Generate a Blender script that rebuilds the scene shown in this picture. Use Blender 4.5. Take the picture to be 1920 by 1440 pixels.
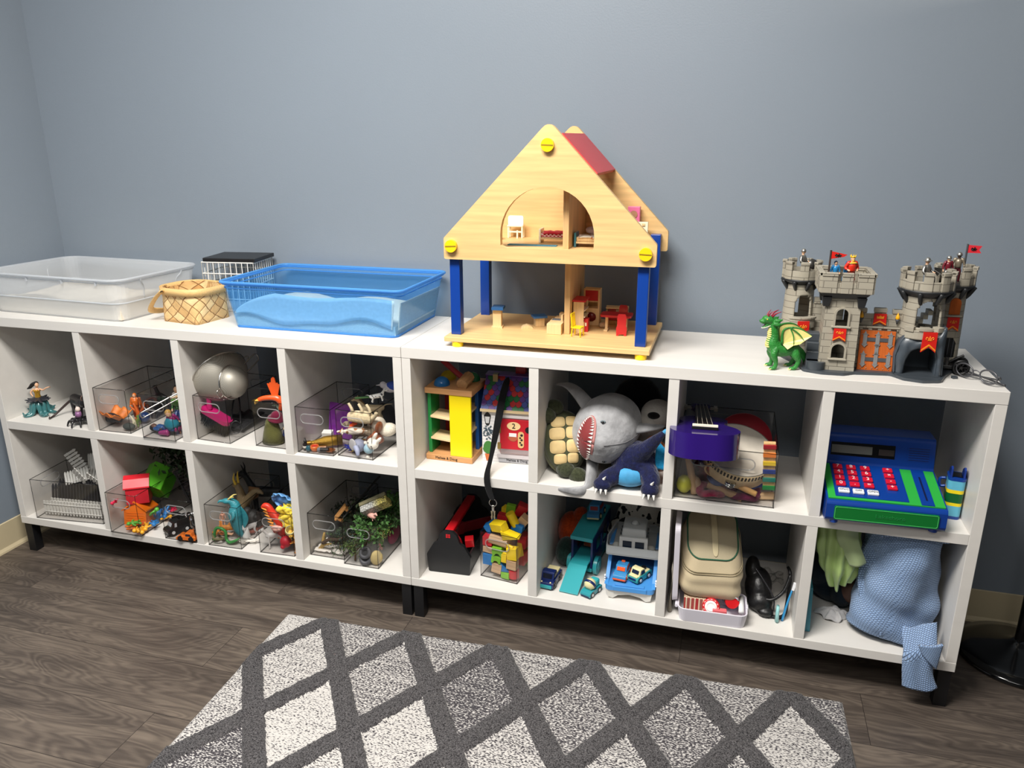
import bpy,bmesh,math,random
from math import pi,sin,cos,radians as RAD
from mathutils import Vector,Matrix,Euler,Quaternion,noise as mnoise
for o in list(bpy.data.objects):
 bpy.data.objects.remove(o,do_unlink=True)
S =bpy.context.scene
C =S.collection
V =Vector
# ------------------------------------------------------------------ camera
CAM =V((0.8269,-1.8228,1.3409))
_yaw,_pit,_rol,FPX =0.2790,-0.3049,-0.0015,1460.04
_f =V((-sin(_yaw)*cos(_pit),cos(_yaw)*cos(_pit),sin(_pit)))
_r0 =V((cos(_yaw),sin(_yaw),0.0)); _u0 =_r0.cross(_f)
_r =_r0 *cos(_rol)+_u0 *sin(_rol); _u =_u0 *cos(_rol)-_r0 *sin(_rol)
cd =bpy.data.cameras.new('camera'); cam =bpy.data.objects.new('camera',cd); C.objects.link(cam)
cd.sensor_width =36.0; cd.lens =FPX /1920*36.0; cd.clip_start =0.05
cam.matrix_world =Matrix(((_r.x,_u.x,-_f.x,CAM.x),(_r.y,_u.y,-_f.y,CAM.y),(_r.z,_u.z,-_f.z,CAM.z),(0,0,0,1)))
S.camera =cam
def at(px,py,y=None,z=None,x=None):
 """a point of the room seen at a photo pixel, at a known depth y, height z or offset x"""
 d =_f +_r *((px -960)/FPX)-_u *((py -720)/FPX)
 if y is not None:t =(y -CAM.y)/d.y
 elif z is not None:t =(z -CAM.z)/d.z
 else:t =(x -CAM.x)/d.x
 return CAM +d *t
# ------------------------------------------------------------------ world, lights, exposure
W =bpy.data.worlds.new('world'); S.world =W; W.use_nodes =True
W.node_tree.nodes['Background'].inputs[0].default_value =(0.93,0.97,1.0,1)
W.node_tree.nodes['Background'].inputs[1].default_value =0.04
def area(name,loc,size,power,color,aim=None):
 l =bpy.data.lights.new(name,'AREA'); l.shape ='RECTANGLE'; l.size,l.size_y =size
 l.energy =power; l.color =color
 o =bpy.data.objects.new(name,l); C.objects.link(o); o.location =loc
 if aim:o.rotation_euler =(V(aim)-V(loc)).to_track_quat('-Z','Y').to_euler()
 return o
area('ceiling_panel_light',(0.1,-1.15,2.62),(1.2,0.6),80,(1.0,0.965,0.91))
area('ceiling_panel_light',(-1.0,-1.7,2.62),(0.6,1.2),8,(0.96,0.98,1.0))
area('ceiling_panel_light',(0.8,-2.6,2.62),(1.2,0.6),15,(1.0,0.97,0.92))
S.view_settings.view_transform ='Standard'; S.view_settings.look ='None'
S.view_settings.gamma =1.0; S.view_settings.use_curve_mapping =False
S.view_settings.exposure =0.48
S.cycles.transparent_max_bounces =40
# ------------------------------------------------------------------ materials
def lin(c):
 return tuple(((v /255)/12.92 if v /255 <= 0.04045 else ((v /255+0.055)/1.055) ** 2.4) for v in c)+(1.0,)
_M ={}
def M(c,rough=0.5,metal=0.0,coat=0.0,sheen=0.0,nz=None,bump=None,spec=0.5,key=''):
 """plain procedural material; nz = (scale, amount, stretch xyz) colour variation; bump = (scale, strength)"""
 k =(tuple(c),rough,metal,coat,sheen,nz,bump,spec,key)
 if k in _M:return _M[k]
 m =bpy.data.materials.new('mat_%d_%d_%d' % tuple(int(v) for v in c[:3])); m.use_nodes =True
 t =m.node_tree; b =t.nodes['Principled BSDF']
 b.inputs['Base Color'].default_value =lin(c); b.inputs['Roughness'].default_value =rough
 b.inputs['Metallic'].default_value =metal; b.inputs['Coat Weight'].default_value =coat
 b.inputs['Sheen Weight'].default_value =sheen; b.inputs['Specular IOR Level'].default_value =spec
 if nz or bump:
  tc =t.nodes.new('ShaderNodeTexCoord')
 if nz:
  mp =t.nodes.new('ShaderNodeMapping'); mp.inputs['Scale'].default_value =nz[2] if len(nz)>2 else (1,1,1)
  n =t.nodes.new('ShaderNodeTexNoise'); n.inputs['Scale'].default_value =nz[0]; n.inputs['Detail'].default_value =5
  r =t.nodes.new('ShaderNodeMapRange'); r.inputs['From Min'].default_value =0.28; r.inputs['From Max'].default_value =0.72
  r.inputs['To Min'].default_value =1-nz[1]; r.inputs['To Max'].default_value =1+nz[1]
  h =t.nodes.new('ShaderNodeHueSaturation'); h.inputs['Color'].default_value =lin(c)
  t.links.new(tc.outputs['Object'],mp.inputs['Vector']); t.links.new(mp.outputs[0],n.inputs['Vector'])
  t.links.new(n.outputs['Fac'],r.inputs['Value']); t.links.new(r.outputs[0],h.inputs['Value'])
  t.links.new(h.outputs[0],b.inputs['Base Color'])
 if bump:
  n2 =t.nodes.new('ShaderNodeTexNoise'); n2.inputs['Scale'].default_value =bump[0]; n2.inputs['Detail'].default_value =4
  bp =t.nodes.new('ShaderNodeBump'); bp.inputs['Strength'].default_value =bump[1]; bp.inputs['Distance'].default_value =0.004
  t.links.new(tc.outputs['Object'],n2.inputs['Vector']); t.links.new(n2.outputs['Fac'],bp.inputs['Height'])
  t.links.new(bp.outputs[0],b.inputs['Normal'])
 _M[k]=m; return m
def plastic(c,rough=0.35):return M(c,rough,coat=0.15)
def plush(c,amt=0.35):return M(c,0.95,sheen=0.25,nz=(160,amt),bump=(260,0.5),spec=0.1)
def cloth(c,amt=0.12):return M(c,0.9,sheen=0.2,nz=(90,amt),bump=(500,0.4),spec=0.15)
def metal(c=(190,188,182),rough=0.28):return M(c,rough,metal=1.0)
def wood(c,axis=0,scale=24,amt=0.16,rough=0.5):
 st =[1,1,1]; st[axis]=0.055
 return M(c,rough,nz=(scale *7,amt,tuple(st)),spec=0.35)
def clear(name,tint,fac_min,gloss=0.06,add=None):
 """clear plastic sheet: see-through with a fresnel gloss and an optional milky share"""
 m =bpy.data.materials.new(name); m.use_nodes =True; t =m.node_tree
 for n in list(t.nodes):t.nodes.remove(n)
 out =t.nodes.new('ShaderNodeOutputMaterial'); tr =t.nodes.new('ShaderNodeBsdfTransparent'); tr.inputs[0].default_value =tint
 gl =t.nodes.new('ShaderNodeBsdfGlossy'); gl.inputs['Roughness'].default_value =gloss
 lw =t.nodes.new('ShaderNodeLayerWeight'); lw.inputs[0].default_value =0.5
 pw =t.nodes.new('ShaderNodeMath'); pw.operation ='POWER'; pw.inputs[1].default_value =5.0; t.links.new(lw.outputs['Facing'],pw.inputs[0])
 fr =t.nodes.new('ShaderNodeMath'); fr.operation ='MULTIPLY_ADD'; fr.inputs[1].default_value =0.6; fr.inputs[2].default_value =0.028; t.links.new(pw.outputs[0],fr.inputs[0])
 mx =t.nodes.new('ShaderNodeMixShader')
 t.links.new(fr.outputs[0],mx.inputs[0]); t.links.new(tr.outputs[0],mx.inputs[1]); t.links.new(gl.outputs[0],mx.inputs[2])
 last =mx
 if add:
  df =t.nodes.new('ShaderNodeBsdfDiffuse'); df.inputs[0].default_value =lin(add)
  tl =t.nodes.new('ShaderNodeBsdfTranslucent'); tl.inputs[0].default_value =lin(add)
  m2 =t.nodes.new('ShaderNodeMixShader'); m2.inputs[0].default_value =0.35
  t.links.new(df.outputs[0],m2.inputs[1]); t.links.new(tl.outputs[0],m2.inputs[2])
  m3 =t.nodes.new('ShaderNodeMixShader'); m3.inputs[0].default_value =fac_min
  t.links.new(mx.outputs[0],m3.inputs[1]); t.links.new(m2.outputs[0],m3.inputs[2]); last =m3
 t.links.new(last.outputs[0],out.inputs[0]); return m
ACRYL =clear('acrylic',(0.955,0.952,0.95,1),0)
ACRYL_EDGE =clear('acrylic_edge',(0.5,0.5,0.5,1),0)  # darker tint stands in for light lost on its longer path through edges
MILKY =clear('milky_plastic',(0.97,0.975,0.98,1),0.36,0.2,(246,248,250))
MILKY_RIM =clear('milky_plastic_rim',(0.8,0.82,0.84,1),0.6,0.2,(235,238,242))
BLUEBIN =clear('blue_plastic',(0.76,0.90,1.0,1),0.15,0.15,(110,190,255))
BLUERIM =clear('blue_plastic_rim',(0.6,0.84,0.98,1),0.7,0.15,(110,182,244))
LENS =clear('spectacle_lens',(0.93,0.93,0.93,1),0)
# ------------------------------------------------------------------ mesh builder
def euler(rx=0,ry=0,rz=0):return Euler((RAD(rx),RAD(ry),RAD(rz)),'XYZ').to_matrix().to_4x4()
class MB:
 def __init__(s,M0=None):s.v =[]; s.f =[]; s.sm =[]; s.M =M0 or Matrix.Identity(4)
 def add(s,vs,fs,smooth=False,T=None):
  A =s.M @ T if T is not None else s.M
  k =len(s.v); s.v += [tuple(A @ V(p)) for p in vs]; s.f += [tuple(i +k for i in f) for f in fs]; s.sm += [smooth]*len(fs)
  return s
 def box(s,c,d,rot=None,taper=None):
  x,y,z =d[0]/2,d[1]/2,d[2]/2; t =taper or (1,1)
  vs =[(-x,-y,-z),(x,-y,-z),(x,y,-z),(-x,y,-z),(-x *t[0],-y *t[1],z),(x *t[0],-y *t[1],z),(x *t[0],y *t[1],z),(-x *t[0],y *t[1],z)]
  T =Matrix.Translation(c) @ (euler(*rot) if rot else Matrix.Identity(4))
  return s.add(vs,[(3,2,1,0),(4,5,6,7),(0,1,5,4),(1,2,6,5),(2,3,7,6),(3,0,4,7)],False,T)
 def bx(s,x0,x1,y0,y1,z0,z1):return s.box(((x0 +x1)/2,(y0 +y1)/2,(z0 +z1)/2),(x1 -x0,y1 -y0,z1 -z0))
 def lathe(s,prof,c=(0,0,0),n=24,rot=None,sx=1,sy=1,smooth=True,arc=None):
  vs =[]; fs =[]; a1 =arc or 2*pi; cl =arc is None; m =n if cl else n +1
  for r,z in prof:
   for i in range(m):
    a =a1 *i /n; vs.append((r *cos(a)*sx,r *sin(a)*sy,z))
  for j in range(len(prof)-1):
   for i in range(n):
    i2 =(i +1) % m; fs.append((j *m +i,j *m +i2,(j +1)*m +i2,(j +1)*m +i))
  if cl:
   if prof[0][0]>1e-6:fs.append(tuple(reversed(range(m))))
   if prof[-1][0]>1e-6:fs.append(tuple((len(prof)-1)*m +i for i in range(m)))
  T =Matrix.Translation(c) @ (rot if isinstance(rot,Matrix) else euler(*rot) if rot else Matrix.Identity(4))
  return s.add(vs,fs,smooth,T)
 def cyl(s,p0,p1,r0,r1=None,n=16,smooth=True):
  p0,p1 =V(p0),V(p1); d =p1 -p0; q =d.to_track_quat('Z','Y').to_matrix().to_4x4()
  r1 =r0 if r1 is None else r1; L =d.length
  vs =[(r0 *cos(2*pi *i /n),r0 *sin(2*pi *i /n),0) for i in range(n)]+[(r1 *cos(2*pi *i /n),r1 *sin(2*pi *i /n),L) for i in range(n)]
  T =Matrix.Translation(p0) @ q
  s.add(vs,[(i,(i +1) % n,n +(i +1) % n,n +i) for i in range(n)],smooth,T)
  return s.add(vs,[tuple(reversed(range(n))),tuple(range(n,2*n))],False,T)
 def ball(s,c,r,rot=None,n=16,m=10):
  if not hasattr(r,'__len__'):r =(r,r,r)
  prof =[(max(1e-7,sin(pi *j /m)),-cos(pi *j /m)) for j in range(m +1)]
  vs =[]; fs =[]
  for a,z in prof:
   for i in range(n):vs.append((a *cos(2*pi *i /n)*r[0],a *sin(2*pi *i /n)*r[1],z *r[2]))
  for j in range(m):
   for i in range(n):
    i2 =(i +1) % n; fs.append((j *n +i,j *n +i2,(j +1)*n +i2,(j +1)*n +i))
  T =Matrix.Translation(c) @ (rot if isinstance(rot,Matrix) else euler(*rot) if rot else Matrix.Identity(4))
  return s.add(vs,fs,True,T)
 def tube(s,pts,r,n=8,sub=4,closed=False,flat=None,up=None):
  """swept round (or flattened) tube through points, radius per point"""
  P =[V(p) for p in pts]; R =list(r) if hasattr(r,'__len__') else [r]*len(P)
  if sub >1 and len(P)>2:
   Q =[]; RR =[]; L =len(P); rng =range(L if closed else L -1)
   for i in rng:
    g =(lambda k:P[k % L]) if closed else (lambda k:P[min(max(k,0),L -1)])
    h =(lambda k:R[k % L]) if closed else (lambda k:R[min(max(k,0),L -1)])
    p0,p1,p2,p3 =g(i -1),g(i),g(i +1),g(i +2)
    for k in range(sub):
     t =k /sub
     Q.append(0.5*((2*p1)+(p2 -p0)*t +(2*p0 -5*p1 +4*p2 -p3)*t *t +(3*p1 -p0 -3*p2 +p3)*t ** 3))
     RR.append(h(i)*(1-t)+h(i +1)*t)
   if not closed:Q.append(P[-1]); RR.append(R[-1])
   P,R =Q,RR
  L =len(P); vs =[]; fs =[]; prev =V(up) if up else None
  for i in range(L):
   d =(P[(i +1) % L]-P[i -1]) if closed else (P[min(i +1,L -1)]-P[max(i -1,0)])
   d =d.normalized() if d.length >1e-9 else V((0,0,1))
   if prev is None:prev =V((0,0,1)) if abs(d.z)<0.9 else V((1,0,0))
   a =(prev -d *prev.dot(d)); a =a.normalized() if a.length >1e-6 else d.orthogonal().normalized()
   if not up:prev =a
   b =d.cross(a)
   for k in range(n):
    w =2*pi *k /n; vs.append(P[i]+a *(cos(w)*R[i]*(flat or 1))+b *(sin(w)*R[i]))
  for i in range(L if closed else L -1):
   for k in range(n):
    k2 =(k +1) % n; j =(i +1) % L; fs.append((i *n +k,i *n +k2,j *n +k2,j *n +k))
  if not closed:fs += [tuple(reversed(range(n))),tuple((L -1)*n +k for k in range(n))]
  return s.add(vs,fs,True)
 def prism(s,poly,t0,t1,plane='xz',smooth=False):
  """polygon (a,b) extruded along the third axis from t0 to t1"""
  n =len(poly)
  f ={'xz':lambda a,b,t:(a,t,b),'xy':lambda a,b,t:(a,b,t),'yz':lambda a,b,t:(t,a,b)}[plane]
  vs =[f(a,b,t0) for a,b in poly]+[f(a,b,t1) for a,b in poly]
  s.add(vs,[(i,(i +1) % n,n +(i +1) % n,n +i) for i in range(n)],smooth)
  return s.add(vs,[tuple(range(n)),tuple(reversed(range(n,2*n)))],False)
 def holed(s,outer,holes,t0,t1,plane='xz'):
  """polygon with holes extruded"""
  f ={'xz':lambda a,b,t:V((a,t,b)),'xy':lambda a,b,t:V((a,b,t)),'yz':lambda a,b,t:V((t,a,b))}[plane]
  bm =bmesh.new()
  for lp in [outer]+holes:
   vs =[bm.verts.new((a,b,0)) for a,b in lp]
   for i in range(len(vs)):bm.edges.new((vs[i],vs[(i +1) % len(vs)]))
  bmesh.ops.triangle_fill(bm,use_beauty=True,use_dissolve=False,edges=bm.edges[:])
  bm.verts.index_update(); pts =[(v.co.x,v.co.y) for v in bm.verts]; tri =[tuple(v.index for v in fc.verts) for fc in bm.faces]; bm.free()
  n =len(pts)
  s.add([f(a,b,t0) for a,b in pts]+[f(a,b,t1) for a,b in pts],tri +[tuple(i +n for i in reversed(q)) for q in tri])
  k =0
  for lp in [outer]+holes:
   m =len(lp)
   s.add([f(a,b,t0) for a,b in lp]+[f(a,b,t1) for a,b in lp],[(i,(i +1) % m,m +(i +1) % m,m +i) for i in range(m)])
  return s
 def grid(s,fn,nu,nv,smooth=True,closed_u=False):
  vs =[fn(i /nu,j /nv) for j in range(nv +1) for i in range(nu +(0 if closed_u else 1))]
  m =nu +(0 if closed_u else 1); fs =[]
  for j in range(nv):
   for i in range(nu):
    i2 =(i +1) % m; fs.append((j *m +i,j *m +i2,(j +1)*m +i2,(j +1)*m +i))
  return s.add(vs,fs,smooth)
def rrect(x0,x1,z0,z1,r,n=5):
 out =[]
 for cx,cz,a0 in ((x1 -r,z0 +r,-90),(x1 -r,z1 -r,0),(x0 +r,z1 -r,90),(x0 +r,z0 +r,180)):
  for i in range(n +1):
   a =RAD(a0 +90*i /n); out.append((cx +r *cos(a),cz +r *sin(a)))
 return out
def arch(x0,x1,z0,z1,n=12):
 """door-shaped outline with a half-round (or flatter) head"""
 cx,rx =(x0 +x1)/2,(x1 -x0)/2; zs =max(z0 +(z1 -z0)*0.3,z1 -rx); rz =z1 -zs
 return [(x0,z0),(x1,z0)]+[(cx +rx *cos(pi *i /n),zs +rz *sin(pi *i /n)) for i in range(n +1)]
def part(name,mb,mat,parent=None,bevel=0,seg=2,remesh=0,solid=0,subd=0,label=None,smooth_all=False,loc=None,rot=None,stuff=False):
 me =bpy.data.meshes.new(name); me.from_pydata(mb.v,[],mb.f); me.validate()
 if len(me.polygons)==len(mb.sm):me.polygons.foreach_set('use_smooth',[True]*len(mb.sm) if smooth_all else mb.sm)
 bm =bmesh.new(); bm.from_mesh(me); bmesh.ops.recalc_face_normals(bm,faces=bm.faces[:]); bm.to_mesh(me); bm.free()
 me.materials.append(mat); me.update()
 o =bpy.data.objects.new(name,me); C.objects.link(o)
 if parent:o.parent =parent
 if loc:o.location =loc
 if rot:o.rotation_euler =[RAD(a) for a in rot]
 if remesh:
  m =o.modifiers.new('remesh','REMESH'); m.mode ='VOXEL'; m.voxel_size =remesh; m.use_smooth_shade =True
  m =o.modifiers.new('smooth','SMOOTH'); m.iterations =4; m.factor =0.5
 if solid:m =o.modifiers.new('solid','SOLIDIFY'); m.thickness =solid; m.offset =0
 if bevel:
  m =o.modifiers.new('bevel','BEVEL'); m.width =bevel; m.segments =seg; m.limit_method ='ANGLE'; m.angle_limit =RAD(40); m.harden_normals =False
 if subd:m =o.modifiers.new('sub','SUBSURF'); m.levels =subd; m.render_levels =subd
 if label:o['label']=label
 if stuff:o['kind']='stuff'
 return o
def tag(o,label,cat,group=None,kind=None):
 if label:o['label']=label
 if cat:o['category']=cat
 if group:o['group']=group
 if kind:o['kind']=kind
 return o
def thing(name,label,cat,loc=(0,0,0),rot=(0,0,0),group=None):
 o =bpy.data.objects.new(name,None); C.objects.link(o); o.location =loc; o.rotation_euler =[RAD(a) for a in rot]
 o.empty_display_size =0.02
 return tag(o,label,cat,group)
def one(name,label,cat,mb,mat,loc=(0,0,0),rot=(0,0,0),group=None,**k):
 o =part(name,mb,mat,None,**k); o.location =loc; o.rotation_euler =[RAD(a) for a in rot]
 return tag(o,label,cat,group)
def structure(name,mb,mat,**k):
 o =part(name,mb,mat,None,**k); o['kind']='structure'; return o
def copy_tree(o,label=None,loc=None,rot=None,group=None,parent=None):
 c =o.copy(); C.objects.link(c)
 if parent:c.parent =parent
 if loc is not None:c.location =loc
 if rot is not None:c.rotation_euler =[RAD(a) for a in rot]
 if label:c['label']=label
 if group:c['group']=group
 for ch in list(o.children):copy_tree(ch,parent=c)
 return c
def text(s,size,mat,parent,loc,rot=(90,0,0),depth=0.0004,name='lettering',align='CENTER',sx=1.0):
 cu =bpy.data.curves.new('t','FONT'); cu.body =s; cu.size =size; cu.align_x =align; cu.align_y ='CENTER'; cu.extrude =depth
 to =bpy.data.objects.new('t',cu); C.objects.link(to)
 dg =bpy.context.evaluated_depsgraph_get(); me =bpy.data.meshes.new_from_object(to.evaluated_get(dg))
 bpy.data.objects.remove(to,do_unlink=True); me.materials.clear(); me.materials.append(mat)
 o =bpy.data.objects.new(name,me); C.objects.link(o); o.parent =parent; o.location =loc; o.rotation_euler =[RAD(a) for a in rot]; o.scale =(sx,1,1)
 return o
rnd =random.Random(7)
# ------------------------------------------------------------------ the room
XL,YB =-1.487,0.432 # left wall, back wall
def wall_mat():
 m =M((134,144,155),0.42,bump=(220,0.08),nz=(1.2,0.03),spec=0.35); return m
structure('wall_back',MB().bx(XL -0.1,3.6,YB,YB +0.1,0,2.75),wall_mat())
structure('wall_left',MB().bx(XL -0.1,XL,-4.5,YB,0,2.75),wall_mat())
def floor_mat():
 m =bpy.data.materials.new('plank_floor'); m.use_nodes =True; t =m.node_tree; b =t.nodes['Principled BSDF']; L =t.links.new
 tc =t.nodes.new('ShaderNodeTexCoord')
 br =t.nodes.new('ShaderNodeTexBrick'); br.offset =0.37; br.inputs['Scale'].default_value =1.0
 br.inputs['Brick Width'].default_value =1.22; br.inputs['Row Height'].default_value =0.182; br.inputs['Mortar Size'].default_value =0.0007
 br.inputs['Color1'].default_value =(0.30,0.30,0.30,1); br.inputs['Color2'].default_value =(0.72,0.72,0.72,1); br.inputs['Mortar'].default_value =(0,0,0,1)
 L(tc.outputs['Object'],br.inputs['Vector'])
 # grain runs along the planks, shifted per plank
 ad =t.nodes.new('ShaderNodeVectorMath'); ad.operation ='MULTIPLY_ADD'; ad.inputs[1].default_value =(7,13,5); L(br.outputs['Color'],ad.inputs[0]); L(tc.outputs['Object'],ad.inputs[2])
 mp =t.nodes.new('ShaderNodeMapping'); mp.inputs['Scale'].default_value =(0.9,7,1); L(ad.outputs[0],mp.inputs[0])
 n =t.nodes.new('ShaderNodeTexNoise'); n.inputs['Scale'].default_value =2.2; n.inputs['Detail'].default_value =8; n.inputs['Roughness'].default_value =0.62; n.inputs['Distortion'].default_value =1.6
 L(mp.outputs[0],n.inputs['Vector'])
 mp2 =t.nodes.new('ShaderNodeMapping'); mp2.inputs['Scale'].default_value =(4,90,1); L(ad.outputs[0],mp2.inputs[0])
 n2 =t.nodes.new('ShaderNodeTexNoise'); n2.inputs['Scale'].default_value =1.5; n2.inputs['Detail'].default_value =3; L(mp2.outputs[0],n2.inputs['Vector'])
 mp3 =t.nodes.new('ShaderNodeMapping'); mp3.inputs['Scale'].default_value =(1.6,7,1); L(ad.outputs[0],mp3.inputs[0])
 wv =t.nodes.new('ShaderNodeTexWave'); wv.wave_type ='RINGS'; wv.inputs['Scale'].default_value =2.2; wv.inputs['Distortion'].default_value =5; wv.inputs['Detail'].default_value =3; L(mp3.outputs[0],wv.inputs['Vector'])
 def mix(a,bb,f):
  x =t.nodes.new('ShaderNodeMix'); x.data_type ='FLOAT'; x.inputs[0].default_value =f; L(a,x.inputs[2]); L(bb,x.inputs[3]); return x.outputs[0]
 mp4 =t.nodes.new('ShaderNodeMapping'); mp4.inputs['Scale'].default_value =(1.5,6.5,1); L(ad.outputs[0],mp4.inputs[0])
 n5 =t.nodes.new('ShaderNodeTexNoise'); n5.inputs['Scale'].default_value =1.3; n5.inputs['Detail'].default_value =2.5; n5.inputs['Distortion'].default_value =0.6; L(mp4.outputs[0],n5.inputs['Vector'])
 sn =t.nodes.new('ShaderNodeMath'); sn.operation ='MULTIPLY'; sn.inputs[1].default_value =150; L(n5.outputs['Fac'],sn.inputs[0])
 sw =t.nodes.new('ShaderNodeMath'); sw.operation ='SINE'; L(sn.outputs[0],sw.inputs[0])
 s2 =t.nodes.new('ShaderNodeMath'); s2.operation ='MULTIPLY_ADD'; s2.inputs[1].default_value =0.5; s2.inputs[2].default_value =0.5; L(sw.outputs[0],s2.inputs[0])
 g =mix(mix(mix(n.outputs['Fac'],n2.outputs['Fac'],0.24),n5.outputs['Fac'],0.32),s2.outputs[0],0.085)
 sp =t.nodes.new('ShaderNodeSeparateColor'); L(br.outputs['Color'],sp.inputs[0])
 g =mix(g,sp.outputs[0],0.16)
 cr =t.nodes.new('ShaderNodeValToRGB'); L(g,cr.inputs[0]); e =cr.color_ramp.elements
 e[0].position =0.32; e[0].color =lin((50,44,40)); e[1].position =0.68; e[1].color =lin((122,110,98))
 x =cr.color_ramp.elements.new(0.48); x.color =lin((82,73,66))
 dk =t.nodes.new('ShaderNodeMix'); dk.data_type ='RGBA'; dk.inputs[7].default_value =lin((38,33,30)); L(br.outputs['Fac'],dk.inputs[0]); L(cr.outputs[0],dk.inputs[6])
 L(dk.outputs[2],b.inputs['Base Color']); b.inputs['Roughness'].default_value =0.42; b.inputs['Specular IOR Level'].default_value =0.4
 bp =t.nodes.new('ShaderNodeBump'); bp.inputs['Strength'].default_value =0.15; bp.inputs['Distance'].default_value =0.002; L(n2.outputs['Fac'],bp.inputs['Height']); L(bp.outputs[0],b.inputs['Normal'])
 return m
structure('floor',MB().bx(XL -0.1,3.6,-4.5,YB +0.1,-0.05,0),floor_mat())
COVE =M((205,190,156),0.45)
cove =[(0,0),(0.011,0),(0.010,0.006),(0.004,0.016),(0.0035,0.1),(0,0.102)]
structure('baseboard_back',MB().prism([(YB -a,z) for a,z in cove],XL,3.6,'yz'),COVE)
structure('baseboard_left',MB().prism([(XL +a,z) for a,z in cove],-4.5,YB,'xz'),COVE)
# ------------------------------------------------------------------ the two shelf units
UW,TS,ZL,ZB,ZM,ZM2,ZT,H,D =1.42,0.0253,0.106,0.1312,0.4472,0.4746,0.7904,0.8203,0.377
CW =(UW -5*TS)/4
def cell(u,k): # inner left and right x of a compartment
 x =-UW +u *UW +TS +k *(CW +TS); return x,x +CW
WHITE =M((222,218,212),0.42,nz=(3,0.03,(1,9,9)),bump=(60,0.04),spec=0.4)
BLACKM =M((16,17,20),0.45)
def shelf_unit(x0,label):
 t =thing('cube_shelf',label,'shelf',(x0,0,0)); x1 =UW
 e =0.0006
 part('top_board',MB().bx(e,x1 -e,0,D,ZT,H),WHITE,t,bevel=0.0012)
 part('bottom_board',MB().bx(e,x1 -e,0,D,ZL,ZB),WHITE,t,bevel=0.0012)
 for a in (e,UW -TS):part('side_panel',MB().bx(a,a +TS -e,0.0008,D,ZB,ZT),WHITE,t,bevel=0.001)
 part('middle_shelf',MB().bx(TS,UW -TS,0.001,D,ZM,ZM2),WHITE,t,bevel=0.001)
 for k in range(1,4):
  a =TS +k *CW +(k -1)*TS
  part('divider',MB().bx(a,a +TS,0.0015,D,ZM2,ZT),WHITE,t,bevel=0.001)
  part('divider',MB().bx(a,a +TS,0.0015,D,ZB,ZM),WHITE,t,bevel=0.001)
 for a in (0.004,UW -0.034):
  for y in (0.006,D -0.036):part('leg',MB().bx(a,a +0.03,y,y +0.03,0,ZL),BLACKM,t,bevel=0.001)
 return t
shelf_unit(-UW,'white eight-compartment cube shelf on the left, holding clear bins, beside the left wall')
shelf_unit(0,'white eight-compartment cube shelf on the right, under the doll house and the castle')
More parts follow.
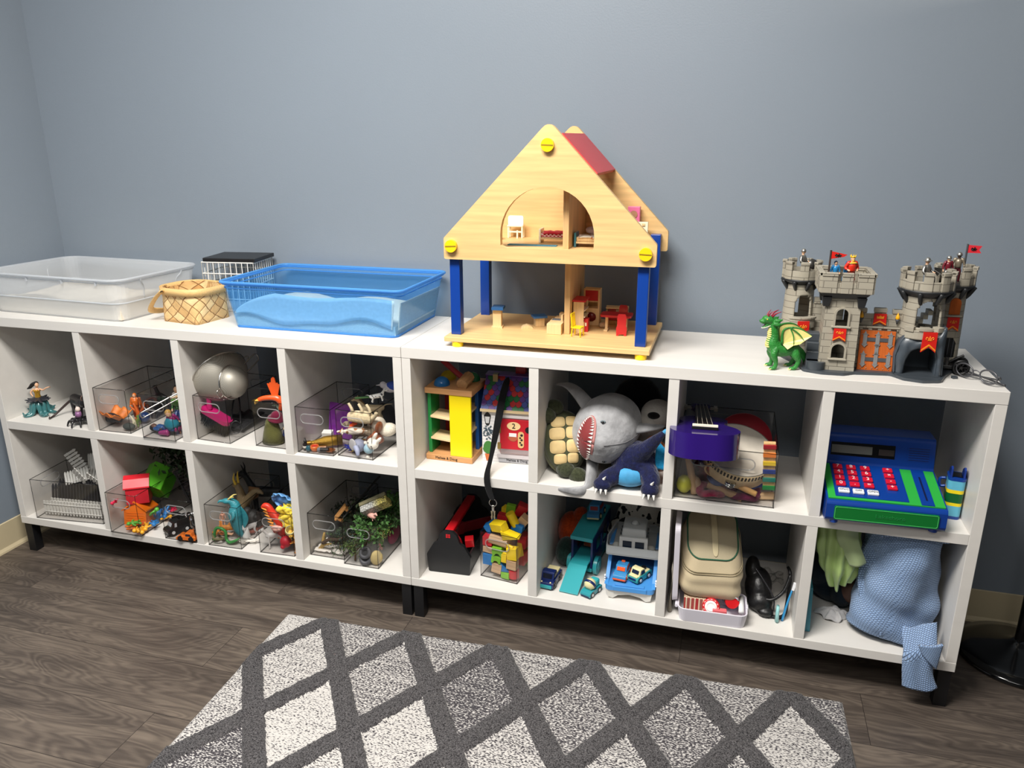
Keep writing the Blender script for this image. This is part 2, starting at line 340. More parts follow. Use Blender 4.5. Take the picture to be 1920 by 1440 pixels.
# ------------------------------------------------------------------ rug
def rug():
 ox,oy =-0.3585,-0.0904; ex =V((0.99962,0.0277,0)); ey =V((0.0277,-0.99962,0))
 wx,wy =1.532,2.13; nx,ny =340,330
 def h(a,b):
  u =(a -0.137)/0.2535; v =(b -0.010)/0.394
  d =min(abs((u +v +0.5) % 1-0.5),abs((u -v +0.5) % 1-0.5))/4.72
  n1 =mnoise.noise((a *90,b *90,0)); n2 =mnoise.noise((a *240,b *240,3))
  w =0.0250+0.004*mnoise.noise((a *60,b *60,9))
  k =max(0.0,min(1.0,(w -d)/0.006+0.5))
  edge =min(a,wx -a,b,wy -b); ed =min(1.0,edge /0.008)
  return 0.0005+ed *(0.0085+k *(0.008+0.0035*n1)+0.0016*n2)
 def fn(s,q):
  q =q if q <0.999 else 1.0
  b =wy *q *(0.62 if False else 1); a =wx *s
  p =V((ox,oy,0))+ex *a +ey *b; return (p.x,p.y,h(a,b))
 me =MB().grid(fn,nx,ny)
 m =bpy.data.materials.new('rug_pile'); m.use_nodes =True; t =m.node_tree; bs =t.nodes['Principled BSDF']; L =t.links.new
 tc =t.nodes.new('ShaderNodeTexCoord')
 mp =t.nodes.new('ShaderNodeMapping'); mp.vector_type ='TEXTURE'; mp.inputs['Location'].default_value =(ox,oy,0); mp.inputs['Rotation'].default_value =(0,0,math.atan2(0.0277,1)); L(tc.outputs['Object'],mp.inputs[0])
 sx =t.nodes.new('ShaderNodeSeparateXYZ'); L(mp.outputs[0],sx.inputs[0])
 def mth(op,a,b=None,c=None):
  n =t.nodes.new('ShaderNodeMath'); n.operation =op
  for i,q in enumerate((a,b,c)):
   if q is None:continue
   if isinstance(q,(int,float)):n.inputs[i].default_value =q
   else:L(q,n.inputs[i])
  return n.outputs[0]
 u =mth('MULTIPLY_ADD',sx.outputs[0],1/0.2535,-0.137/0.2535); v =mth('MULTIPLY_ADD',sx.outputs[1],-1/0.394,-0.010/0.394)
 a =mth('ADD',u,v); b =mth('SUBTRACT',u,v)
 nzw =t.nodes.new('ShaderNodeTexNoise'); nzw.inputs['Scale'].default_value =70; L(tc.outputs['Object'],nzw.inputs['Vector'])
 def dist(q):return mth('ABSOLUTE',mth('SUBTRACT',mth('FRACT',mth('ADD',q,0.5)),0.5))
 d =mth('MINIMUM',dist(a),dist(b))
 d =mth('ADD',d,mth('MULTIPLY_ADD',nzw.outputs['Fac'],0.05,-0.025))
 ln =mth('LESS_THAN',d,0.124)
 # one tone per diamond
 cx =t.nodes.new('ShaderNodeCombineXYZ'); L(mth('FLOOR',a),cx.inputs[0]); L(mth('FLOOR',b),cx.inputs[1])
 wn =t.nodes.new('ShaderNodeTexWhiteNoise'); L(cx.outputs[0],wn.inputs[0])
 mp2 =t.nodes.new('ShaderNodeMapping'); mp2.inputs['Scale'].default_value =(150,330,1); mp2.inputs['Rotation'].default_value =(0,0,0.09); L(tc.outputs['Object'],mp2.inputs[0])
 n =t.nodes.new('ShaderNodeTexNoise'); n.inputs['Scale'].default_value =1; n.inputs['Detail'].default_value =2; L(mp2.outputs[0],n.inputs['Vector'])
 mp3 =t.nodes.new('ShaderNodeMapping'); mp3.inputs['Scale'].default_value =(6,90,1); L(tc.outputs['Object'],mp3.inputs[0])
 nb =t.nodes.new('ShaderNodeTexNoise'); nb.inputs['Scale'].default_value =1; L(mp3.outputs[0],nb.inputs['Vector'])
 th =mth('MULTIPLY_ADD',wn.outputs[0],0.16,0.415)
 th =mth('ADD',th,mth('MULTIPLY_ADD',nb.outputs['Fac'],0.22,-0.11))
 fac =mth('MULTIPLY_ADD',mth('SUBTRACT',n.outputs['Fac'],th),9.0,0.5)
 cr =t.nodes.new('ShaderNodeValToRGB'); L(fac,cr.inputs[0]); e =cr.color_ramp.elements
 e[0].position =0; e[0].color =lin((64,61,65)); e[1].position =1; e[1].color =lin((204,200,195))
 x =cr.color_ramp.elements.new(0.4); x.color =lin((142,138,138))
 n4 =t.nodes.new('ShaderNodeTexNoise'); n4.inputs['Scale'].default_value =330; L(tc.outputs['Object'],n4.inputs['Vector'])
 c2 =t.nodes.new('ShaderNodeValToRGB'); L(n4.outputs['Fac'],c2.inputs[0]); e =c2.color_ramp.elements
 e[0].position =0.32; e[0].color =lin((26,25,27)); e[1].position =0.72; e[1].color =lin((108,105,106))
 mx =t.nodes.new('ShaderNodeMix'); mx.data_type ='RGBA'; L(ln,mx.inputs[0]); L(cr.outputs[0],mx.inputs[6]); L(c2.outputs[0],mx.inputs[7])
 L(mx.outputs[2],bs.inputs['Base Color']); bs.inputs['Roughness'].default_value =0.95; bs.inputs['Specular IOR Level'].default_value =0.1; bs.inputs['Sheen Weight'].default_value =0.15
 bp =t.nodes.new('ShaderNodeBump'); bp.inputs['Distance'].default_value =0.004; bp.inputs['Strength'].default_value =0.7; L(n.outputs['Fac'],bp.inputs['Height']); L(bp.outputs[0],bs.inputs['Normal'])
 one('area_rug','cream and grey rug with a raised charcoal diamond lattice on the floor','rug',me,m)
rug()
# ------------------------------------------------------------------ floor lamp at the right end
lamp =thing('floor_lamp','black floor lamp with a round base at the right end of the shelf','lamp',(1.645,0.275,0))
part('base',MB().lathe([(0.0,0),(0.147,0),(0.15,0.006),(0.145,0.014),(0.11,0.024),(0.05,0.036),(0.02,0.05),(0.014,0.055)],n=48),M((10,10,11),0.16,coat=0.4),lamp)
part('pole',MB().cyl((0,0,0.05),(0,0,1.565),0.012),M((10,10,11),0.25),lamp)
part('lamp_shade',MB().lathe([(0.03,1.56),(0.05,1.565),(0.12,1.63),(0.155,1.69),(0.152,1.69),(0.117,1.634),(0.03,1.575)],n=40),M((222,214,196),0.5),lamp)
part('bulb',MB().ball((0,0,1.61),(0.028,0.028,0.036)),M((250,240,215),0.3),lamp)
pl =bpy.data.lights.new('lamp_bulb_light','POINT'); pl.energy =13; pl.color =(1.0,0.82,0.6); pl.shadow_soft_size =0.04
po =bpy.data.objects.new('lamp_bulb_light',pl); C.objects.link(po); po.location =(1.645,0.275,1.685)
# ================================================================== things standing on the shelf tops
def loop_rr(w,d,r,z,n=6):
 return [(x,y,z) for x,y in rrect(-w /2,w /2,-d /2,d /2,r,n)]
def tub(mb,w0,d0,w1,d1,h,r0,r1,t=0.0025,steps=3):
 """open tub with rounded corners: outer wall, floor, inner wall"""
 secs =[]
 for i in range(steps +1):
  k =i /steps; secs.append(loop_rr(w0 +(w1 -w0)*k,d0 +(d1 -d0)*k,r0 +(r1 -r0)*k,h *k))
 for i in range(steps,-1,-1):
  k =i /steps; secs.append(loop_rr(w0 +(w1 -w0)*k -2*t,d0 +(d1 -d0)*k -2*t,max(0.003,r0 +(r1 -r0)*k -t),max(t,h *k)))
 n =len(secs[0]); vs =[p for s in secs for p in s]; fs =[]
 for j in range(len(secs)-1):
  for i in range(n):fs.append((j *n +i,j *n +(i +1) % n,(j +1)*n +(i +1) % n,(j +1)*n +i))
 fs.append(tuple(reversed(range(n)))); fs.append(tuple((len(secs)-1)*n +i for i in range(n)))
 return mb.add(vs,fs,False)
def rim_loop(mb,w,d,r,z,th,flat=None):
 return mb.tube(loop_rr(w,d,r,z,6),th,n=8,sub=1,closed=True)
# --- clear storage tub with sand
t =thing('storage_tub','large clear plastic tub of pale sand at the left end of the shelf top','storage bin',(-1.166,0.212,H),(0,0,-3.0))
part('tub_body',tub(MB(),0.515,0.315,0.553,0.353,0.126,0.035,0.045),MILKY,t,smooth_all=False)
rm =MB(); rim_loop(rm,0.559,0.359,0.047,0.126,0.0042); rim_loop(rm,0.552,0.352,0.046,0.117,0.002); rim_loop(rm,0.532,0.332,0.04,0.055,0.0022)
part('rim',rm,MILKY_RIM,t)
for sx in (-1,1):
 for dy in (-0.07,0.07):
  rb =MB(); rb.tube([(sx *0.281,dy *1.25,0.125),(sx *0.279,dy *1.2,0.112),(sx *0.271,dy,0.095),(sx *0.266,dy *0.95,0.06)],0.0025,n=6); part('rib',rb,MILKY_RIM,t)
for sy in (-1,1):
 for dx in (-0.2,-0.07,0.07,0.2):part('rib',MB().box((dx,sy *0.1775,0.117),(0.004,0.006,0.014)),MILKY_RIM,t)
def sand_fn(w,d,base,f):
 def fn(a,b):
  x =(a -0.5)*w; y =(b -0.5)*d
  e =min(a,1-a,b,1-b)
  return (x,y,base +(f(a,b) if e >1e-6 else f(a,b)))
 return fn
def sand_mesh(w,d,f,z0=0.004):
 mb =MB(); mb.grid(sand_fn(w,d,0,f),60,40); mb.grid(lambda a,b:((a -0.5)*w,(b -0.5)*d,z0),60,40)
 n =61
 for (fx) in range(60):
  for b in (0,40):
   i =b *n +fx; k =61*41; mb.f.append((i,i +1,i +1+k,i +k)); mb.sm.append(False)
 for fy in range(40):
  for a in (0,60):
   i =fy *n +a; k =61*41; mb.f.append((i,i +n,i +n +k,i +k)); mb.sm.append(False)
 return mb
SAND =M((232,222,205),0.95,nz=(300,0.12),bump=(420,0.5),spec=0.1)
o =one('play_sand','pale sand heaped in the large clear tub','sand',sand_mesh(0.503,0.303,lambda a,b:0.047+0.022*mnoise.noise((a *3.2,b *2.6,1.3))+0.010*a *(1-b)+0.004*mnoise.noise((a *11,b *9,2))),SAND,(-1.166,0.212,H),(0,0,-3.0))
o['kind']='stuff'
# --- blue tub with sand
bx0,by0 =-0.301,0.231
t =thing('storage_tub','translucent blue plastic tub of sand between the wicker basket and the doll house','storage bin',(bx0,by0,H))
part('tub_body',tub(MB(),0.508,0.302,0.556,0.338,0.132,0.018,0.026,steps=2),BLUEBIN,t)
rm =MB(); rim_loop(rm,0.567,0.348,0.026,0.134,0.0042); rim_loop(rm,0.560,0.341,0.026,0.129,0.003); rim_loop(rm,0.551,0.333,0.024,0.118,0.0018)
rim_loop(rm,0.504,0.298,0.018,0.003,0.003)
part('rim',rm,BLUERIM,t)
def dust_top(a):return 0.045+0.062*min(1,a /0.30) ** 0.7+0.005*sin(a *9)-0.012*max(0,a -0.75)
def dust_low(a):return 0.036+0.012*sin(a *8.2+1.4)+0.005*sin(a *17)
fl =MB(); 
def dfn(a,b):
 z =dust_low(a)-0.006+(dust_top(a)-dust_low(a)+0.006)*b; k =z /0.132
 return ((a -0.5)*(0.508+0.048*k -0.03),-(0.302+0.036*k)/2+0.0032,z)
fl.grid(dfn,50,6)
def dfn2(a,b):
 zt =0.098-0.045*a; z =0.02+0.04*a *b +(zt -0.02)*b; k =z /0.132
 return ((0.508+0.048*k)/2-0.0032,(a -0.5)*(0.302+0.036*k -0.03),min(z,0.1))
fl.grid(dfn2,24,6)
part('sand_film',fl,M((238,235,226),0.9,nz=(120,0.08)),t,solid=0.0008,label='pale dry sand clinging to the inside of the blue wall')
o =one('play_sand','sand lying in the translucent blue tub','sand',sand_mesh(0.498,0.290,lambda a,b:0.036+(0.012*sin(a *8.2+1.4)+0.005*sin(a *17))*(1-b)+0.014*b *mnoise.noise((a *4,b *3,5))+0.01*b),SAND,(bx0,by0,H))
o['kind']='stuff'
# --- wicker basket
def weave_mat():
 m =bpy.data.materials.new('woven_wood'); m.use_nodes =True; t =m.node_tree; b =t.nodes['Principled BSDF']; L =t.links.new
 uv =t.nodes.new('ShaderNodeAttribute'); uv.attribute_name ='wv'
 mp =t.nodes.new('ShaderNodeMapping'); mp.inputs['Rotation'].default_value =(0,0,RAD(45)); mp.inputs['Scale'].default_value =(37,37,1); L(uv.outputs['Vector'],mp.inputs[0])
 fl =t.nodes.new('ShaderNodeVectorMath'); fl.operation ='FLOOR'; L(mp.outputs[0],fl.inputs[0])
 wn =t.nodes.new('ShaderNodeTexWhiteNoise'); wn.noise_dimensions ='2D'; L(fl.outputs[0],wn.inputs[0])
 cr =t.nodes.new('ShaderNodeValToRGB'); L(wn.outputs[0],cr.inputs[0]); e =cr.color_ramp.elements
 e[0].color =lin((206,162,104)); e[1].color =lin((240,212,160)); x =e.new(0.5); x.color =lin((228,192,134))
 fr =t.nodes.new('ShaderNodeVectorMath'); fr.operation ='FRACTION'; L(mp.outputs[0],fr.inputs[0])
 sp =t.nodes.new('ShaderNodeSeparateXYZ'); L(fr.outputs[0],sp.inputs[0])
 def mth(op,a,bb=None):
  n =t.nodes.new('ShaderNodeMath'); n.operation =op
  for i,q in enumerate((a,bb)):
   if q is None:continue
   if isinstance(q,(int,float)):n.inputs[i].default_value =q
   else:L(q,n.inputs[i])
  return n.outputs[0]
 def edge(q):return mth('MINIMUM',q,mth('SUBTRACT',1.0,q))
 g =mth('MINIMUM',edge(sp.outputs[0]),edge(sp.outputs[1]))
 gap =mth('GREATER_THAN',g,0.045)
 mx =t.nodes.new('ShaderNodeMix'); mx.data_type ='RGBA'; mx.inputs[6].default_value =lin((140,98,56)); L(gap,mx.inputs[0])
 ns =t.nodes.new('ShaderNodeTexNoise'); ns.inputs['Scale'].default_value =60; L(uv.outputs['Vector'],ns.inputs['Vector'])
 hs =t.nodes.new('ShaderNodeHueSaturation'); L(cr.outputs[0],hs.inputs['Color']); L(mth('MULTIPLY_ADD',ns.outputs['Fac'],0.5),hs.inputs['Value']); hs.inputs['Value'].default_value =1
 n2 =t.nodes.new('ShaderNodeMath'); n2.operation ='MULTIPLY_ADD'; L(ns.outputs['Fac'],n2.inputs[0]); n2.inputs[1].default_value =0.5; n2.inputs[2].default_value =0.75; L(n2.outputs[0],hs.inputs['Value'])
 L(hs.outputs[0],mx.inputs[7]); L(mx.outputs[2],b.inputs['Base Color']); b.inputs['Roughness'].default_value =0.6
 bp =t.nodes.new('ShaderNodeBump'); bp.inputs['Distance'].default_value =0.004; bp.inputs['Strength'].default_value =0.8; L(mth('MINIMUM',g,0.2),bp.inputs['Height']); L(bp.outputs[0],b.inputs['Normal'])
 return m
bk =thing('wicker_basket','small square wicker basket with a folded wooden handle beside the blue tub','basket',(-0.733,0.145,H),(0,0,-9))
HB =0.103
def bsec(k,off=0):
 w =0.142+0.026*k -2*off; r =0.012+0.052*k; return (lambda q:q[18:]+q[:18])(loop_rr(w,w *0.93,min(r,w *0.46),HB *k,8))
mb =MB(); secs =[bsec(i /8) for i in range(9)]; n =len(secs[0])
for s in secs:mb.v += s
for j in range(8):
 for i in range(n):mb.f.append((j *n +i,j *n +(i +1) % n,(j +1)*n +(i +1) % n,(j +1)*n +i)); mb.sm.append(True)
k0 =len(mb.v); secs2 =[bsec(1-i /8,0.0025) for i in range(9)]
for s in secs2:mb.v += [(p[0],p[1],max(p[2],0.002)) for p in s]
for j in range(8):
 for i in range(n):mb.f.append((k0 +j *n +i,k0 +j *n +(i +1) % n,k0 +(j +1)*n +(i +1) % n,k0 +(j +1)*n +i)); mb.sm.append(True)
mb.f.append(tuple(reversed(range(n)))); mb.sm.append(False); mb.f.append(tuple(k0 +8*n +i for i in range(n))); mb.sm.append(False)
bo =part('woven_body',mb,weave_mat(),bk)
at_ =bo.data.attributes.new('wv','FLOAT_VECTOR','POINT')
per =[0.0]
for i in range(1,n):per.append(per[-1]+(V(secs[4][i])-V(secs[4][i -1])).length)
for i,v in enumerate(bo.data.vertices):
 q =(i % n); at_.data[i].vector =(per[q],v.co.z *1.05,0)
RIMW =wood((226,186,124),0,30,0.12)
mb =MB()
for z0,z1,off in ((HB -0.019,HB +0.002,0.0035),):
 for w in (0.168,0.160):
  a =loop_rr(w +2*off,(w +2*off)*0.94,0.062,z0,8); b_ =loop_rr(w +2*off,(w +2*off)*0.94,0.062,z1,8); c_ =loop_rr(w +2*off -0.006,(w +2*off -0.006)*0.94,0.060,z1,8); d_ =loop_rr(w +2*off -0.006,(w +2*off -0.006)*0.94,0.060,z0,8)
  m_ =len(a); mb.add(a +b_ +c_ +d_,[(q *m_ +i,q *m_ +(i +1) % m_,((q +1) % 4)*m_ +(i +1) % m_,((q +1) % 4)*m_ +i) for q in range(4) for i in range(m_)],True)
part('rim',mb,RIMW,bk)
mb =MB(); mb.tube([(-0.030,-0.088,HB -0.004),(-0.062,-0.090,HB -0.03),(-0.098,-0.080,HB -0.066),(-0.112,-0.04,HB -0.080),(-0.114,0.0,HB -0.083),(-0.112,0.04,HB -0.080),(-0.098,0.080,HB -0.066),(-0.062,0.09,HB -0.03),(-0.03,0.088,HB -0.004)],0.0105,n=8,sub=5,flat=0.25,up=(-0.8,0,0.5))
hd =part('handle',mb,RIMW,bk)
for sy in (-1,1):part('rivet',MB().cyl((-0.03,sy *0.088,HB -0.006),(-0.03,sy *0.096,HB -0.006),0.0028,n=10),metal((120,110,95)),hd)
# --- white wire cage with black lid
cg =thing('wire_cage','small white wire cage with a black lid behind the wicker basket','cage',(-0.7,0.328,H),(0,0,8))
WB =plastic((226,224,218))
w,d,h =0.17,0.135,0.155
def wire_panel(L,fx):
 mb =MB(); n =9
 for i in range(n +1):
  a =-L /2+L *i /n; mb.cyl(fx(a,0.003),fx(a,h),0.0017,n=6)
 for z in (0.004,0.04,0.085,0.12,h):mb.cyl(fx(-L /2,z),fx(L /2,z),0.0022,n=6)
 return mb
part('wire_panel',wire_panel(w,lambda a,z:(a,-d /2,z)),WB,cg); part('wire_panel',wire_panel(w,lambda a,z:(a,d /2,z)),WB,cg)
part('wire_panel',wire_panel(d,lambda a,z:(-w /2,a,z)),WB,cg); part('wire_panel',wire_panel(d,lambda a,z:(w /2,a,z)),WB,cg)
part('floor_tray',MB().box((0,0,0.003),(w,d,0.005)),WB,cg)
part('lid',MB().box((0.006,0.002,h +0.0075),(w +0.002,d +0.006,0.012)),M((24,24,26),0.4,nz=(40,0.2)),cg,bevel=0.0015)
# ================================================================== doll house
HW =wood((226,188,130),0,15,0.13,0.42); HWD =wood((212,174,122),2,15,0.18,0.45)
YEL =plastic((247,208,20)); DBLUE =plastic((16,62,150),0.3); RED =plastic((206,36,40),0.4)
hx,hy =0.3765,0.196
dh =thing('doll_house','open wooden doll house with blue posts and yellow screws on the shelf top','doll house',(hx,hy,H))
part('base_board',MB().box((0,0,0.0205),(0.535,0.322,0.013)),HW,dh,bevel=0.002)
for sx in (-0.235,0.245):
 for sy in (-0.145,0.145):part('foot',MB().lathe([(0.0145,0),(0.015,0.002),(0.015,0.014)],(sx,sy,0),20),YEL,dh,bevel=0.001)
for sx in (-0.244,0.240):
 for sy in (-0.118,0.132):part('post',MB().box((sx,sy,0.15),(0.027,0.027,0.246 if sy <0 else 0.25)),DBLUE,dh,bevel=0.0015)
def round_poly(P,r,n=5):
 out =[]
 for i,p in enumerate(P):
  p =V(p); a =V(P[i -1])-p; b =V(P[(i +1) % len(P)])-p; rr =r[i]
  a.normalize(); b.normalize(); ang =a.angle(b); d =min(rr /math.tan(ang /2),0.4*10)
  p0,p1 =p +a *d,p +b *d
  for k in range(n +1):
   t_ =k /n; out.append(tuple(p0 *(1-t_) ** 2+p *2*t_ *(1-t_)+p1 *t_ ** 2))
 return out
gp =round_poly([(-0.2665,0.228),(0.2705,0.228),(0.2705,0.281),(0.0045,0.562),(-0.2665,0.281)],[0.006,0.006,0.008,0.022,0.008])
ar =[(-0.104,0.262),(0.114,0.262),(0.119,0.268)]+[(0.002+0.118*cos(RAD(a)),0.293+0.118*sin(RAD(a))) for a in range(0,181,9)]+[(-0.1155,0.268)]
part('gable_wall',MB().holed(gp,[ar],-0.146,-0.129),HW,dh,bevel=0.0012)
part('gable_wall',MB().holed(gp,[],0.146,0.163),HW,dh,bevel=0.0012)
part('upper_floor',MB().box((0.002,0.0085,0.2493),(0.46,0.274,0.012)),HW,dh)
for yb in (-0.118,0.132):pass
part('partition_wall',MB().box((0.037,0.048,0.1352),(0.015,0.196,0.216)),HWD,dh,bevel=0.001)
part('partition_wall',MB().box((0.037,0.03,0.348),(0.015,0.23,0.185)),HWD,dh,bevel=0.001)
ang =math.degrees(math.atan2(0.281,0.266))
rp =MB(); rp.prism([(0.034,0.5345),(0.121,0.4425),(0.113,0.435),(0.026,0.527)],-0.129,0.146); part('roof_panel',rp,M((206,62,66),0.4),dh,bevel=0.0008)
part('ridge_bar',MB().box((0.0045,0.0085,0.505),(0.02,0.275,0.02)),HW,dh)
for x,z in ((0.0035,0.507),(-0.2445,0.262),(0.2455,0.259)):
 s =part('screw',MB().cyl((x,-0.146,z),(x,-0.157,z),0.0155,n=28),YEL,dh,bevel=0.0015)
 a =RAD(rnd.choice((-3,2,-30 if x <-0.1 else 0)))
 part('slot',MB().box((x,-0.1571,z),(0.0285,0.0012,0.003),(0,math.degrees(a),0)),M((150,118,6),0.6),s)
def dz(zx,zy,up=False): # standing point on a doll house floor
 return at(800+zx /3.131,230+zy /3.131,z=H +(0.2557 if up else 0.0272))
LW =wood((232,200,150),2,60,0.1,0.5); CREAM =plastic((240,232,204)); DRED =plastic((196,34,40),0.45); TBLUE =plastic((44,104,168),0.45); TEAL =cloth((64,128,150))
# lower floor furniture
p =dz(412,1205); t =thing('toy_counter','tall doll counter with a blue top by the left rear post','doll furniture',(p.x,p.y +0.008,p.z),(0,0,8))
t.scale =(1.15,1.15,1.3)
part('foot_board',MB().box((0,0,0.002),(0.026,0.026,0.004)),LW,t); part('pedestal',MB().box((0,0,0.022),(0.02,0.02,0.036)),LW,t); part('table_top',MB().box((0.002,0,0.0425),(0.028,0.036,0.006),(0,0,0)),TBLUE,t,bevel=0.0006)
p =dz(588,1208); one('toy_wooden_block','small wooden roof-shaped block lying on the doll house floor','doll furniture',MB().prism([(-0.013,0),(0.013,0),(0.008,0.006),(0.0,0.0095),(-0.009,0.006)],-0.008,0.008),LW,(p.x,p.y +0.004,p.z),(0,0,20),bevel=0.0005).scale =(1.35,1.3,1.1)
p =dz(655,1196); t =thing('toy_stool','low doll stool with a blue seat in the lower room','doll furniture',(p.x,p.y +0.01,p.z),(0,0,30))
t.scale =(1.3,1.3,1.3)
part('pedestal',MB().box((0,0,0.009),(0.02,0.016,0.018)),LW,t,bevel=0.0005); part('seat',MB().box((0,0,0.0205),(0.03,0.026,0.005)),TBLUE,t,bevel=0.0008)
p =dz(745,1245); one('toy_crate','plain wooden doll box against the lower partition','doll furniture',MB().box((0,0,0.0105),(0.028,0.024,0.021)),LW,(p.x,p.y +0.016,p.z),bevel=0.0006).scale =(1.4,1.2,1.35)
p2 =p +V((0.0,0.048,0)); t =thing('toy_sink_unit','wooden doll sink unit with a grey basin behind the plain box','doll furniture',(p2.x,p2.y,p2.z))
t.scale =(1.3,1.2,1.15)
part('body',MB().box((0,0,0.013),(0.028,0.024,0.026)),LW,t,bevel=0.0005); part('basin',MB().box((-0.002,0,0.0268),(0.018,0.014,0.0016)),M((120,124,130),0.3),t); part('back_rail',MB().box((0.011,0,0.033),(0.004,0.024,0.014)),LW,t)
p3 =p2 +V((0.001,0.03,0)); one('toy_step_block','stepped wooden doll block at the rear of the partition','doll furniture',MB().box((0,0,0.014),(0.024,0.024,0.028)).box((0.005,0,0.033),(0.013,0.02,0.010)),LW,p3,bevel=0.0005).scale =(1.1,1.0,1.15)
p =dz(885,1170); t =thing('toy_hutch','doll hutch with open shelves and a red top by the partition','doll furniture',(0.4375,0.205,p.z),(0,0,0)); t.scale =(1.35,1.25,1.25)
mb =MB(); mb.bx(-0.0097,-0.007,-0.0205,0.0205,0.0222,0.0655); mb.bx(-0.010,0.011,-0.024,-0.021,0,0.066); mb.bx(-0.010,0.011,0.021,0.024,0,0.066); mb.bx(-0.0098,0.012,-0.0208,0.0208,0.0004,0.022)
part('body',mb,LW,t,bevel=0.0005)
for z in (0.033,0.047):part('shelf_board',MB().box((0.002,0,z),(0.022,0.044,0.002)),CREAM,t)
part('top',MB().box((0.001,0,0.0675),(0.026,0.05,0.004)),DRED,t,bevel=0.0006)
t =thing('toy_stove','tall doll stove with a red hood panel behind the hutch','doll furniture',(0.456,0.285,p.z)); t.scale =(1.25,1.2,1.18)
mb =MB(); mb.bx(-0.018,0.018,-0.014,0.014,0,0.04); mb.bx(-0.018,-0.014,-0.0138,0.0138,0.0402,0.085); mb.bx(0.014,0.018,-0.0138,0.0138,0.0402,0.085); mb.bx(-0.0138,0.0138,0.011,0.0135,0.0402,0.0815); mb.bx(-0.0138,0.0138,-0.0136,0.0136,0.082,0.0848); mb.bx(-0.0138,0.0138,-0.0136,0.0108,0.055,0.058)
part('body',mb,LW,t,bevel=0.0004); part('hood',MB().bx(-0.0138,0.0138,-0.0145,0.0108,0.0582,0.0818),DRED,t)
part('oven_door',MB().lathe([(0,0),(0.011,0),(0.011,0.0016),(0,0.0016)],(0,-0.0143,0.02),20,(90,0,0)),M((110,20,24),0.3),t)
p =dz(922,1228); t =thing('toy_cabinet','small red doll cabinet with a white handle behind the yellow chair','doll furniture',(p.x,p.y +0.012,p.z)); t.scale =(1.25,1.25,1.3)
part('body',MB().box((0,0,0.0135),(0.017,0.018,0.027)),DRED,t,bevel=0.0005); part('handle',MB().box((0.004,-0.0095,0.016),(0.003,0.0014,0.007)),CREAM,t)
def toy_chair(name,label,p,rot,mat,w=0.02,d=0.02,seat=0.017,back=0.042,slat=False):
 t =thing(name,label,'doll furniture',p,(0,0,rot)); t.scale =(1.35,1.35,1.4)
 part('seat',MB().box((0,0,seat),(w,d,0.0025)),mat,t,bevel=0.0006)
 for sx in (-1,1):
  for sy in (-1,1):part('leg',MB().cyl((sx *w *0.4,sy *d *0.4,seat),(sx *w *0.46,sy *d *0.46,0),0.0013,n=8),mat,t)
 mb =MB(); mb.box((0,d *0.45,seat +0.001),(w *0.9,0.003,0.003)) if slat else None
 if slat:
  for sx in (-1,1):mb.cyl((sx *w *0.42,d *0.42,seat),(sx *w *0.4,d *0.55,back),0.0013,n=8)
  for q in (-0.2,0,0.2):mb.cyl((q *w,d *0.42,seat),(q *w,d *0.52,back),0.0008,n=6)
  mb.box((0,d *0.54,back -0.002),(w *0.95,0.0022,0.006))
  part('stretcher',MB().cyl((-w *.44,-d *.42,seat *.4),(w *.44,-d *.42,seat *.4),0.0009,n=6),mat,t)
 else:mb.prism(arch(-w /2,w /2,seat,back),d *0.45,d *0.45+0.003)
 part('backrest',mb,mat,t); return t
p =dz(880,1258); toy_chair('toy_chair','yellow slat-back doll chair in front of the lower partition',(p.x,p.y +0.012,p.z),80,YEL,slat=True)
p =dz(1130,1235); TP =V((p.x -0.012,p.y +0.026,p.z))
tb =thing('toy_table','red-topped doll dining table in the lower right room','doll furniture',TP); tb.scale =(1.3,1.2,1.3)
part('table_top',MB().prism(rrect(-0.032,0.032,-0.021,0.021,0.006),0.031,0.0355,'xy'),DRED,tb,bevel=0.0006)
for sx in (-0.02,0.02):
 part('leg',MB().box((sx,0,0.017),(0.005,0.012,0.028)),LW,tb); part('foot_board',MB().box((sx,0,0.0018),(0.008,0.034,0.0036)),LW,tb,bevel=0.0005)
def slab_chair(label,p,rot):
 t =thing('toy_chair',label,'doll furniture',p,(0,0,rot)); t.scale =(1.2,1.2,1.35)
 mb =MB(); mb.prism([(-0.011,0),(-0.006,0),(-0.005,0.003),(0.005,0.003),(0.006,0),(0.011,0),(0.0115,0.016),(0.0095,0.02),(0.0098,0.038),(0.0075,0.043),(-0.0075,0.043),(-0.0098,0.038),(-0.0095,0.02),(-0.0115,0.016)],0.008,0.0115)
 part('backrest',mb,DRED,t,bevel=0.0005); part('seat',MB().box((0,0,0.017),(0.02,0.017,0.003)),LW,t,bevel=0.0004); part('front_leg',MB().box((0,-0.0075,0.0078),(0.017,0.003,0.0156)),LW,t); return t
slab_chair('red panel-back doll chair in front of the dining table',TP +V((0.02,-0.044,0)),180+8)
slab_chair('red panel-back doll chair behind the dining table',TP +V((0.008,0.05,0)),-6)
slab_chair('red panel-back doll chair at the right end of the dining table',TP +V((0.064,0.012,0)),-88)
t =thing('toy_armchair','wooden-framed doll sofa with a red cushion behind the dining table','doll furniture',TP +V((-0.012,0.092,0)),(0,0,5)); t.scale =(1.3,1.2,1.2)
mb =MB(); mb.bx(-0.024,-0.020,-0.014,0.014,0,0.03); mb.bx(0.020,0.024,-0.014,0.014,0,0.03); mb.bx(-0.024,0.024,0.011,0.014,0,0.036); mb.bx(-0.024,0.024,-0.014,0.014,0.036,0.0385); mb.bx(-0.02,0.02,-0.014,0.011,0,0.008)
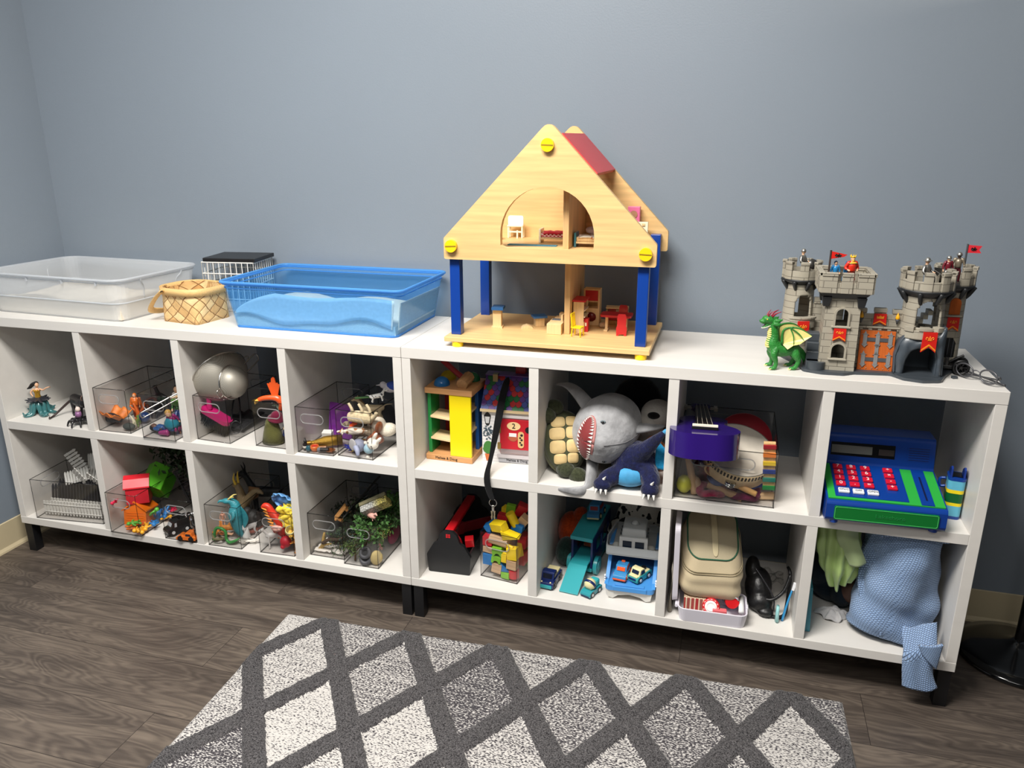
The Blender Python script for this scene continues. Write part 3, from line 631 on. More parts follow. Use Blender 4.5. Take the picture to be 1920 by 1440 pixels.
part('frame',mb,LW,t,bevel=0.0004); part('cushion',MB().bx(-0.0195,0.0195,-0.013,0.0105,0.0085,0.0185).bx(-0.0195,0.0195,0.006,0.0105,0.0185,0.034),DRED,t,bevel=0.001); part('button',MB().box((0,0.0055,0.028),(0.006,0.001,0.005)),CREAM,t)
p =dz(1032,1205); one('toy_pouf','little beige cloth bundle on the doll house floor by the table','doll accessory',MB().ball((0,0,0.0058),(0.009,0.007,0.006)),cloth((214,188,150)),(p.x,p.y +0.006,p.z)).scale =(1.3,1.3,1.3)
# upper floor furniture
t =thing('toy_washstand','cream doll chair-shaped washstand at the left of the upper room','doll furniture',(0.228,0.312,H +0.2557),(0,0,4)); t.scale =(1.5,1.5,1.42)
mb =MB()
for sx in (-0.013,0.013):
 for sy in (-0.008,0.008):mb.box((sx,sy,0.011),(0.003,0.003,0.022))
mb.box((0,0,0.0235),(0.03,0.021,0.003)); mb.box((0,-0.008,0.012),(0.026,0.002,0.003)); mb.box((0.004,-0.008,0.006),(0.003,0.003,0.018))
part('stand',mb,CREAM,t,bevel=0.0004); part('back_panel',MB().prism(rrect(-0.0145,0.0145,0.024,0.043,0.004),-0.004,-0.001),plastic((250,246,232)),t,bevel=0.0004)
p =dz(452,690,True); one('toy_box','small pale doll box at the left edge of the arched opening','doll furniture',MB().box((0,0,0.0065),(0.014,0.02,0.013)),LW,(0.190,0.262,p.z),(0,0,12),bevel=0.0005).scale =(1.6,1.6,1.5)
def check_mat(c1,c2,s):
 m =bpy.data.materials.new('gingham'); m.use_nodes =True; t =m.node_tree; b =t.nodes['Principled BSDF']; tc =t.nodes.new('ShaderNodeTexCoord')
 ck =t.nodes.new('ShaderNodeTexChecker'); ck.inputs['Scale'].default_value =s; ck.inputs['Color1'].default_value =lin(c1); ck.inputs['Color2'].default_value =lin(c2)
 t.links.new(tc.outputs['Object'],ck.inputs['Vector']); t.links.new(ck.outputs[0],b.inputs['Base Color']); b.inputs['Roughness'].default_value =0.9; return m
def spot_mat(c1,c2,s):
 m =bpy.data.materials.new('floral'); m.use_nodes =True; t =m.node_tree; b =t.nodes['Principled BSDF']; tc =t.nodes.new('ShaderNodeTexCoord')
 n =t.nodes.new('ShaderNodeTexVoronoi'); n.inputs['Scale'].default_value =s; cr =t.nodes.new('ShaderNodeValToRGB'); e =cr.color_ramp.elements
 e[0].position =0.25; e[0].color =lin(c2); e[1].position =0.32; e[1].color =lin(c1)
 t.links.new(tc.outputs['Object'],n.inputs['Vector']); t.links.new(n.outputs['Distance'],cr.inputs[0]); t.links.new(cr.outputs[0],b.inputs['Base Color']); b.inputs['Roughness'].default_value =0.9; return m
def toy_bed(label,p,fr,blanket,cover,rot,L=0.062,mid=None):
 t =thing('toy_bed',label,'doll furniture',p,(0,0,rot)); t.scale =(1.35,1.35,1.3)
 part('headboard',MB().box((-L /2,0,0.014),(0.004,0.034,0.028)),fr,t,bevel=0.0008)
 part('footboard',MB().box((L /2,0,0.011),(0.004,0.034,0.022)),fr,t,bevel=0.0008)
 part('bed_rail',MB().box((0,0,0.009),(L -0.004,0.032,0.004)),LW,t)
 part('mattress',MB().box((0,0,0.0155),(L -0.004,0.031,0.009)),blanket,t,bevel=0.002)
 part('blanket',MB().grid(lambda a,b:((a -0.5)*(L -0.008)+0.002,(b -0.5)*0.035,0.0215+0.004*mnoise.noise((a *5,b *4,2))-0.004*abs(b -0.5)),14,10),cover,t,solid=0.002)
 return t
p =dz(655,706,True); toy_bed('doll bed with a red gingham cover left of the upper partition',(p.x +0.044,p.y +0.028,p.z),CREAM,check_mat((176,26,44),(236,210,210),260),cloth((190,36,52)),2)
p =dz(862,732,True); toy_bed('doll bed with a teal headboard and flowered quilt right of the upper partition',(0.4215+0.048,p.y +0.03,p.z),plastic((62,128,146)),LW,spot_mat((232,226,210),(196,120,70),130),2)
one('toy_pillow','grey and pink soft bundle piled on the flowered doll bed','doll accessory',MB().ball((0,0,0.006),(0.012,0.008,0.0065)).ball((0.004,0.007,0.009),(0.006,0.005,0.006)),cloth((196,178,184)),(0.4215+0.045,p.y +0.036,p.z +0.0325)).scale =(1.4,1.4,1.4)
p =dz(618,722,True); one('toy_mat','narrow teal woven doll rug just inside the arched opening','doll accessory',MB().box((0,0,0.0008),(0.13,0.022,0.0018)),TEAL,(p.x,p.y +0.006,p.z),(0,0,1.0))
q =at(800+809/3.131,230+562/3.131,y=0.19); one('toy_picture','tiny yellow picture on the upper partition above the gingham bed','doll accessory',MB().box((0,0,0),(0.002,0.018,0.012)),YEL,(hx +0.037-0.0087,0.19,q.z),bevel=0.0003)
q =at(800+1210/3.131,230+590/3.131,y=0.30)
t =thing('toy_wardrobe','pink doll wardrobe with a round clock face in the upper right room','doll furniture',(q.x,0.322,H +0.2557)); t.scale =(1.35,1.2,1.35)
part('body',MB().box((0,0,0.034),(0.024,0.018,0.068)),plastic((222,112,156)),t,bevel=0.0008); part('clock_face',MB().cyl((0,-0.0092,0.053),(0,-0.0105,0.053),0.0075),wood((168,124,96),0,60),t)
q =at(800+1300/3.131,230+650/3.131,y=0.27)
t =thing('toy_toilet','cream doll toilet by the right rear post in the upper room','doll furniture',(0.578,0.30,H +0.2557)); t.scale =(1.45,1.3,1.35)
part('tank',MB().box((0,0.008,0.026),(0.024,0.008,0.026)),CREAM,t,bevel=0.0006); part('bowl',MB().box((0,-0.006,0.007),(0.018,0.022,0.014)),CREAM,t,bevel=0.003); part('flush_button',MB().box((0.004,0.003,0.034),(0.005,0.003,0.004)),LW,t)
t =thing('toy_dresser','magenta doll cabinet at the back of the upper right room','doll furniture',(0.486,0.322,H +0.2557)); t.scale =(1.1,1.1,1.25); part('body',MB().box((0,0,0.025),(0.03,0.018,0.05)),plastic((168,40,96)),t,bevel=0.0006)
for z in (0.014,0.026,0.038):part('drawer',MB().box((0,-0.0095,z),(0.025,0.0014,0.009)),plastic((188,60,112)),t)
# ================================================================== toy castle, dragon, figures, glasses
def stone_mat():
 m =bpy.data.materials.new('castle_stone'); m.use_nodes =True; t =m.node_tree; b =t.nodes['Principled BSDF']; L =t.links.new
 tc =t.nodes.new('ShaderNodeTexCoord'); sp =t.nodes.new('ShaderNodeSeparateXYZ'); L(tc.outputs['Object'],sp.inputs[0])
 ad =t.nodes.new('ShaderNodeMath'); ad.operation ='ADD'; L(sp.outputs[0],ad.inputs[0]); L(sp.outputs[1],ad.inputs[1])
 cb =t.nodes.new('ShaderNodeCombineXYZ'); L(ad.outputs[0],cb.inputs[0]); L(sp.outputs[2],cb.inputs[1])
 br =t.nodes.new('ShaderNodeTexBrick'); br.inputs['Scale'].default_value =1; br.inputs['Brick Width'].default_value =0.036; br.inputs['Row Height'].default_value =0.0155; br.inputs['Mortar Size'].default_value =0.0008; br.inputs['Mortar Smooth'].default_value =0.6
 br.inputs['Color1'].default_value =lin((158,151,136)); br.inputs['Color2'].default_value =lin((170,163,147)); br.inputs['Mortar'].default_value =lin((122,116,104)); L(cb.outputs[0],br.inputs['Vector'])
 L(br.outputs[0],b.inputs['Base Color']); b.inputs['Roughness'].default_value =0.5
 iv =t.nodes.new('ShaderNodeMath'); iv.operation ='SUBTRACT'; iv.inputs[0].default_value =1; L(br.outputs['Fac'],iv.inputs[1])
 bp =t.nodes.new('ShaderNodeBump'); bp.inputs['Distance'].default_value =0.0015; bp.inputs['Strength'].default_value =0.7; L(iv.outputs[0],bp.inputs['Height']); L(bp.outputs[0],b.inputs['Normal'])
 return m
STONE =stone_mat(); STONE2 =M((166,159,143),0.5); DKG =M((62,68,74),0.42,coat=0.1); CORB =M((38,39,41),0.45); BAN =plastic((214,34,26),0.4); GOLD =plastic((240,150,40),0.4); ORW =wood((186,92,34),2,60,0.2); IRON =M((150,150,150),0.4,metal=0.4); IRD =M((74,76,80),0.4)
cx0,cy0 =1.155,0.115
cs =thing('toy_castle','grey plastic toy castle with red banners and an orange drawbridge on the shelf top','toy castle',(cx0,cy0,H))
def lc(x,y):return (x -cx0,y -cy0)
base =round_poly([lc(*q) for q in [(0.988,0.1),(1.0,0.045),(1.04,0.03),(1.088,0.032),(1.112,0.05),(1.19,0.062),(1.212,0.03),(1.25,0.018),(1.29,0.03),(1.305,0.07),(1.345,0.15),(1.352,0.2),(1.335,0.23),(1.28,0.23),(1.24,0.13),(1.1,0.13),(1.03,0.235),(0.975,0.245),(0.945,0.21),(0.955,0.165)]],[0.015]*20,4)
part('base_plate',MB().prism(base,0,0.007,'xy'),DKG,cs,bevel=0.002)
def round_wall(c,r0,r1,z0,z1,holes,n=64,nz=48):
 """round tower wall with arched openings; hole = (centre angle deg, half angle, z bottom, z top)"""
 mb =MB(); m =nz +1
 for j in range(m):
  k =j /nz; r =r0 +(r1 -r0)*k
  for i in range(n):mb.v.append((c[0]+r *cos(2*pi *i /n),c[1]+r *sin(2*pi *i /n),z0 +(z1 -z0)*k))
 for j in range(nz):
  z =z0 +(z1 -z0)*(j +0.5)/nz
  for i in range(n):
   a =360*(i +0.5)/n; hit =False
   for ca,ha,zb,zt in holes:
    da =abs((a -ca +180) % 360-180); rr =ha *RAD(1)*r0; zs =zt -rr
    if zb <z <zt and da <(ha if z <zs else ha *math.sqrt(max(0,1-((z -zs)/rr) ** 2))):hit =True
   if not hit:mb.f.append((j *n +i,j *n +(i +1) % n,(j +1)*n +(i +1) % n,(j +1)*n +i)); mb.sm.append(True)
 return mb
def arc_block(mb,c,r0,r1,a0,a1,z0,z1,n=6):
 vs =[]; 
 for z in (z0,z1):
  for r in (r0,r1):
   for i in range(n +1):
    a =RAD(a0 +(a1 -a0)*i /n); vs.append((c[0]+r *cos(a),c[1]+r *sin(a),z))
 k =n +1; fs =[]
 for i in range(n):
  fs += [(i,i +1,k +i +1,k +i),(2*k +i,3*k +i,3*k +i +1,2*k +i +1),(i,2*k +i,2*k +i +1,i +1),(k +i,k +i +1,3*k +i +1,3*k +i)]
 fs += [(0,k,3*k,2*k),(n,2*k +n,3*k +n,k +n)]
 mb.add(vs,fs)
def battlement(c,r,z0,z1,n=8,ph=0,skip=None):
 mb =MB(); zm =z0 +(z1 -z0)*0.5
 for i in range(n *2):
  a =ph +180/n *i
  if skip and skip(a % 360):continue
  up =i % 2==0
  arc_block(mb,c,r -0.006,r +(0.0025 if up else 0),a,a +180/n,z0,z1 -0.0012 if up else zm)
  if up:arc_block(mb,c,r -0.0075,r +0.004,a,a +180/n,z1 -0.007,z1)
 return mb
def corbel(c,r0,r1,z0,z1,n=8):
 mb =MB(); mb.lathe([(r0,z0 +0.004),(r0 +0.003,z0 +0.006),(r1,z1 -0.004),(r1,z1),(0.0,z1)],(c[0],c[1],0),40)
 for i in range(n):
  a =2*pi *(i +0.5)/n; mb.tube([(c[0]+r0 *cos(a),c[1]+r0 *sin(a),z0 -0.01),(c[0]+(r0 +0.006)*cos(a),c[1]+(r0 +0.006)*sin(a),z0),(c[0]+r1 *cos(a),c[1]+r1 *sin(a),z1 -0.004)],[0.003,0.005,0.005],n=6,sub=2)
 return mb
def arch_frame(x0,x1,z0,z1,y,w=0.004,d=0.004):
 o =arch(x0 -w,x1 +w,z0,z1 +w,12); i =arch(x0,x1,z0 +0.0005,z1,12); return MB().holed(o,[i],y -d,y)
def banner(name,p,w,h,rot,emblem='fleur',tilt=0):
 b =part(name,MB().prism([(-w /2,0),(w /2,0),(w /2*1.06,-h),(0,-h *0.74),(-w /2*1.06,-h)],-0.0015,0.0015),BAN,cs,loc=p,rot=(tilt,0,rot),bevel=0.0004)
 mb =MB()
 mb.prism([(-w /2*1.03,-h *0.86),(0,-h *0.58),(w /2*1.03,-h *0.86),(w /2*1.03,-h *0.94),(0,-h *0.67),(-w /2*1.03,-h *0.94)],-0.0022,-0.0014)
 if emblem =='fleur':
  mb.ball((0,-0.0018,-h *0.3),(w *0.05,0.0006,h *0.12),n=8,m=6)
  for s in (-1,1):mb.tube([(s *w *0.06,-0.0018,-h *0.42),(s *w *0.12,-0.0018,-h *0.3),(s *w *0.22,-0.0018,-h *0.24),(s *w *0.28,-0.0018,-h *0.33),(s *w *0.2,-0.0018,-h *0.36)],w *0.03,n=5,sub=3)
  mb.box((0,-0.0018,-h *0.4),(w *0.3,0.001,h *0.03))
 else:mb.prism([(-w *0.28,-h *0.42),(w *0.28,-h *0.42),(w *0.3,-h *0.16),(w *0.15,-h *0.26),(0,-h *0.14),(-w *0.15,-h *0.26),(-w *0.3,-h *0.16)],-0.0022,-0.0014)
 part('emblem',mb,GOLD,b); return b
# --- front left square tower
fx,fy =lc(1.071,0.088); hw =0.0395
tw =MB()
ffront =[(fx -hw,0.006),(fx +hw,0.006),(fx +hw *0.93,0.178),(fx -hw *0.93,0.178)]
hU =arch(fx -0.013,fx +0.013,0.112,0.152,10); hL =arch(fx -0.014,fx +0.014,0.036,0.070,10)
tw.holed(ffront,[hU,hL],fy -0.036,fy -0.032); tw.holed(ffront,[hU],fy +0.032,fy +0.036)
for s in (-1,1):tw.prism([(fx +s *hw,0.006),(fx +s *(hw -0.004),0.006),(fx +s *(hw *0.93-0.004),0.178),(fx +s *hw *0.93,0.178)],fy -0.033,fy +0.033)
part('square_tower',tw,STONE,cs,bevel=0.001)
part('window_frame',arch_frame(fx -0.013,fx +0.013,0.112,0.152,fy -0.0355),STONE2,cs); part('window_frame',arch_frame(fx -0.014,fx +0.014,0.036,0.070,fy -0.0355),STONE2,cs)
part('window_sill',MB().box((fx,fy -0.038,0.110),(0.042,0.008,0.004)),STONE2,cs,bevel=0.001); part('window_sill',MB().box((fx,fy -0.038,0.034),(0.04,0.008,0.004)),STONE2,cs,bevel=0.001)
cb =MB(); cb.box((fx,fy,0.183),(0.084,0.08,0.014),None,(1.27,1.27))
for sx in (-1,1):
 for sy in (-1,1):cb.box((fx +sx *0.037,fy +sy *0.035,0.168),(0.014,0.014,0.022),None,(1.5,1.5))
part('corbel',cb,CORB,cs,bevel=0.0012)
bt =MB(); Wb =0.054; Db =0.052
for s in (-1,1):
 for k,(a,b_) in enumerate(((-1,-0.38),(-0.38,-0.30+0.08),(-0.22,0.22),(0.22,0.38),(0.38,1))):
  up =k % 2==0; z1 =0.236 if up else 0.2135; e =0.0 if up else 0.003
  bt.bx(fx +a *Wb,fx +b_ *Wb,fy +s *Db -(0.004-e),fy +s *Db +(0.004-e),0.190,z1 -(0.001 if up else 0))
  bt.bx(fx +s *Wb -(0.004-e),fx +s *Wb +(0.004-e),fy +a *Db,fy +b_ *Db,0.1904,z1 -(0.0014 if up else 0.0004))
  if up:bt.bx(fx +a *Wb,fx +b_ *Wb,fy +s *Db -0.006,fy +s *Db +0.006,z1 -0.008,z1); bt.bx(fx +s *Wb -0.006,fx +s *Wb +0.006,fy +a *Db,fy +b_ *Db,z1 -0.0083,z1 -0.0004)
bt.bx(fx -Wb,fx +Wb,fy -Db,fy +Db,0.189,0.193)
part('battlement',bt,STONE,cs,bevel=0.0008)
banner('banner',(fx -0.001,fy -0.040,0.107),0.026,0.030,0)
st =MB()
for k in range(4):st.bx(fx -hw -0.026+0.0*k,fx -hw +0.004,fy -0.034+k *0.013,fy +0.034,0.006+k *0.019,0.006+(k +1)*0.019)
st.cyl((fx -hw -0.004,fy -0.030,0.006),(fx -hw -0.004,fy -0.030,0.025),0.021,n=24)
part('stairs',st,DKG,cs,bevel=0.0015)
# --- rear left round tower
r =lc(0.986,0.2)
rw =part('round_tower',round_wall(r,0.037,0.031,0.006,0.182,[(-72,33,0.100,0.158),(120,36,0.1,0.16)]),STONE,cs,solid=0.004)
part('corbel',corbel(r,0.031,0.046,0.178,0.195),CORB,cs)
part('battlement',battlement(r,0.043,0.195,0.238,7,4),STONE,cs,bevel=0.0006)
bc =MB(); arc_block(bc,r,0.034,0.047,-115,-30,0.078,0.100,10); arc_block(bc,r,0.033,0.049,-118,-27,0.100,0.105,10); arc_block(bc,r,0.035,0.043,-108,-37,0.068,0.078,10)
part('balcony',bc,STONE,cs,bevel=0.0008)
banner('banner',(r[0]+0.013,r[1]-0.0495,0.097),0.028,0.042,16)
# --- back wall joining rear towers
wl =MB(); wl.bx(r[0]+0.03,fx +0.02,0.075,0.083,0.006,0.135); wl.bx(r[0]+0.035,r[0]+0.05,0.073,0.085,0.135,0.15); part('curtain_wall',wl,STONE,cs,bevel=0.0006)
# --- gate wall, drawbridge, torches
gx0,gx1,gy =fx +hw -0.003,lc(1.214,0)[0],-0.022
gw =MB(); gw.bx(gx0,gx1,gy,gy +0.008,0.006,0.118)
for a,b_,z in ((gx0,gx0 +0.020,0.148),(gx0 +0.037,gx0 +0.062,0.150),(gx0 +0.076,gx1,0.148)):
 gw.bx(a,b_,gy,gy +0.008,0.118,z); gw.bx(a -0.001,b_ +0.001,gy -0.002,gy +0.010,z -0.010,z)
gw.bx(gx0,gx1,gy +0.001,gy +0.007,0.118,0.136); gw.bx(gx0,gx1,gy -0.007,gy +0.002,0.104,0.1085)
for k in range(5):gw.bx(gx0 +0.008+k *0.02,gx0 +0.016+k *0.02,gy -0.005,gy,0.099,0.104)
part('gate_wall',gw,STONE,cs,bevel=0.0008)
db =part('drawbridge',MB().box((0,0,0.0465),(0.075,0.005,0.093)),ORW,cs,loc=((gx0 +gx1)/2-0.0035,gy -0.016,0.006),rot=(-8,0,0),bevel=0.0008)
for z in (0.026,0.072):part('strap',MB().box((0,-0.0032,z),(0.056,0.0016,0.0085)),IRD,db)
fl =MB()
for z in (0.026,0.072):
 for x in (-0.027,0,0.027):
  fl.box((x,-0.0042,z),(0.0085,0.0014,0.024)); fl.prism([(x -0.008,z +0.011),(x +0.008,z +0.011),(x +0.003,z +0.013),(x,z +0.02),(x -0.003,z +0.013)],-0.0049,-0.0035); fl.prism([(x -0.007,z -0.011),(x,z -0.019),(x +0.007,z -0.011)],-0.0049,-0.0035)
fl.box((0,-0.0042,0.049),(0.008,0.0014,0.024))
part('hinge_plate',fl,IRON,db)
dt =MB()
for k in range(6):dt.ball((-0.03+k *0.012,-0.003,0.005),0.0012,n=8,m=6)
part('stud',dt,IRON,db,label='iron studs along the foot of the drawbridge')
for x in (gx0 +0.010,gx0 +0.086):
 tc_ =part('torch',MB().lathe([(0.0015,0),(0.003,0.006),(0.005,0.011),(0.0,0.011)],(x,gy -0.004,0.116),12),IRD,cs)
 part('flame',MB().lathe([(0.0035,0.010),(0.0048,0.014),(0.0035,0.019),(0.0012,0.024),(0,0.027)],(x,gy -0.004,0.116),12),plastic((248,178,20)),tc_)
banner('banner',(gx0 +0.0495,gy -0.004,0.138),0.026,0.027,0,'crown')
# --- cave tower
c =lc(1.245,0.098)
part('round_tower',round_wall(c,0.043,0.040,0.085,0.195,[(-82,36,0.118,0.178),(95,50,0.11,0.18),(20,20,.12,.17)]),STONE,cs,solid=0.004)
sw =MB()
for k in range(4):sw.box((c[0]-0.012+0.009*k,c[1]+0.008,0.115+0.01*k),(0.010,0.03,0.01))
part('inner_stairs',sw,STONE2,cs,bevel=0.0006)
bc =MB(); arc_block(bc,c,0.038,0.054,-135,-45,0.092,0.112,12); arc_block(bc,c,0.037,0.056,-137,-115,0.108,0.120,5); arc_block(bc,c,0.037,0.056,-62,-43,0.108,0.120,5); arc_block(bc,c,0.036,0.056,-104,-74,0.112,0.119,6)
part('balcony',bc,STONE,cs,bevel=0.0008)
banner('banner',(c[0]+0.010,c[1]-0.0575,0.112),0.029,0.046,6)
cv =MB()
op =[(c[0]-0.031,0.006),(c[0]-0.030,0.04),(c[0]-0.022,0.062),(c[0]-0.012,0.071),(c[0]+0.014,0.073),(c[0]+0.030,0.066),(c[0]+0.036,0.045),(c[0]+0.037,0.006)]
outl =[(c[0]-0.048,0.006),(c[0]-0.051,0.05),(c[0]-0.044,0.082),(c[0]-0.034,0.098),(c[0]-0.01,0.094),(c[0]+0.018,0.096),(c[0]+0.034,0.106),(c[0]+0.046,0.12),(c[0]+0.046,0.07),(c[0]+0.05,0.006)]
def rock(a,b):return 0.004*mnoise.noise((a *40,b *40,3))
cv.holed(outl +[],[],c[1]+0.03,c[1]+0.034)
n1 =14
def rs(poly,n):
 L_ =[0]; 
 for i in range(1,len(poly)):L_.append(L_[-1]+(V(poly[i])-V(poly[i -1])).length)
 out =[]
 for k in range(n +1):
  d =L_[-1]*k /n; i =max(j for j in range(len(L_)) if L_[j] <= d +1e-9); i =min(i,len(poly)-2); t_ =(d -L_[i])/(L_[i +1]-L_[i]); out.append(V(poly[i]).lerp(V(poly[i +1]),t_))
 return out
A_ =rs(op,40); B_ =rs(outl,40)
def cave(a,b):
 i =round(a *40); p_ =A_[i].lerp(B_[i],b); y =c[1]-0.047+0.03*abs(a -0.5)*0.6+0.008*sin(b *pi)*-1+0.008*b +0.004*mnoise.noise((p_.x *70,p_.y *70,1)); return (p_.x,y,p_.y)
cv.grid(cave,40,8); cv.grid(lambda a,b:(A_[round(a *40)].x,c[1]-0.047+0.009+0.075*b *(1 if True else 0),A_[round(a *40)].y),40,3); cv.grid(lambda a,b:(B_[round(a *40)].x,c[1]-0.039+0.07*b,B_[round(a *40)].y),40,4)
part('cave_mouth',cv,M((66,74,82),0.42,coat=0.15),cs,solid=0.003)
part('cave_floor',MB().prism([(c[0]-0.048,c[1]-0.05),(c[0]+0.046,c[1]-0.05),(c[0]+0.05,c[1]+0.034),(c[0]-0.05,c[1]+0.034)],0.006,0.009,'xy'),DKG,cs)
# --- rear right round tower
q =lc(1.318,0.182)
part('round_tower',round_wall(q,0.032,0.029,0.006,0.195,[(-88,36,0.030,0.078)]),STONE,cs,solid=0.003)
part('portcullis',MB().bx(q[0]-0.02,q[0]+0.02,q[1]-0.024,q[1]-0.022,0.028,0.08),M((20,20,22),0.5),cs)
pc =MB()
for k in range(4):pc.bx(q[0]-0.0145+k *0.009,q[0]-0.0125+k *0.009,q[1]-0.028,q[1]-0.026,0.03,0.078)
part('bar',pc,IRD,cs)
part('shutter',MB().prism(arch(-0.0115,0.0115,0,0.038,10),-0.002,0.002),ORW,cs,loc=(q[0]+0.004,q[1]-0.0315,0.133),rot=(0,0,8),bevel=0.0005)
part('window_sill',MB().box((0,0,0),(0.034,0.007,0.004)),STONE2,cs,loc=(q[0]+0.004,q[1]-0.034,0.130),rot=(0,0,8),bevel=0.0008)
banner('banner',(q[0]+0.004,q[1]-0.036,0.127),0.025,0.033,8)
# one shared top over the two right towers
cb =corbel(c,0.040,0.057,0.178,0.2); cb.M =Matrix.Identity(4)
c2 =corbel(q,0.029,0.045,0.178,0.2); cb.add(c2.v,c2.f,True); part('corbel',cb,CORB,cs)
bt =battlement(c,0.054,0.2,0.242,9,10,lambda a:(a >10 and a <75)); b2 =battlement(q,0.042,0.2,0.242,7,20,lambda a:190<a <262); part('battlement',bt,STONE,cs,bevel=0.0006); part('battlement',b2,STONE,cs,bevel=0.0006)
# --- flags
def flag(p,h,sw,l):
 pole =part('flag_pole',MB().cyl((p[0],p[1],p[2]),(p[0],p[1],p[2]+h),0.0022,n=10),IRD if sw else M((60,48,44),0.5),cs)
 z1 =p[2]+h -0.002; hh =0.018
 fg =MB(); fg.prism([(0,z1),(l,z1 -hh *0.4 if not sw else z1 -0.002),(l *0.82,z1 -hh *0.6),(l if sw else l *0.9,z1 -hh *(1 if sw else 0.62)),(0,z1 -hh)],-0.0008,0.0008)
 f_ =part('pennant',MB(Matrix.Translation((p[0],p[1],0))).add(fg.v,fg.f),BAN if not sw else plastic((224,48,60)),pole)
 em =MB(Matrix.Translation((p[0],p[1]-0.0012,0)))
 for a,b_ in (((0.3,0.7),(0.55,0.35)),((0.3,0.35),(0.6,0.7)),((0.25,0.5),(0.65,0.5)),((0.45,0.75),(0.5,0.25))):em.cyl((l *a[0],0,z1 -hh *a[1]),(l *b_[0],0,z1 -hh *b_[1]),0.0012,n=5)
 part('emblem',em,M((26,14,14),0.5),f_)
flag((fx -0.034,fy +0.018,0.193),0.083,False,0.036)
flag((lc(1.336,0)[0],lc(0,0.19)[1],0.2),0.09,True,0.03)
# ------------------------------------------------------------------ small figures
SKIN =M((226,178,142),0.5); SILV =M((176,174,168),0.32,metal=0.85); GUN =M((92,90,88),0.35,metal=0.8); BLK =plastic((22,22,24),0.4)
JN ={'pel':(0,0,.5),'che':(0,0,.72),'nek':(0,0,.83),'hed':(0,0,.915),'ls':(.11,0,.80),'rs':(-.11,0,.80),'le':(.17,0,.63),'re':(-.17,0,.63),'lh':(.18,-.05,.48),'rh':(-.18,-.05,.48),'lk':(.065,-.01,.27),'rk':(-.065,-.01,.27),'lf':(.07,-.0,.03),'rf':(-.07,0,.03)}
def mini(name,label,cat,loc,rot,h,skin=None,shirt=None,pants=None,hair=None,pose=None,fat=1.0,shoes=None,group=None,sleeves=True,extra=None,cape=None,headr=0.075):
 """a moulded toy figure: one body surface, with its clothing and hair as parts"""
 j ={k:V(v)*h for k,v in JN.items()}
 for k,v in (pose or {}).items():j[k]=V(v)*h
 s =h *fat; t =thing(name,label,cat,loc,rot,group); hr =headr *h
 b =MB()
 b.tube([j['pel'],j['che'],j['nek'],j['hed']],[.075*s,.085*s,.03*s,.035*s],n=10,sub=3); b.ball(j['hed'],(hr *.9,hr,hr *1.15),n=12,m=8)
 b.ball(j['hed']+V((0,-hr,-hr *.1)),hr *.2,n=6,m=5)
 for q in 'lr':
  b.tube([j['che']*.4+j[q +'s']*.6,j[q +'s'],j[q +'e'],j[q +'h']],[.03*s,.034*s,.026*s,.02*s],n=8,sub=3); b.ball(j[q +'h'],.027*s,n=8,m=6)
  b.tube([j['pel'],j[q +'k']*.3+j['pel']*.7+V(((1 if q =='l' else -1)*.03*h,0,0)),j[q +'k'],j[q +'f']],[.05*s,.05*s,.036*s,.026*s],n=8,sub=3)
  b.ball(j[q +'f']+V((0,-.03*h,-.008*h)),(.028*s,.055*s,.022*s),n=8,m=6)
 part('body',b,skin or SKIN,t,remesh=h *.014)
 if shirt:
  m =MB(); m.tube([j['pel']*.9+j['che']*.1,j['che'],j['nek']*.75+j['che']*.25],[.085*s,.1*s,.06*s],n=12,sub=3)
  for q in 'lr':
   m.tube([j['che']*.3+j[q +'s']*.7,j[q +'s'],j[q +'e'] if sleeves else j[q +'s']*.5+j[q +'e']*.5]+([j[q +'e']*.45+j[q +'h']*.55] if sleeves else []),[.042*s,.045*s,.035*s]+([.03*s] if sleeves else []),n=8,sub=3)
  part('shirt',m,shirt,t)
 if pants:
  m =MB(); m.ball(j['pel'],(.088*s,.075*s,.06*s),n=12,m=8)
  for q in 'lr':m.tube([j['pel'],j[q +'k']*.3+j['pel']*.7+V(((1 if q =='l' else -1)*.03*h,0,0)),j[q +'k'],j[q +'f']*.85+j[q +'k']*.15],[.058*s,.058*s,.044*s,.034*s],n=8,sub=3)
  part('trousers',m,pants,t)
 if hair:
  m =MB(); m.ball(j['hed']+V((0,hr *.22,hr *.25)),(hr *1.02,hr *1.02,hr *1.1),n=12,m=8); part('hair',m,hair,t)
 if shoes:
  for q in 'lr':part('shoe',MB().ball(j[q +'f']+V((0,-.03*h,-.006*h)),(.034*s,.062*s,.028*s),n=10,m=6),shoes,t)
 if cape:
  def cf(a,b_):return ((a -.5)*.32*h *(1+.35*b_),.1*h +.05*h *b_ +.02*h *sin(a *9),.82*h -.62*h *b_)
  part('cape',MB().grid(cf,10,10),cape,t,solid=.012*h)
 if extra:extra(t,j,h,hr)
 return t
SIT ={'pel':(0,0,.34),'che':(0,.01,.56),'nek':(0,.01,.67),'hed':(0,0,.755),'ls':(.11,0,.64),'rs':(-.11,0,.64),'lk':(.07,-.2,.36),'rk':(-.07,-.2,.36),'lf':(.07,-.24,.12),'rf':(-.07,-.22,.12),'le':(.18,-.05,.5),'re':(-.2,-.02,.5),'lh':(.12,-.2,.45),'rh':(-.16,-.16,.38)}
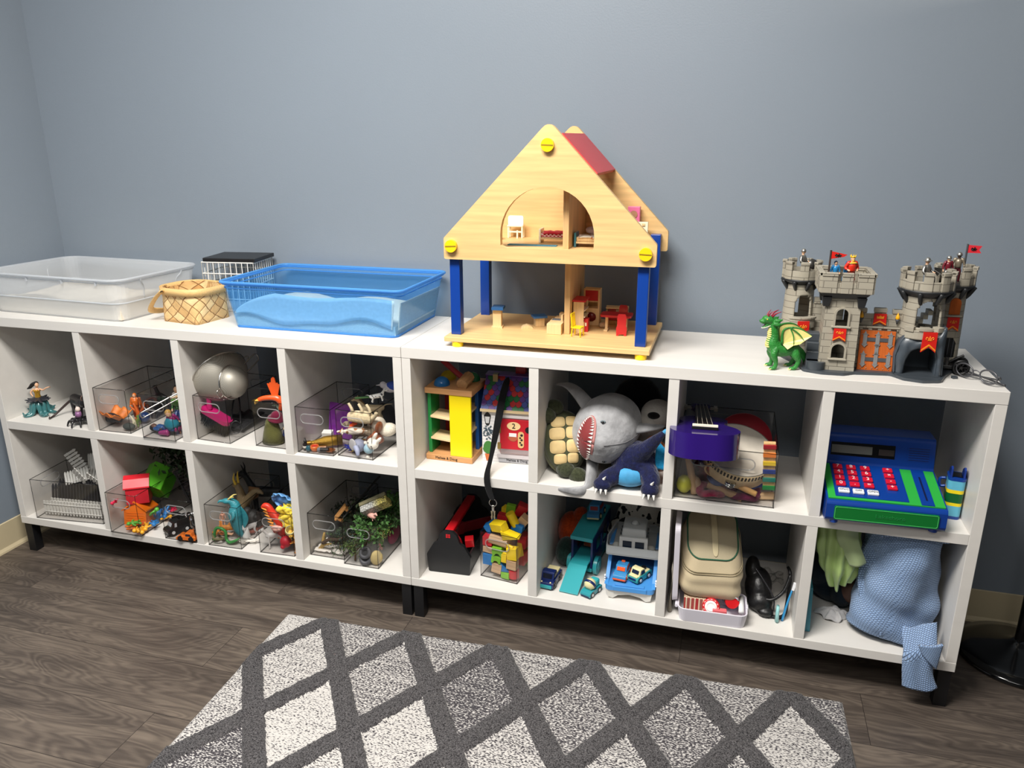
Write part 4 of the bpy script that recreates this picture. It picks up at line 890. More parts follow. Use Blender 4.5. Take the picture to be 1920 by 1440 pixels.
def helmet(mat,brim=False):
 def f(t,j,h,hr):
  m =MB(); m.lathe([(hr *1.1,-.1*hr),(hr *1.12,.3*hr),(hr *.9,.95*hr),(hr *.4,1.35*hr),(0,1.5*hr)],j['hed'],14)
  if brim:m.lathe([(hr *1.0,.2*hr),(hr *1.7,.05*hr),(hr *1.65,.2*hr),(hr *1.0,.4*hr)],j['hed'],16)
  part('helmet',m,mat,t); part('sword',MB().box((j['lh']+V((0,-.1*h,.03*h))),(.012*h,.28*h,.02*h),(30,0,15)).box(j['lh'],(.07*h,.015*h,.02*h)),SILV,t)
 return f
zt =H +0.191
mini('knight_figure','silver toy knight on the rear left castle tower','toy figure',(0.985,0.196,H +0.203),(0,0,62),0.07,shirt=SILV,pants=GUN,pose=dict(SIT,hed=(0,0,.80),nek=(0,.01,.72),pel=(0,0,.44),che=(0,.01,.62)),extra=helmet(SILV),fat=1.1)
one('toy_shield','dark round toy shield beside the knight on the rear left tower','toy accessory',MB().lathe([(0,0.004),(0.006,0.0035),(0.012,0.0),(0.0125,-0.001),(0,0.001)],(0,0,0),20),GUN,(1.009,0.183,H +0.2315),(75,0,30))
def crown(t,j,h,hr):
 m =MB(); m.lathe([(hr *1.02,.55*hr),(hr *1.1,1.0*hr),(hr *.95,1.0*hr),(hr *.9,.55*hr)],j['hed'],14)
 for k in range(7):m.cyl(j['hed']+V((hr *1.04*cos(k *.9),hr *1.04*sin(k *.9),hr *.95)),j['hed']+V((hr *1.1*cos(k *.9),hr *1.1*sin(k *.9),hr *1.7)),hr *.22,0.0003,n=6)
 part('crown',m,plastic((250,200,30)),t)
 m =MB(); m.lathe([(.085*h,.0),(.13*h,-.02*h),(.16*h,-.055*h),(.13*h,-.05*h),(.07*h,-.02*h)],j['nek']-V((0,0,.005*h)),18,sy=.8); part('collar',m,plastic((226,176,60)),t)
 m =MB(); m.lathe([(.085*h,.02*h),(.1*h,-.1*h),(.14*h,-.24*h),(.12*h,-.24*h),(.07*h,0)],j['pel'],18); part('tunic_skirt',m,plastic((208,40,24)),t)
 m =MB(); m.ball(j['hed']+V((0,-hr *.55,-hr *.7)),(hr *.6,hr *.5,hr *.6),n=8,m=6); part('beard',m,plastic((230,180,60)),t)
mini('king_figure','toy king in red with a gold crown on the front left castle tower','toy figure',(1.083,0.088,H +0.194),(0,0,22),0.073,shirt=plastic((214,46,26)),pants=plastic((150,30,20)),cape=plastic((40,110,160)),extra=crown,fat=1.35,pose={'le':(.2,.02,.64),'re':(-.2,.02,.64),'lh':(.13,-.1,.56),'rh':(-.13,-.1,.56)})
mini('soldier_figure','toy soldier in blue behind the toy king','toy figure',(1.052,0.118,H +0.194),(0,0,15),0.056,shirt=plastic((40,130,190)),pants=plastic((36,60,120)),hair=plastic((40,90,140)),fat=1.2)
mini('knight_figure','silver toy knight in a brimmed helmet on the right castle towers','toy figure',(1.238,0.094,H +0.202),(0,0,50),0.074,shirt=SILV,pants=GUN,pose=dict(SIT,hed=(0,0,.80),nek=(0,.01,.72),pel=(0,0,.44),che=(0,.01,.62)),extra=helmet(SILV,True),fat=1.1)
mini('knight_figure','toy knight with a dark red tunic on the right castle towers','toy figure',(1.293,0.15,H +0.202),(0,0,20),0.064,shirt=plastic((112,28,40)),pants=SILV,extra=helmet(SILV),fat=1.1)
mini('knight_figure','dark-faced toy knight next to the flag on the right castle towers','toy figure',(1.318,0.17,H +0.202),(0,0,-10),0.07,skin=M((60,46,40),.5),shirt=M((150,138,120),.4,metal=.5),pants=plastic((80,26,34)),extra=helmet(SILV),fat=1.1)
one('toy_shield','grey toy shield leaning between the knights on the right towers','toy accessory',MB().prism([(-0.008,0.018),(0.008,0.018),(0.008,0.008),(0,0),(-0.008,0.008)],0,0.002),GUN,(1.267,0.116,H +0.226),(-20,10,20),bevel=0.0005)
# --- toy catapult wheels behind the castle
ct =thing('toy_catapult','black toy catapult with a spoked wheel behind the right castle tower','toy accessory',(1.338,0.118,H),(0,0,-8))
part('frame',MB().bx(-0.028,0.014,-0.004,0.022,0.012,0.02).bx(-0.024,-0.018,-0.004,0.022,0.02,0.038).cyl((-0.026,0.009,0.018),(0.012,0.009,0.044),0.003),BLK,ct,bevel=0.0006)
for y in (-0.008,0.026):
 w_ =MB(); w_.lathe([(0.012,-0.003),(0.018,-0.003),(0.0185,0),(0.018,0.003),(0.012,0.003),(0.012,-0.003)],(0.008,y,0.0185),24,(90,0,0)); w_.cyl((0.008,y -0.003,0.0185),(0.008,y +0.003,0.0185),0.004,n=10)
 for k in range(6):w_.cyl((0.008,y,0.0185),(0.008+0.013*cos(k *pi /3),y,0.0185+0.013*sin(k *pi /3)),0.0016,n=6)
 part('wheel',w_,BLK,ct)
one('toy_stone_block','tiny grey plastic block in front of the toy catapult','toy accessory',MB().box((0,0,0.003),(0.011,0.009,0.006)),DKG,(1.327,0.079,H),(0,0,20),bevel=0.0006)
# --- dragon
dg =thing('toy_dragon','green toy dragon with yellow wings and red horns in front of the castle','toy dragon',(0.945,0.062,H),(0,0,14))
GRN =M((44,128,50),0.42,nz=(60,0.18),bump=(240,0.5)); YLW =M((238,226,140),0.45)
b =MB()
b.tube([(-0.024,0,0.116),(-0.020,0,0.100),(-0.017,0,0.082),(-0.018,0,0.062),(-0.008,0,0.048),(0.010,0,0.046),(0.028,0,0.050),(0.042,0,0.046)],[0.010,0.0105,0.0115,0.0165,0.019,0.0175,0.0175,0.009],n=14,sub=4)
b.ball((-0.032,0,0.117),(0.016,0.0115,0.0095),(0,18,0)); b.ball((-0.0455,0,0.1125),(0.009,0.0075,0.0055),(0,22,0)); b.tube([(-0.028,0,0.108),(-0.038,0,0.101),(-0.045,0,0.097)],[0.007,0.0048,0.0028],n=8)
for s in (-1,1):
 b.tube([(-0.012,s *0.011,0.05),(-0.017,s *0.016,0.036),(-0.011,s *0.017,0.018),(-0.013,s *0.017,0.004)],[0.0095,0.0085,0.0052,0.0052],n=10); b.ball((-0.017,s *0.017,0.004),(0.009,0.0065,0.004))
 b.tube([(0.031,s *0.010,0.052),(0.034,s *0.016,0.036),(0.041,s *0.017,0.021),(0.034,s *0.017,0.004)],[0.0115,0.0105,0.006,0.005],n=10); b.ball((0.029,s *0.017,0.004),(0.009,0.0065,0.004))
 b.tube([(-0.02,s *0.009,0.117),(-0.012,s *0.013,0.117),(-0.004,s *0.016,0.121)],[0.006,0.005,0.001],n=6); b.tube([(-0.022,s *0.009,0.110),(-0.014,s *0.014,0.108),(-0.006,s *0.016,0.109)],[0.006,0.005,0.001],n=6)
b.tube([(0.038,0,0.048),(0.054,0.006,0.036),(0.066,0.016,0.018),(0.072,0.03,0.006),(0.066,0.044,0.004)],[0.010,0.008,0.006,0.0045,0.001],n=10)
part('body',b,GRN,dg,remesh=0.0014)
b =MB(); 
for k in range(12):
 z =0.097-k *0.0048; x =-0.0295-0.001*sin(k)-(0.0045*(k /11) if k <9 else 0.003-0.004*(k -9)); b.ball((x +0.004,0,z),(0.006,0.0085+0.0004*k,0.0033),n=10,m=6)
part('belly_scales',b,YLW,dg)
for s in (-1,1):
 hn =MB(); hn.tube([(-0.026,s *0.005,0.125),(-0.019,s *0.008,0.133),(-0.008,s *0.011,0.138)],[0.0024,0.002,0.0006],n=6); hn.tube([(-0.036,s *0.004,0.124),(-0.033,s *0.006,0.132),(-0.027,s *0.008,0.139)],[0.002,0.0016,0.0005],n=6); part('horn',hn,plastic((150,26,52)),dg)
 part('eye',MB().ball((-0.038,s *0.0085,0.1195),0.0022,n=8,m=6),plastic((232,196,60)),dg)
 P0 =(0.000,s *0.014,0.062)
 tips =[(-0.002,0.010,0.094),(0.012,0.012,0.103),(0.036,0.016,0.101),(0.060,0.022,0.086),(0.044,0.022,0.074),(0.036,0.02,0.066),(0.022,0.018,0.062),(0.010,0.016,0.052)]
 wv =[P0]+[(x,s *(0.006+y *1.25),z) for x,y,z in tips]
 w_ =MB(); w_.add(wv,[(0,i,i +1) for i in range(1,len(tips))]); wg =part('wing',w_,YLW,dg,solid=0.0016)
 r_ =MB(); r_.tube([P0,wv[1],wv[2],wv[3],wv[4]],[0.0035,0.0028,0.0022,0.0018,0.0006],n=6)
 for k in (5,7):r_.tube([wv[2],(V(wv[2])+V(wv[k]))/2+V((0.003,s *0.0015,0.002)),wv[k]],[0.0016,0.0014,0.0005],n=6)
 part('wing_rib',r_,GRN,wg)
 for lx in (-0.022,0.024):
  for k in (-1,0,1):part('claw',MB().cyl((lx,s *0.017+k *0.0035,0.0035),(lx -0.0055,s *0.017+k *0.004,0.0012),0.0016,0.0004,n=6),YLW,dg)
part('tongue',MB().tube([(-0.029,0,0.109),(-0.037,0,0.1045),(-0.044,0,0.101)],[0.005,0.0035,0.001],n=8),M((110,24,52),0.4),dg)
part('jaw_lip',MB().tube([(-0.028,0.006,0.104),(-0.04,0.005,0.099),(-0.047,0,0.097),(-0.04,-0.005,0.099),(-0.028,-0.006,0.104)],0.0012,n=6),M((226,220,200),0.4),dg)
# --- spectacles
sp =thing('spectacles','folded grey-framed spectacles at the right front corner of the shelf top','glasses',(1.366,0.066,H),(0,0,-52)); sp.scale =(0.9,0.9,0.95)
FR =M((92,92,96),0.35,metal=0.4)
for s in (-1,1):
 lp =[(s *0.033+0.0235*cos(a),0.006*sin(a)*0,0.0205+0.0165*sin(a)*(0.9 if sin(a)>0 else 1)) for a in [2*pi *k /18 for k in range(18)]]
 rf =part('lens_rim',MB().tube(lp,0.0021,n=6,sub=2,closed=True),FR,sp)
 part('lens',MB().prism([(p_[0],p_[2]) for p_ in lp],-0.0004,0.0004),LENS,rf)
part('bridge',MB().tube([(-0.0105,0,0.024),(0,-0.002,0.0275),(0.0105,0,0.024)],0.0014,n=6),FR,sp)
part('temple',MB().tube([(0.057,0,0.026),(0.060,0.004,0.024),(0.045,0.014,0.015),(-0.03,0.018,0.008),(-0.055,0.02,0.003)],[0.002,0.0024,0.0022,0.0022,0.0026],n=6),FR,sp)
part('temple',MB().tube([(-0.057,0,0.026),(-0.060,0.006,0.024),(-0.045,0.022,0.013),(0.03,0.026,0.006),(0.058,0.03,0.0025)],[0.002,0.0024,0.0022,0.0022,0.0026],n=6),FR,sp)
# ================================================================== left unit: clear bins and their toys
def clear_bin(label,x,y,z,w=0.116,d=0.25,h=0.14,rot=0,slot_side=False):
 t =thing('acrylic_bin',label,'bin',(x,y,z),(0,0,rot)); th =0.0022
 def slot(c0,c1,z0,z1):
  r =(z1 -z0)/2; return rrect(c0,c1,z0,z1,r *0.98,6)
 b =MB(); ln =w if not slot_side else d
 sl =slot(ln *0.15,ln *0.78,h *0.66,h *0.86) if not slot_side else slot(ln *0.25,ln *0.75,h *0.66,h *0.86)
 fl =[(0,0),(w,0),(w,h),(0,h)]; sd =[(th,0),(d -th,0),(d -th,h),(th,h)]
 if slot_side:
  b.prism(fl,0,th); b.prism(fl,d -th,d); b.holed(sd,[sl],0,th,'yz'); b.holed(sd,[sl],w -th,w,'yz')
 else:
  b.holed(fl,[sl],0,th); b.holed(fl,[sl],d -th,d); b.prism(sd,0,th,'yz'); b.prism(sd,w -th,w,'yz')
 b.bx(th,w -th,th,d -th,0.002,0.004)
 part('bin_body',b,ACRYL,t)
 e =MB(); q =0.0013
 e.tube([(q,q,h),(w -q,q,h),(w -q,d -q,h),(q,d -q,h)],0.0014,n=6,sub=1,closed=True)
 part('rim',e,ACRYL_EDGE,t)
 e =MB(); e.tube([(0.001,0.001,0.0012),(w -.001,0.001,0.0012),(w -.001,d -.001,0.0012),(.001,d -.001,0.0012)],0.0019,n=6,sub=1,closed=True)
 for cx_,cy_ in ((q,q),(w -q,q),(w -q,d -q),(q,d -q)):e.cyl((cx_,cy_,0),(cx_,cy_,h),0.0010,n=6)
 part('edge',e,ACRYL_EDGE,t)
 for k in (0,1):
  if slot_side:pts =[((0.001 if k ==0 else w -0.001),p[0],p[1]) for p in sl]
  else:pts =[(p[0],(0.001 if k ==0 else d -0.001),p[1]) for p in sl]
  part('handle_rim',MB().tube(pts,0.0017,n=6,sub=1,closed=True),HRIM,t)
 return t
HRIM =clear('acrylic_handle',(0.7,0.7,0.7,1),0.26,0.05,(245,245,245))  # white share paints the highlights along the clear handle slots into the colour
g ='clear acrylic bins'
U,Lw =ZM2,ZB
clear_bin('clear bin of orange and green creatures, left one in the second upper compartment',-1.038,0.009,U,rot=2)
clear_bin('clear bin of small dolls under the long strainer handle',-0.863,-0.004,U)
clear_bin('clear bin holding the wire strainers and the magenta brush',-0.694,0.029,U,w=0.119,rot=-3)
clear_bin('clear bin with an orange finned creature on top, right one in the third upper compartment',-0.494,0.031,U)
clear_bin('clear bin of tiny bottles with a purple board, in the fourth upper compartment',-0.347,0.021,U,w=0.114)
clear_bin('clear bin heaped with toy animals beside the bin of tiny bottles',-0.224,0.030,U,w=0.113,rot=-3)
clear_bin('wide clear bin of white and black toy fences at the lower left',-1.354,0.003,Lw,w=0.252,d=0.17,rot=5.5,slot_side=True)
clear_bin('clear bin with red, green and orange toy houses',-1.041,-0.010,Lw)
clear_bin('clear bin with an orange car and black vehicles, beside the bin of toy houses',-0.843,0.002,Lw)
clear_bin('clear bin of dragons and snakes in the third lower compartment',-0.683,0.003,Lw,rot=2)
clear_bin('clear bin of red and yellow sea creatures beside the bin of dragons',-0.502,0.007,Lw,rot=3)
clear_bin('clear bin of tan branches and dark trees, left one in the fourth lower compartment',-0.347,0.037,Lw)
clear_bin('clear bin packed with green trees and a stone wall piece',-0.223,0.017,Lw,w=0.113)
# ------------------------------------------------------------------ makers for small toys
def beast(name,label,loc,rot,L,mat,hd=None,leg=0.42,tail=0.4,ears='up',fat=1.0,neck=0.25,tailup=0.1,mane=None,extra=None,cat='toy animal',horn=None,headdrop=0.0,snout=0.12):
 """four-legged toy animal facing -x, standing at its origin, body length L"""
 t =thing(name,label,cat,loc,rot); b =MB(); z =L *leg; f =fat
 b.tube([(-.34*L,0,z +.10*L),(-.15*L,0,z +.08*L),(.12*L,0,z +.07*L),(.36*L,0,z +.09*L)],[.13*L *f,.16*L *f,.15*L *f,.12*L *f],n=12,sub=4)
 b.ball((-.36*L,0,z +.09*L),.13*L *f,n=10,m=8); b.ball((.37*L,0,z +.09*L),.12*L *f,n=10,m=8)
 hx_,hz_ =-.52*L -.05*L,z +.12*L +neck *L -headdrop *L
 b.tube([(-.34*L,0,z +.14*L),(-.46*L,0,z +.12*L +neck *.6*L -headdrop *.5*L),(hx_,0,hz_)],[.11*L *f,.085*L,.08*L],n=10,sub=3)
 b.ball((hx_ -.02*L,0,hz_ +.01*L),(.12*L,.095*L,.1*L),(0,15,0),n=12,m=8); b.tube([(hx_ -.06*L,0,hz_),(hx_ -.12*L -snout *.5*L,0,hz_ -.03*L),(hx_ -.12*L -snout *L,0,hz_ -.04*L)],[.075*L,.06*L,.045*L],n=8,sub=2)
 for s in (-1,1):
  b.tube([(-.30*L,s *.09*L,z +.06*L),(-.31*L,s *.10*L,z *.52),(-.30*L,s *.10*L,.02*L)],[.065*L *f,.04*L,.038*L],n=8,sub=3); b.ball((-.325*L,s *.10*L,.022*L),(.055*L,.042*L,.025*L),n=8,m=6)
  b.tube([(.32*L,s *.08*L,z +.07*L),(.28*L,s *.10*L,z *.62),(.37*L,s *.10*L,z *.34),(.34*L,s *.10*L,.02*L)],[.085*L *f,.06*L,.038*L,.036*L],n=8,sub=3); b.ball((.315*L,s *.10*L,.022*L),(.055*L,.042*L,.025*L),n=8,m=6)
  if ears =='up':b.cyl((hx_ +.02*L,s *.06*L,hz_ +.06*L),(hx_ +.03*L,s *.085*L,hz_ +.17*L),.035*L,.004*L,n=8)
  elif ears =='long':b.tube([(hx_,s *.05*L,hz_ +.06*L),(hx_ +.03*L,s *.07*L,hz_ +.2*L),(hx_ +.06*L,s *.07*L,hz_ +.32*L)],[.03*L,.042*L,.015*L],n=8,sub=2)
  else:b.tube([(hx_ +.03*L,s *.08*L,hz_ +.07*L),(hx_ +.02*L,s *.13*L,hz_),(hx_ +.01*L,s *.12*L,hz_ -.08*L)],[.03*L,.045*L,.02*L],n=8,sub=2)
 if tail:b.tube([(.42*L,0,z +.12*L),(.55*L,0,z +.12*L +tailup *L),(.42*L +tail *L,0,z +.08*L +tailup *1.6*L)],[.035*L,.026*L,.015*L],n=8,sub=3)
 part('body',b,mat,t,remesh=max(0.0011,L *.017))
 for s in (-1,1):part('eye',MB().ball((hx_ -.09*L,s *.075*L,hz_ +.05*L),.017*L,n=8,m=6),BLK,t)
 if mane:part('mane',MB().tube([(hx_ +.05*L,0,hz_ +.1*L),(-.46*L,0,z +.22*L +neck *.5*L),(-.3*L,0,z +.24*L)],[.04*L,.06*L,.03*L],n=8,flat=1.4),mane,t)
 if horn:
  for s in (-1,1):part('horn',MB().tube([(hx_,s *.05*L,hz_ +.07*L),(hx_ +.02*L,s *.08*L,hz_ +.2*L),(hx_ -.03*L,s *.09*L,hz_ +.34*L)],[.03*L,.022*L,.004*L],n=8),horn,t)
 if extra:extra(t,L,(hx_,hz_),z)
 return t
def toy_car(name,label,loc,rot,L,mat,win=None,cab=(-.05,.25),wheel=None,hub=None,extra=None,low=False,cat='toy vehicle',cabmat=None,pickup=False):
 """rounded toy car facing -x"""
 t =thing(name,label,cat,loc,rot); w =L *.5; r =L *.135; wheel =wheel or BLK
 z0 =r *.6; hb =L *(.17 if low else .22)
 P =[(-.5*L,z0),(.5*L,z0),(.5*L,z0 +hb *.8),(.46*L,z0 +hb),(-.3*L,z0 +hb),(-.46*L,z0 +hb *.8),(-.5*L,z0 +hb *.5)]
 part('car_body',MB().prism(round_poly(P,[.02*L,.02*L,.05*L,.04*L,.08*L,.05*L,.04*L],3),-w /2,w /2),mat,t,bevel=L *.035)
 if cab:
  c0,c1 =cab; hc =L *(.16 if low else .24)
  Q =[(c0 *L -.14*L,z0 +hb *.9),(c1 *L +.1*L,z0 +hb *.9),(c1 *L +.03*L,z0 +hb +hc),(c0 *L -.02*L,z0 +hb +hc)]
  cb_ =part('cabin',MB().prism(round_poly(Q,[.01*L,.01*L,.06*L,.06*L],3),-w *.42,w *.42),cabmat or mat,t,bevel=L *.03)
  wm =win or M((30,34,46),0.2,coat=.4)
  cm =(V(Q[0])*.5+V(Q[3])*.5); part('windscreen',MB().box((cm.x -.012*L,0,cm.y +.02*L),(.012*L,w *.62,hc *.62),(0,math.degrees(math.atan2(Q[3][0]-Q[0][0],Q[3][1]-Q[0][1])),0)),wm,cb_,bevel=.004*L)
  for s in (-1,1):part('side_window',MB().prism([(Q[0][0]*.7+Q[1][0]*.3,z0 +hb *1.1),(Q[1][0]*.9+Q[0][0]*.1,z0 +hb *1.1),(Q[2][0]*.92+Q[3][0]*.08,z0 +hb +hc *.78),(Q[3][0]*.85+Q[2][0]*.15,z0 +hb +hc *.78)],s *w *.42,s *(w *.42+.012*L)),wm,cb_)
 for sx in (-.28,.28):
  for s in (-1,1):
   wv_ =part('wheel',MB().cyl((sx *L,s *w *.38,r),(sx *L,s *w *.53,r),r,n=18),wheel,t,bevel=.02*L)
   part('hub',MB().cyl((sx *L,s *w *.53,r),(sx *L,s *w *.56,r),r *.5,n=14),hub or M((225,225,225),.4),wv_)
 if extra:extra(t,L,w,z0 +hb)
 return t
def shrub(name,label,loc,rot,h,leaf,trunk,n=420,seed=1,r=0.42,conical=False,cat='toy tree',lsz=0.05):
 """model tree: branching trunk and a crown of small leaves"""
 t =thing(name,label,cat,loc,rot); R_ =random.Random(seed); b =MB(); tips =[]
 b.tube([(0,0,0),(.02*h,0,.3*h),(0,.01*h,.62*h)],[.045*h,.035*h,.02*h],n=7)
 for k in range(9):
  a =k *2.4; z0 =(.25+.05*k)*h; rr =r *h *(.6+.4*R_.random())*((1.1-k /10) if conical else 1)
  p =(rr *cos(a),rr *sin(a),z0 +.22*h); b.tube([(0,0,z0),(p[0]*.5,p[1]*.5,z0 +.14*h),p],[.02*h,.015*h,.006*h],n=5,sub=2); tips.append(p)
 tips.append((0,0,.8*h)); part('trunk',b,trunk,t)
 lf =MB()
 for i in range(n):
  c =V(R_.choice(tips))+V((R_.gauss(0,.11),R_.gauss(0,.11),R_.gauss(0,.09)))*h
  s =lsz *h *(.6+.8*R_.random()); e =euler(R_.uniform(-70,70),R_.uniform(-70,70),R_.uniform(0,360))
  lf.add([(-s,0,0),(0,-s *.5,s *.12),(s,0,0),(0,s *.5,s *.12)],[(0,1,2,3)],False,Matrix.Translation(c) @ e)
 part('foliage',lf,leaf,t,stuff=False); return t
def pix(ox,oy,sc):return lambda zx,zy,**k:at(ox +zx /sc,oy +zy /sc,**k)
# ------------------------------------------------------------------ upper compartment 1: three dark figurines
TEALG =M((62,116,118),0.25,coat=.4); GOLDM =M((196,150,52),0.3,metal=.6)
sw_ =thing('tentacle_figurine','figurine of a woman with teal tentacles and a gold bodice in the top left compartment','toy figure',(-1.345,0.088,U),(0,0,20))
b =MB()
b.tube([(0,0,0.050),(0,0,0.068),(0.001,0,0.082),(0.002,0,0.090),(0.003,-0.001,0.098)],[0.0085,0.0065,0.009,0.0035,0.004],n=12); b.ball((0.004,-0.002,0.100),(0.0062,0.0068,0.0082),n=12)
b.tube([(0.009,0,0.086),(0.022,-0.004,0.083),(0.034,-0.008,0.090),(0.044,-0.010,0.094)],[0.0032,0.003,0.0024,0.002],n=8); b.tube([(-0.008,0,0.086),(-0.019,-0.002,0.074),(-0.012,-0.006,0.061)],[0.0032,0.0028,0.0022],n=8)
for k in range(4):b.cyl((0.044,-0.010,0.094),(0.050,-0.012+0.002*k,0.098-0.0024*k),0.0009,n=5)
part('body',b,SKIN,sw_,remesh=0.0009)
part('hair',MB().ball((0.001,0.001,0.1035),(0.0078,0.0078,0.0078),n=12).tube([(-0.002,0.003,0.104),(-0.014,0.005,0.098),(-0.022,0.004,0.090),(-0.03,0.0,0.086)],[0.006,0.0065,0.005,0.001],n=8),M((20,17,18),.5),sw_)
part('bodice',MB().tube([(0,0,0.056),(0,0,0.068),(0.001,-0.0005,0.080)],[0.0095,0.0078,0.0102],n=14).ball((0.005,-0.0075,0.081),0.0042,n=8,m=6).ball((-0.003,-0.0085,0.081),0.0042,n=8,m=6),GOLDM,sw_)
sk =MB(); R_ =random.Random(4)
for k in range(14):
 a =k *2*pi /14; L_ =0.032+0.008*R_.random(); sk.tube([(0.005*cos(a),0.005*sin(a),0.056),(L_ *.6*cos(a),L_ *.6*sin(a),0.050),(L_ *cos(a),L_ *sin(a),0.047+0.007*R_.random())],[0.007,0.008,0.002],n=8,flat=.5,up=(0,0,1))
part('skirt',sk,M((40,42,50),.4),sw_)
tn =MB()
for k in range(9):
 a =k *2*pi /9+.2; c_,s_ =cos(a),sin(a); w_ =.6*(1 if k % 2 else -1)
 tn.tube([(0.006*c_,0.006*s_,0.05),(0.020*c_,0.020*s_,0.034),(0.026*cos(a +w_ *.2),0.026*sin(a +w_ *.2),0.012),(0.038*cos(a +w_ *.3),0.038*sin(a +w_ *.3),0.005),(0.050*cos(a +w_ *.5),0.050*sin(a +w_ *.5),0.006),(0.051*cos(a +w_),0.051*sin(a +w_),0.014)],[0.009,0.0085,0.0075,0.006,0.0045,0.0015],n=8)
part('tentacles',tn,TEALG,sw_)
DKP =M((26,24,26),0.4,coat=.2)
def collar(t,L,hp,z):part('collar',MB().tube([(hp[0]+.12*L,.1*L *cos(a),hp[1]-.07*L +.1*L *sin(a)) for a in [k *pi /5 for k in range(10)]],.018*L,n=6,closed=True,sub=2),M((120,96,86),.4),t)
pt =beast('panther_figurine','black panther figurine with a long curled tail beside the tentacled woman',(-1.185,0.095,U),(0,0,155),0.106,DKP,leg=.45,tail=0,neck=.22,extra=collar,fat=1.15)
part('tail',MB().tube([(.36*.092,0,.056),(.6*.092,.01,.046),(.72*.092,.035,.024),(.74*.092,.06,.006),(.62*.092,.078,.004),(.5*.092,.08,.013)],[.004,.0042,.0038,.0032,.0026,.0012],n=8),M((52,38,36),.4),pt)
sg =thing('creature_figurine','small black crouching creature with a pale head and purple vest in front of the panther','toy figure',(-1.135,0.035,U),(0,0,30))
b =MB(); b.ball((0,0,0.018),(0.018,0.014,0.013)); b.ball((0.002,-0.004,0.028),(0.011,0.010,0.011))
for k in range(8):
 a =k *pi /4+.3; b.tube([(0.012*cos(a),0.010*sin(a),0.017),(0.028*cos(a),0.026*sin(a),0.018),(0.036*cos(a),0.036*sin(a),0.002)],[0.0055,0.004,0.0025],n=6)
part('body',b,DKP,sg,remesh=0.0012); part('vest',MB().tube([(0.001,-0.004,0.030),(0.001,-0.004,0.046)],[0.011,0.008],n=12),plastic((142,96,140)),sg); part('head',MB().ball((0.002,-0.005,0.054),(0.0075,0.0075,0.0085)),M((226,206,196),.5),sg)
# ------------------------------------------------------------------ upper compartment 2, left bin: creatures
z_ =pix(165,680,9); G =U +0.0045
ORG =plastic((216,108,36)); 
q =z_(430,1050,y=.06); t =thing('winged_creature','orange and black winged toy creature lying at the front of its bin','toy animal',(q.x +.004,0.06,G),(0,0,-8)); t.scale =(1.12,1.2,1.25)
part('body',MB().tube([(-.052,0,.012),(-.03,0,.014),(-.005,0,.017),(.03,0,.015)],[.004,.012,.013,.006],n=10).ball((-.05,0,.013),(.014,.009,.008)).tube([(-.058,0,.018),(-.05,.004,.028),(-.038,.004,.03)],[.003,.002,.001],n=6),M((34,34,38),.4),t,remesh=.0014)
for s in (-1,1):part('wing',MB().grid(lambda a,b_,s=s:(-.025+.07*a,s *(.006+.022*b_),.02+.02*b_ *(1-.3*a)+.004*sin(a *14)),14,6),M((222,124,44),.45,nz=(80,.3)),t,solid=.002)
q =z_(520,790,y=.10); mini('robed_figure','orange-robed toy figure standing behind the winged creature','toy figure',(-.993,0.125,G),(0,0,10),.085,shirt=ORG,pants=plastic((150,62,30)),hair=plastic((230,120,40)),cape=ORG,fat=1.3)
one('toy_boulder','dark grey toy rock at the front right of the creature bin','toy accessory',MB().ball((0,0,.010),(.021,.014,.011),n=18,m=12),M((62,66,62),.8,nz=(60,.2)),(-.945,.034,G))
one('toy_ball','shiny dark blue ball in the bin of orange creatures','ball',MB().ball((0,0,.017),.017,n=24,m=16),plastic((26,60,120),.2),(-.9455,.103,G))
beast('lizard_figure','green spiny toy lizard against the right wall of the creature bin',(-.945,.07,G),(0,0,-60),.05,M((104,128,56),.5,nz=(90,.3)),leg=.2,tail=.6,neck=.1,ears='flop',fat=.8)
beast('panda_figure','black and white toy bear at the back of the creature bin',(-.95,.165,G),(0,0,-70),.075,M((34,32,34),.6),leg=.3,tail=0,fat=1.4,ears='up',extra=lambda t,L,hp,z:part('face',MB().ball((hp[0]-.05*L,0,hp[1]),(.11*L,.1*L,.1*L)),M((226,218,206),.6),t))
beast('wolf_figure','dark grey toy wolf at the rear of the creature bin',(-.975,.225,G),(0,0,-25),.07,M((58,56,60),.6),leg=.55,neck=.3,tail=.3)
# right bin: dolls
G2 =U +.0045
mini('doll','doll in a blue suit lying head left at the front of the doll bin','doll',(-.845,.032,G2 +.018),(-90,0,88),.098,skin=M((92,58,44),.5),shirt=plastic((44,84,140)),pants=plastic((40,62,110)),hair=M((20,17,17),.7),shoes=plastic((140,40,96)),headr=.11,fat=1.2).location =(-.765,.035,G2 +.016)
mini('doll','blond doll in a magenta dress at the right front of the doll bin','doll',(-.772,.05,G2 +.03),(20,-20,20),.085,shirt=plastic((150,40,110)),pants=plastic((150,40,110)),hair=plastic((206,160,80)),headr=.12,fat=1.3).location =(-.772,.062,G2)
one('toy_boot','magenta doll boot on the floor of the doll bin','doll accessory',MB().tube([(-.014,0,.007),(0,0,.008),(.016,0,.009)],[.006,.0085,.01],n=12).tube([(.012,0,.009),(.014,0,.009)],.0112,n=12),plastic((150,48,110)),(-.808,.022,G2),(0,0,10))
mini('doll','doll in dark jeans leaning in the middle of the doll bin','doll',(-.82,.10,G2),(-35,10,40),.10,shirt=plastic((60,120,60)),pants=plastic((36,64,120)),hair=plastic((60,40,30)),fat=1.1)
mini('doll','doll in a purple top against the right wall of the doll bin','doll',(-.785,.125,G2),(-10,12,-20),.105,shirt=plastic((130,40,140)),pants=plastic((90,30,110)),hair=plastic((120,70,40)),headr=.1)
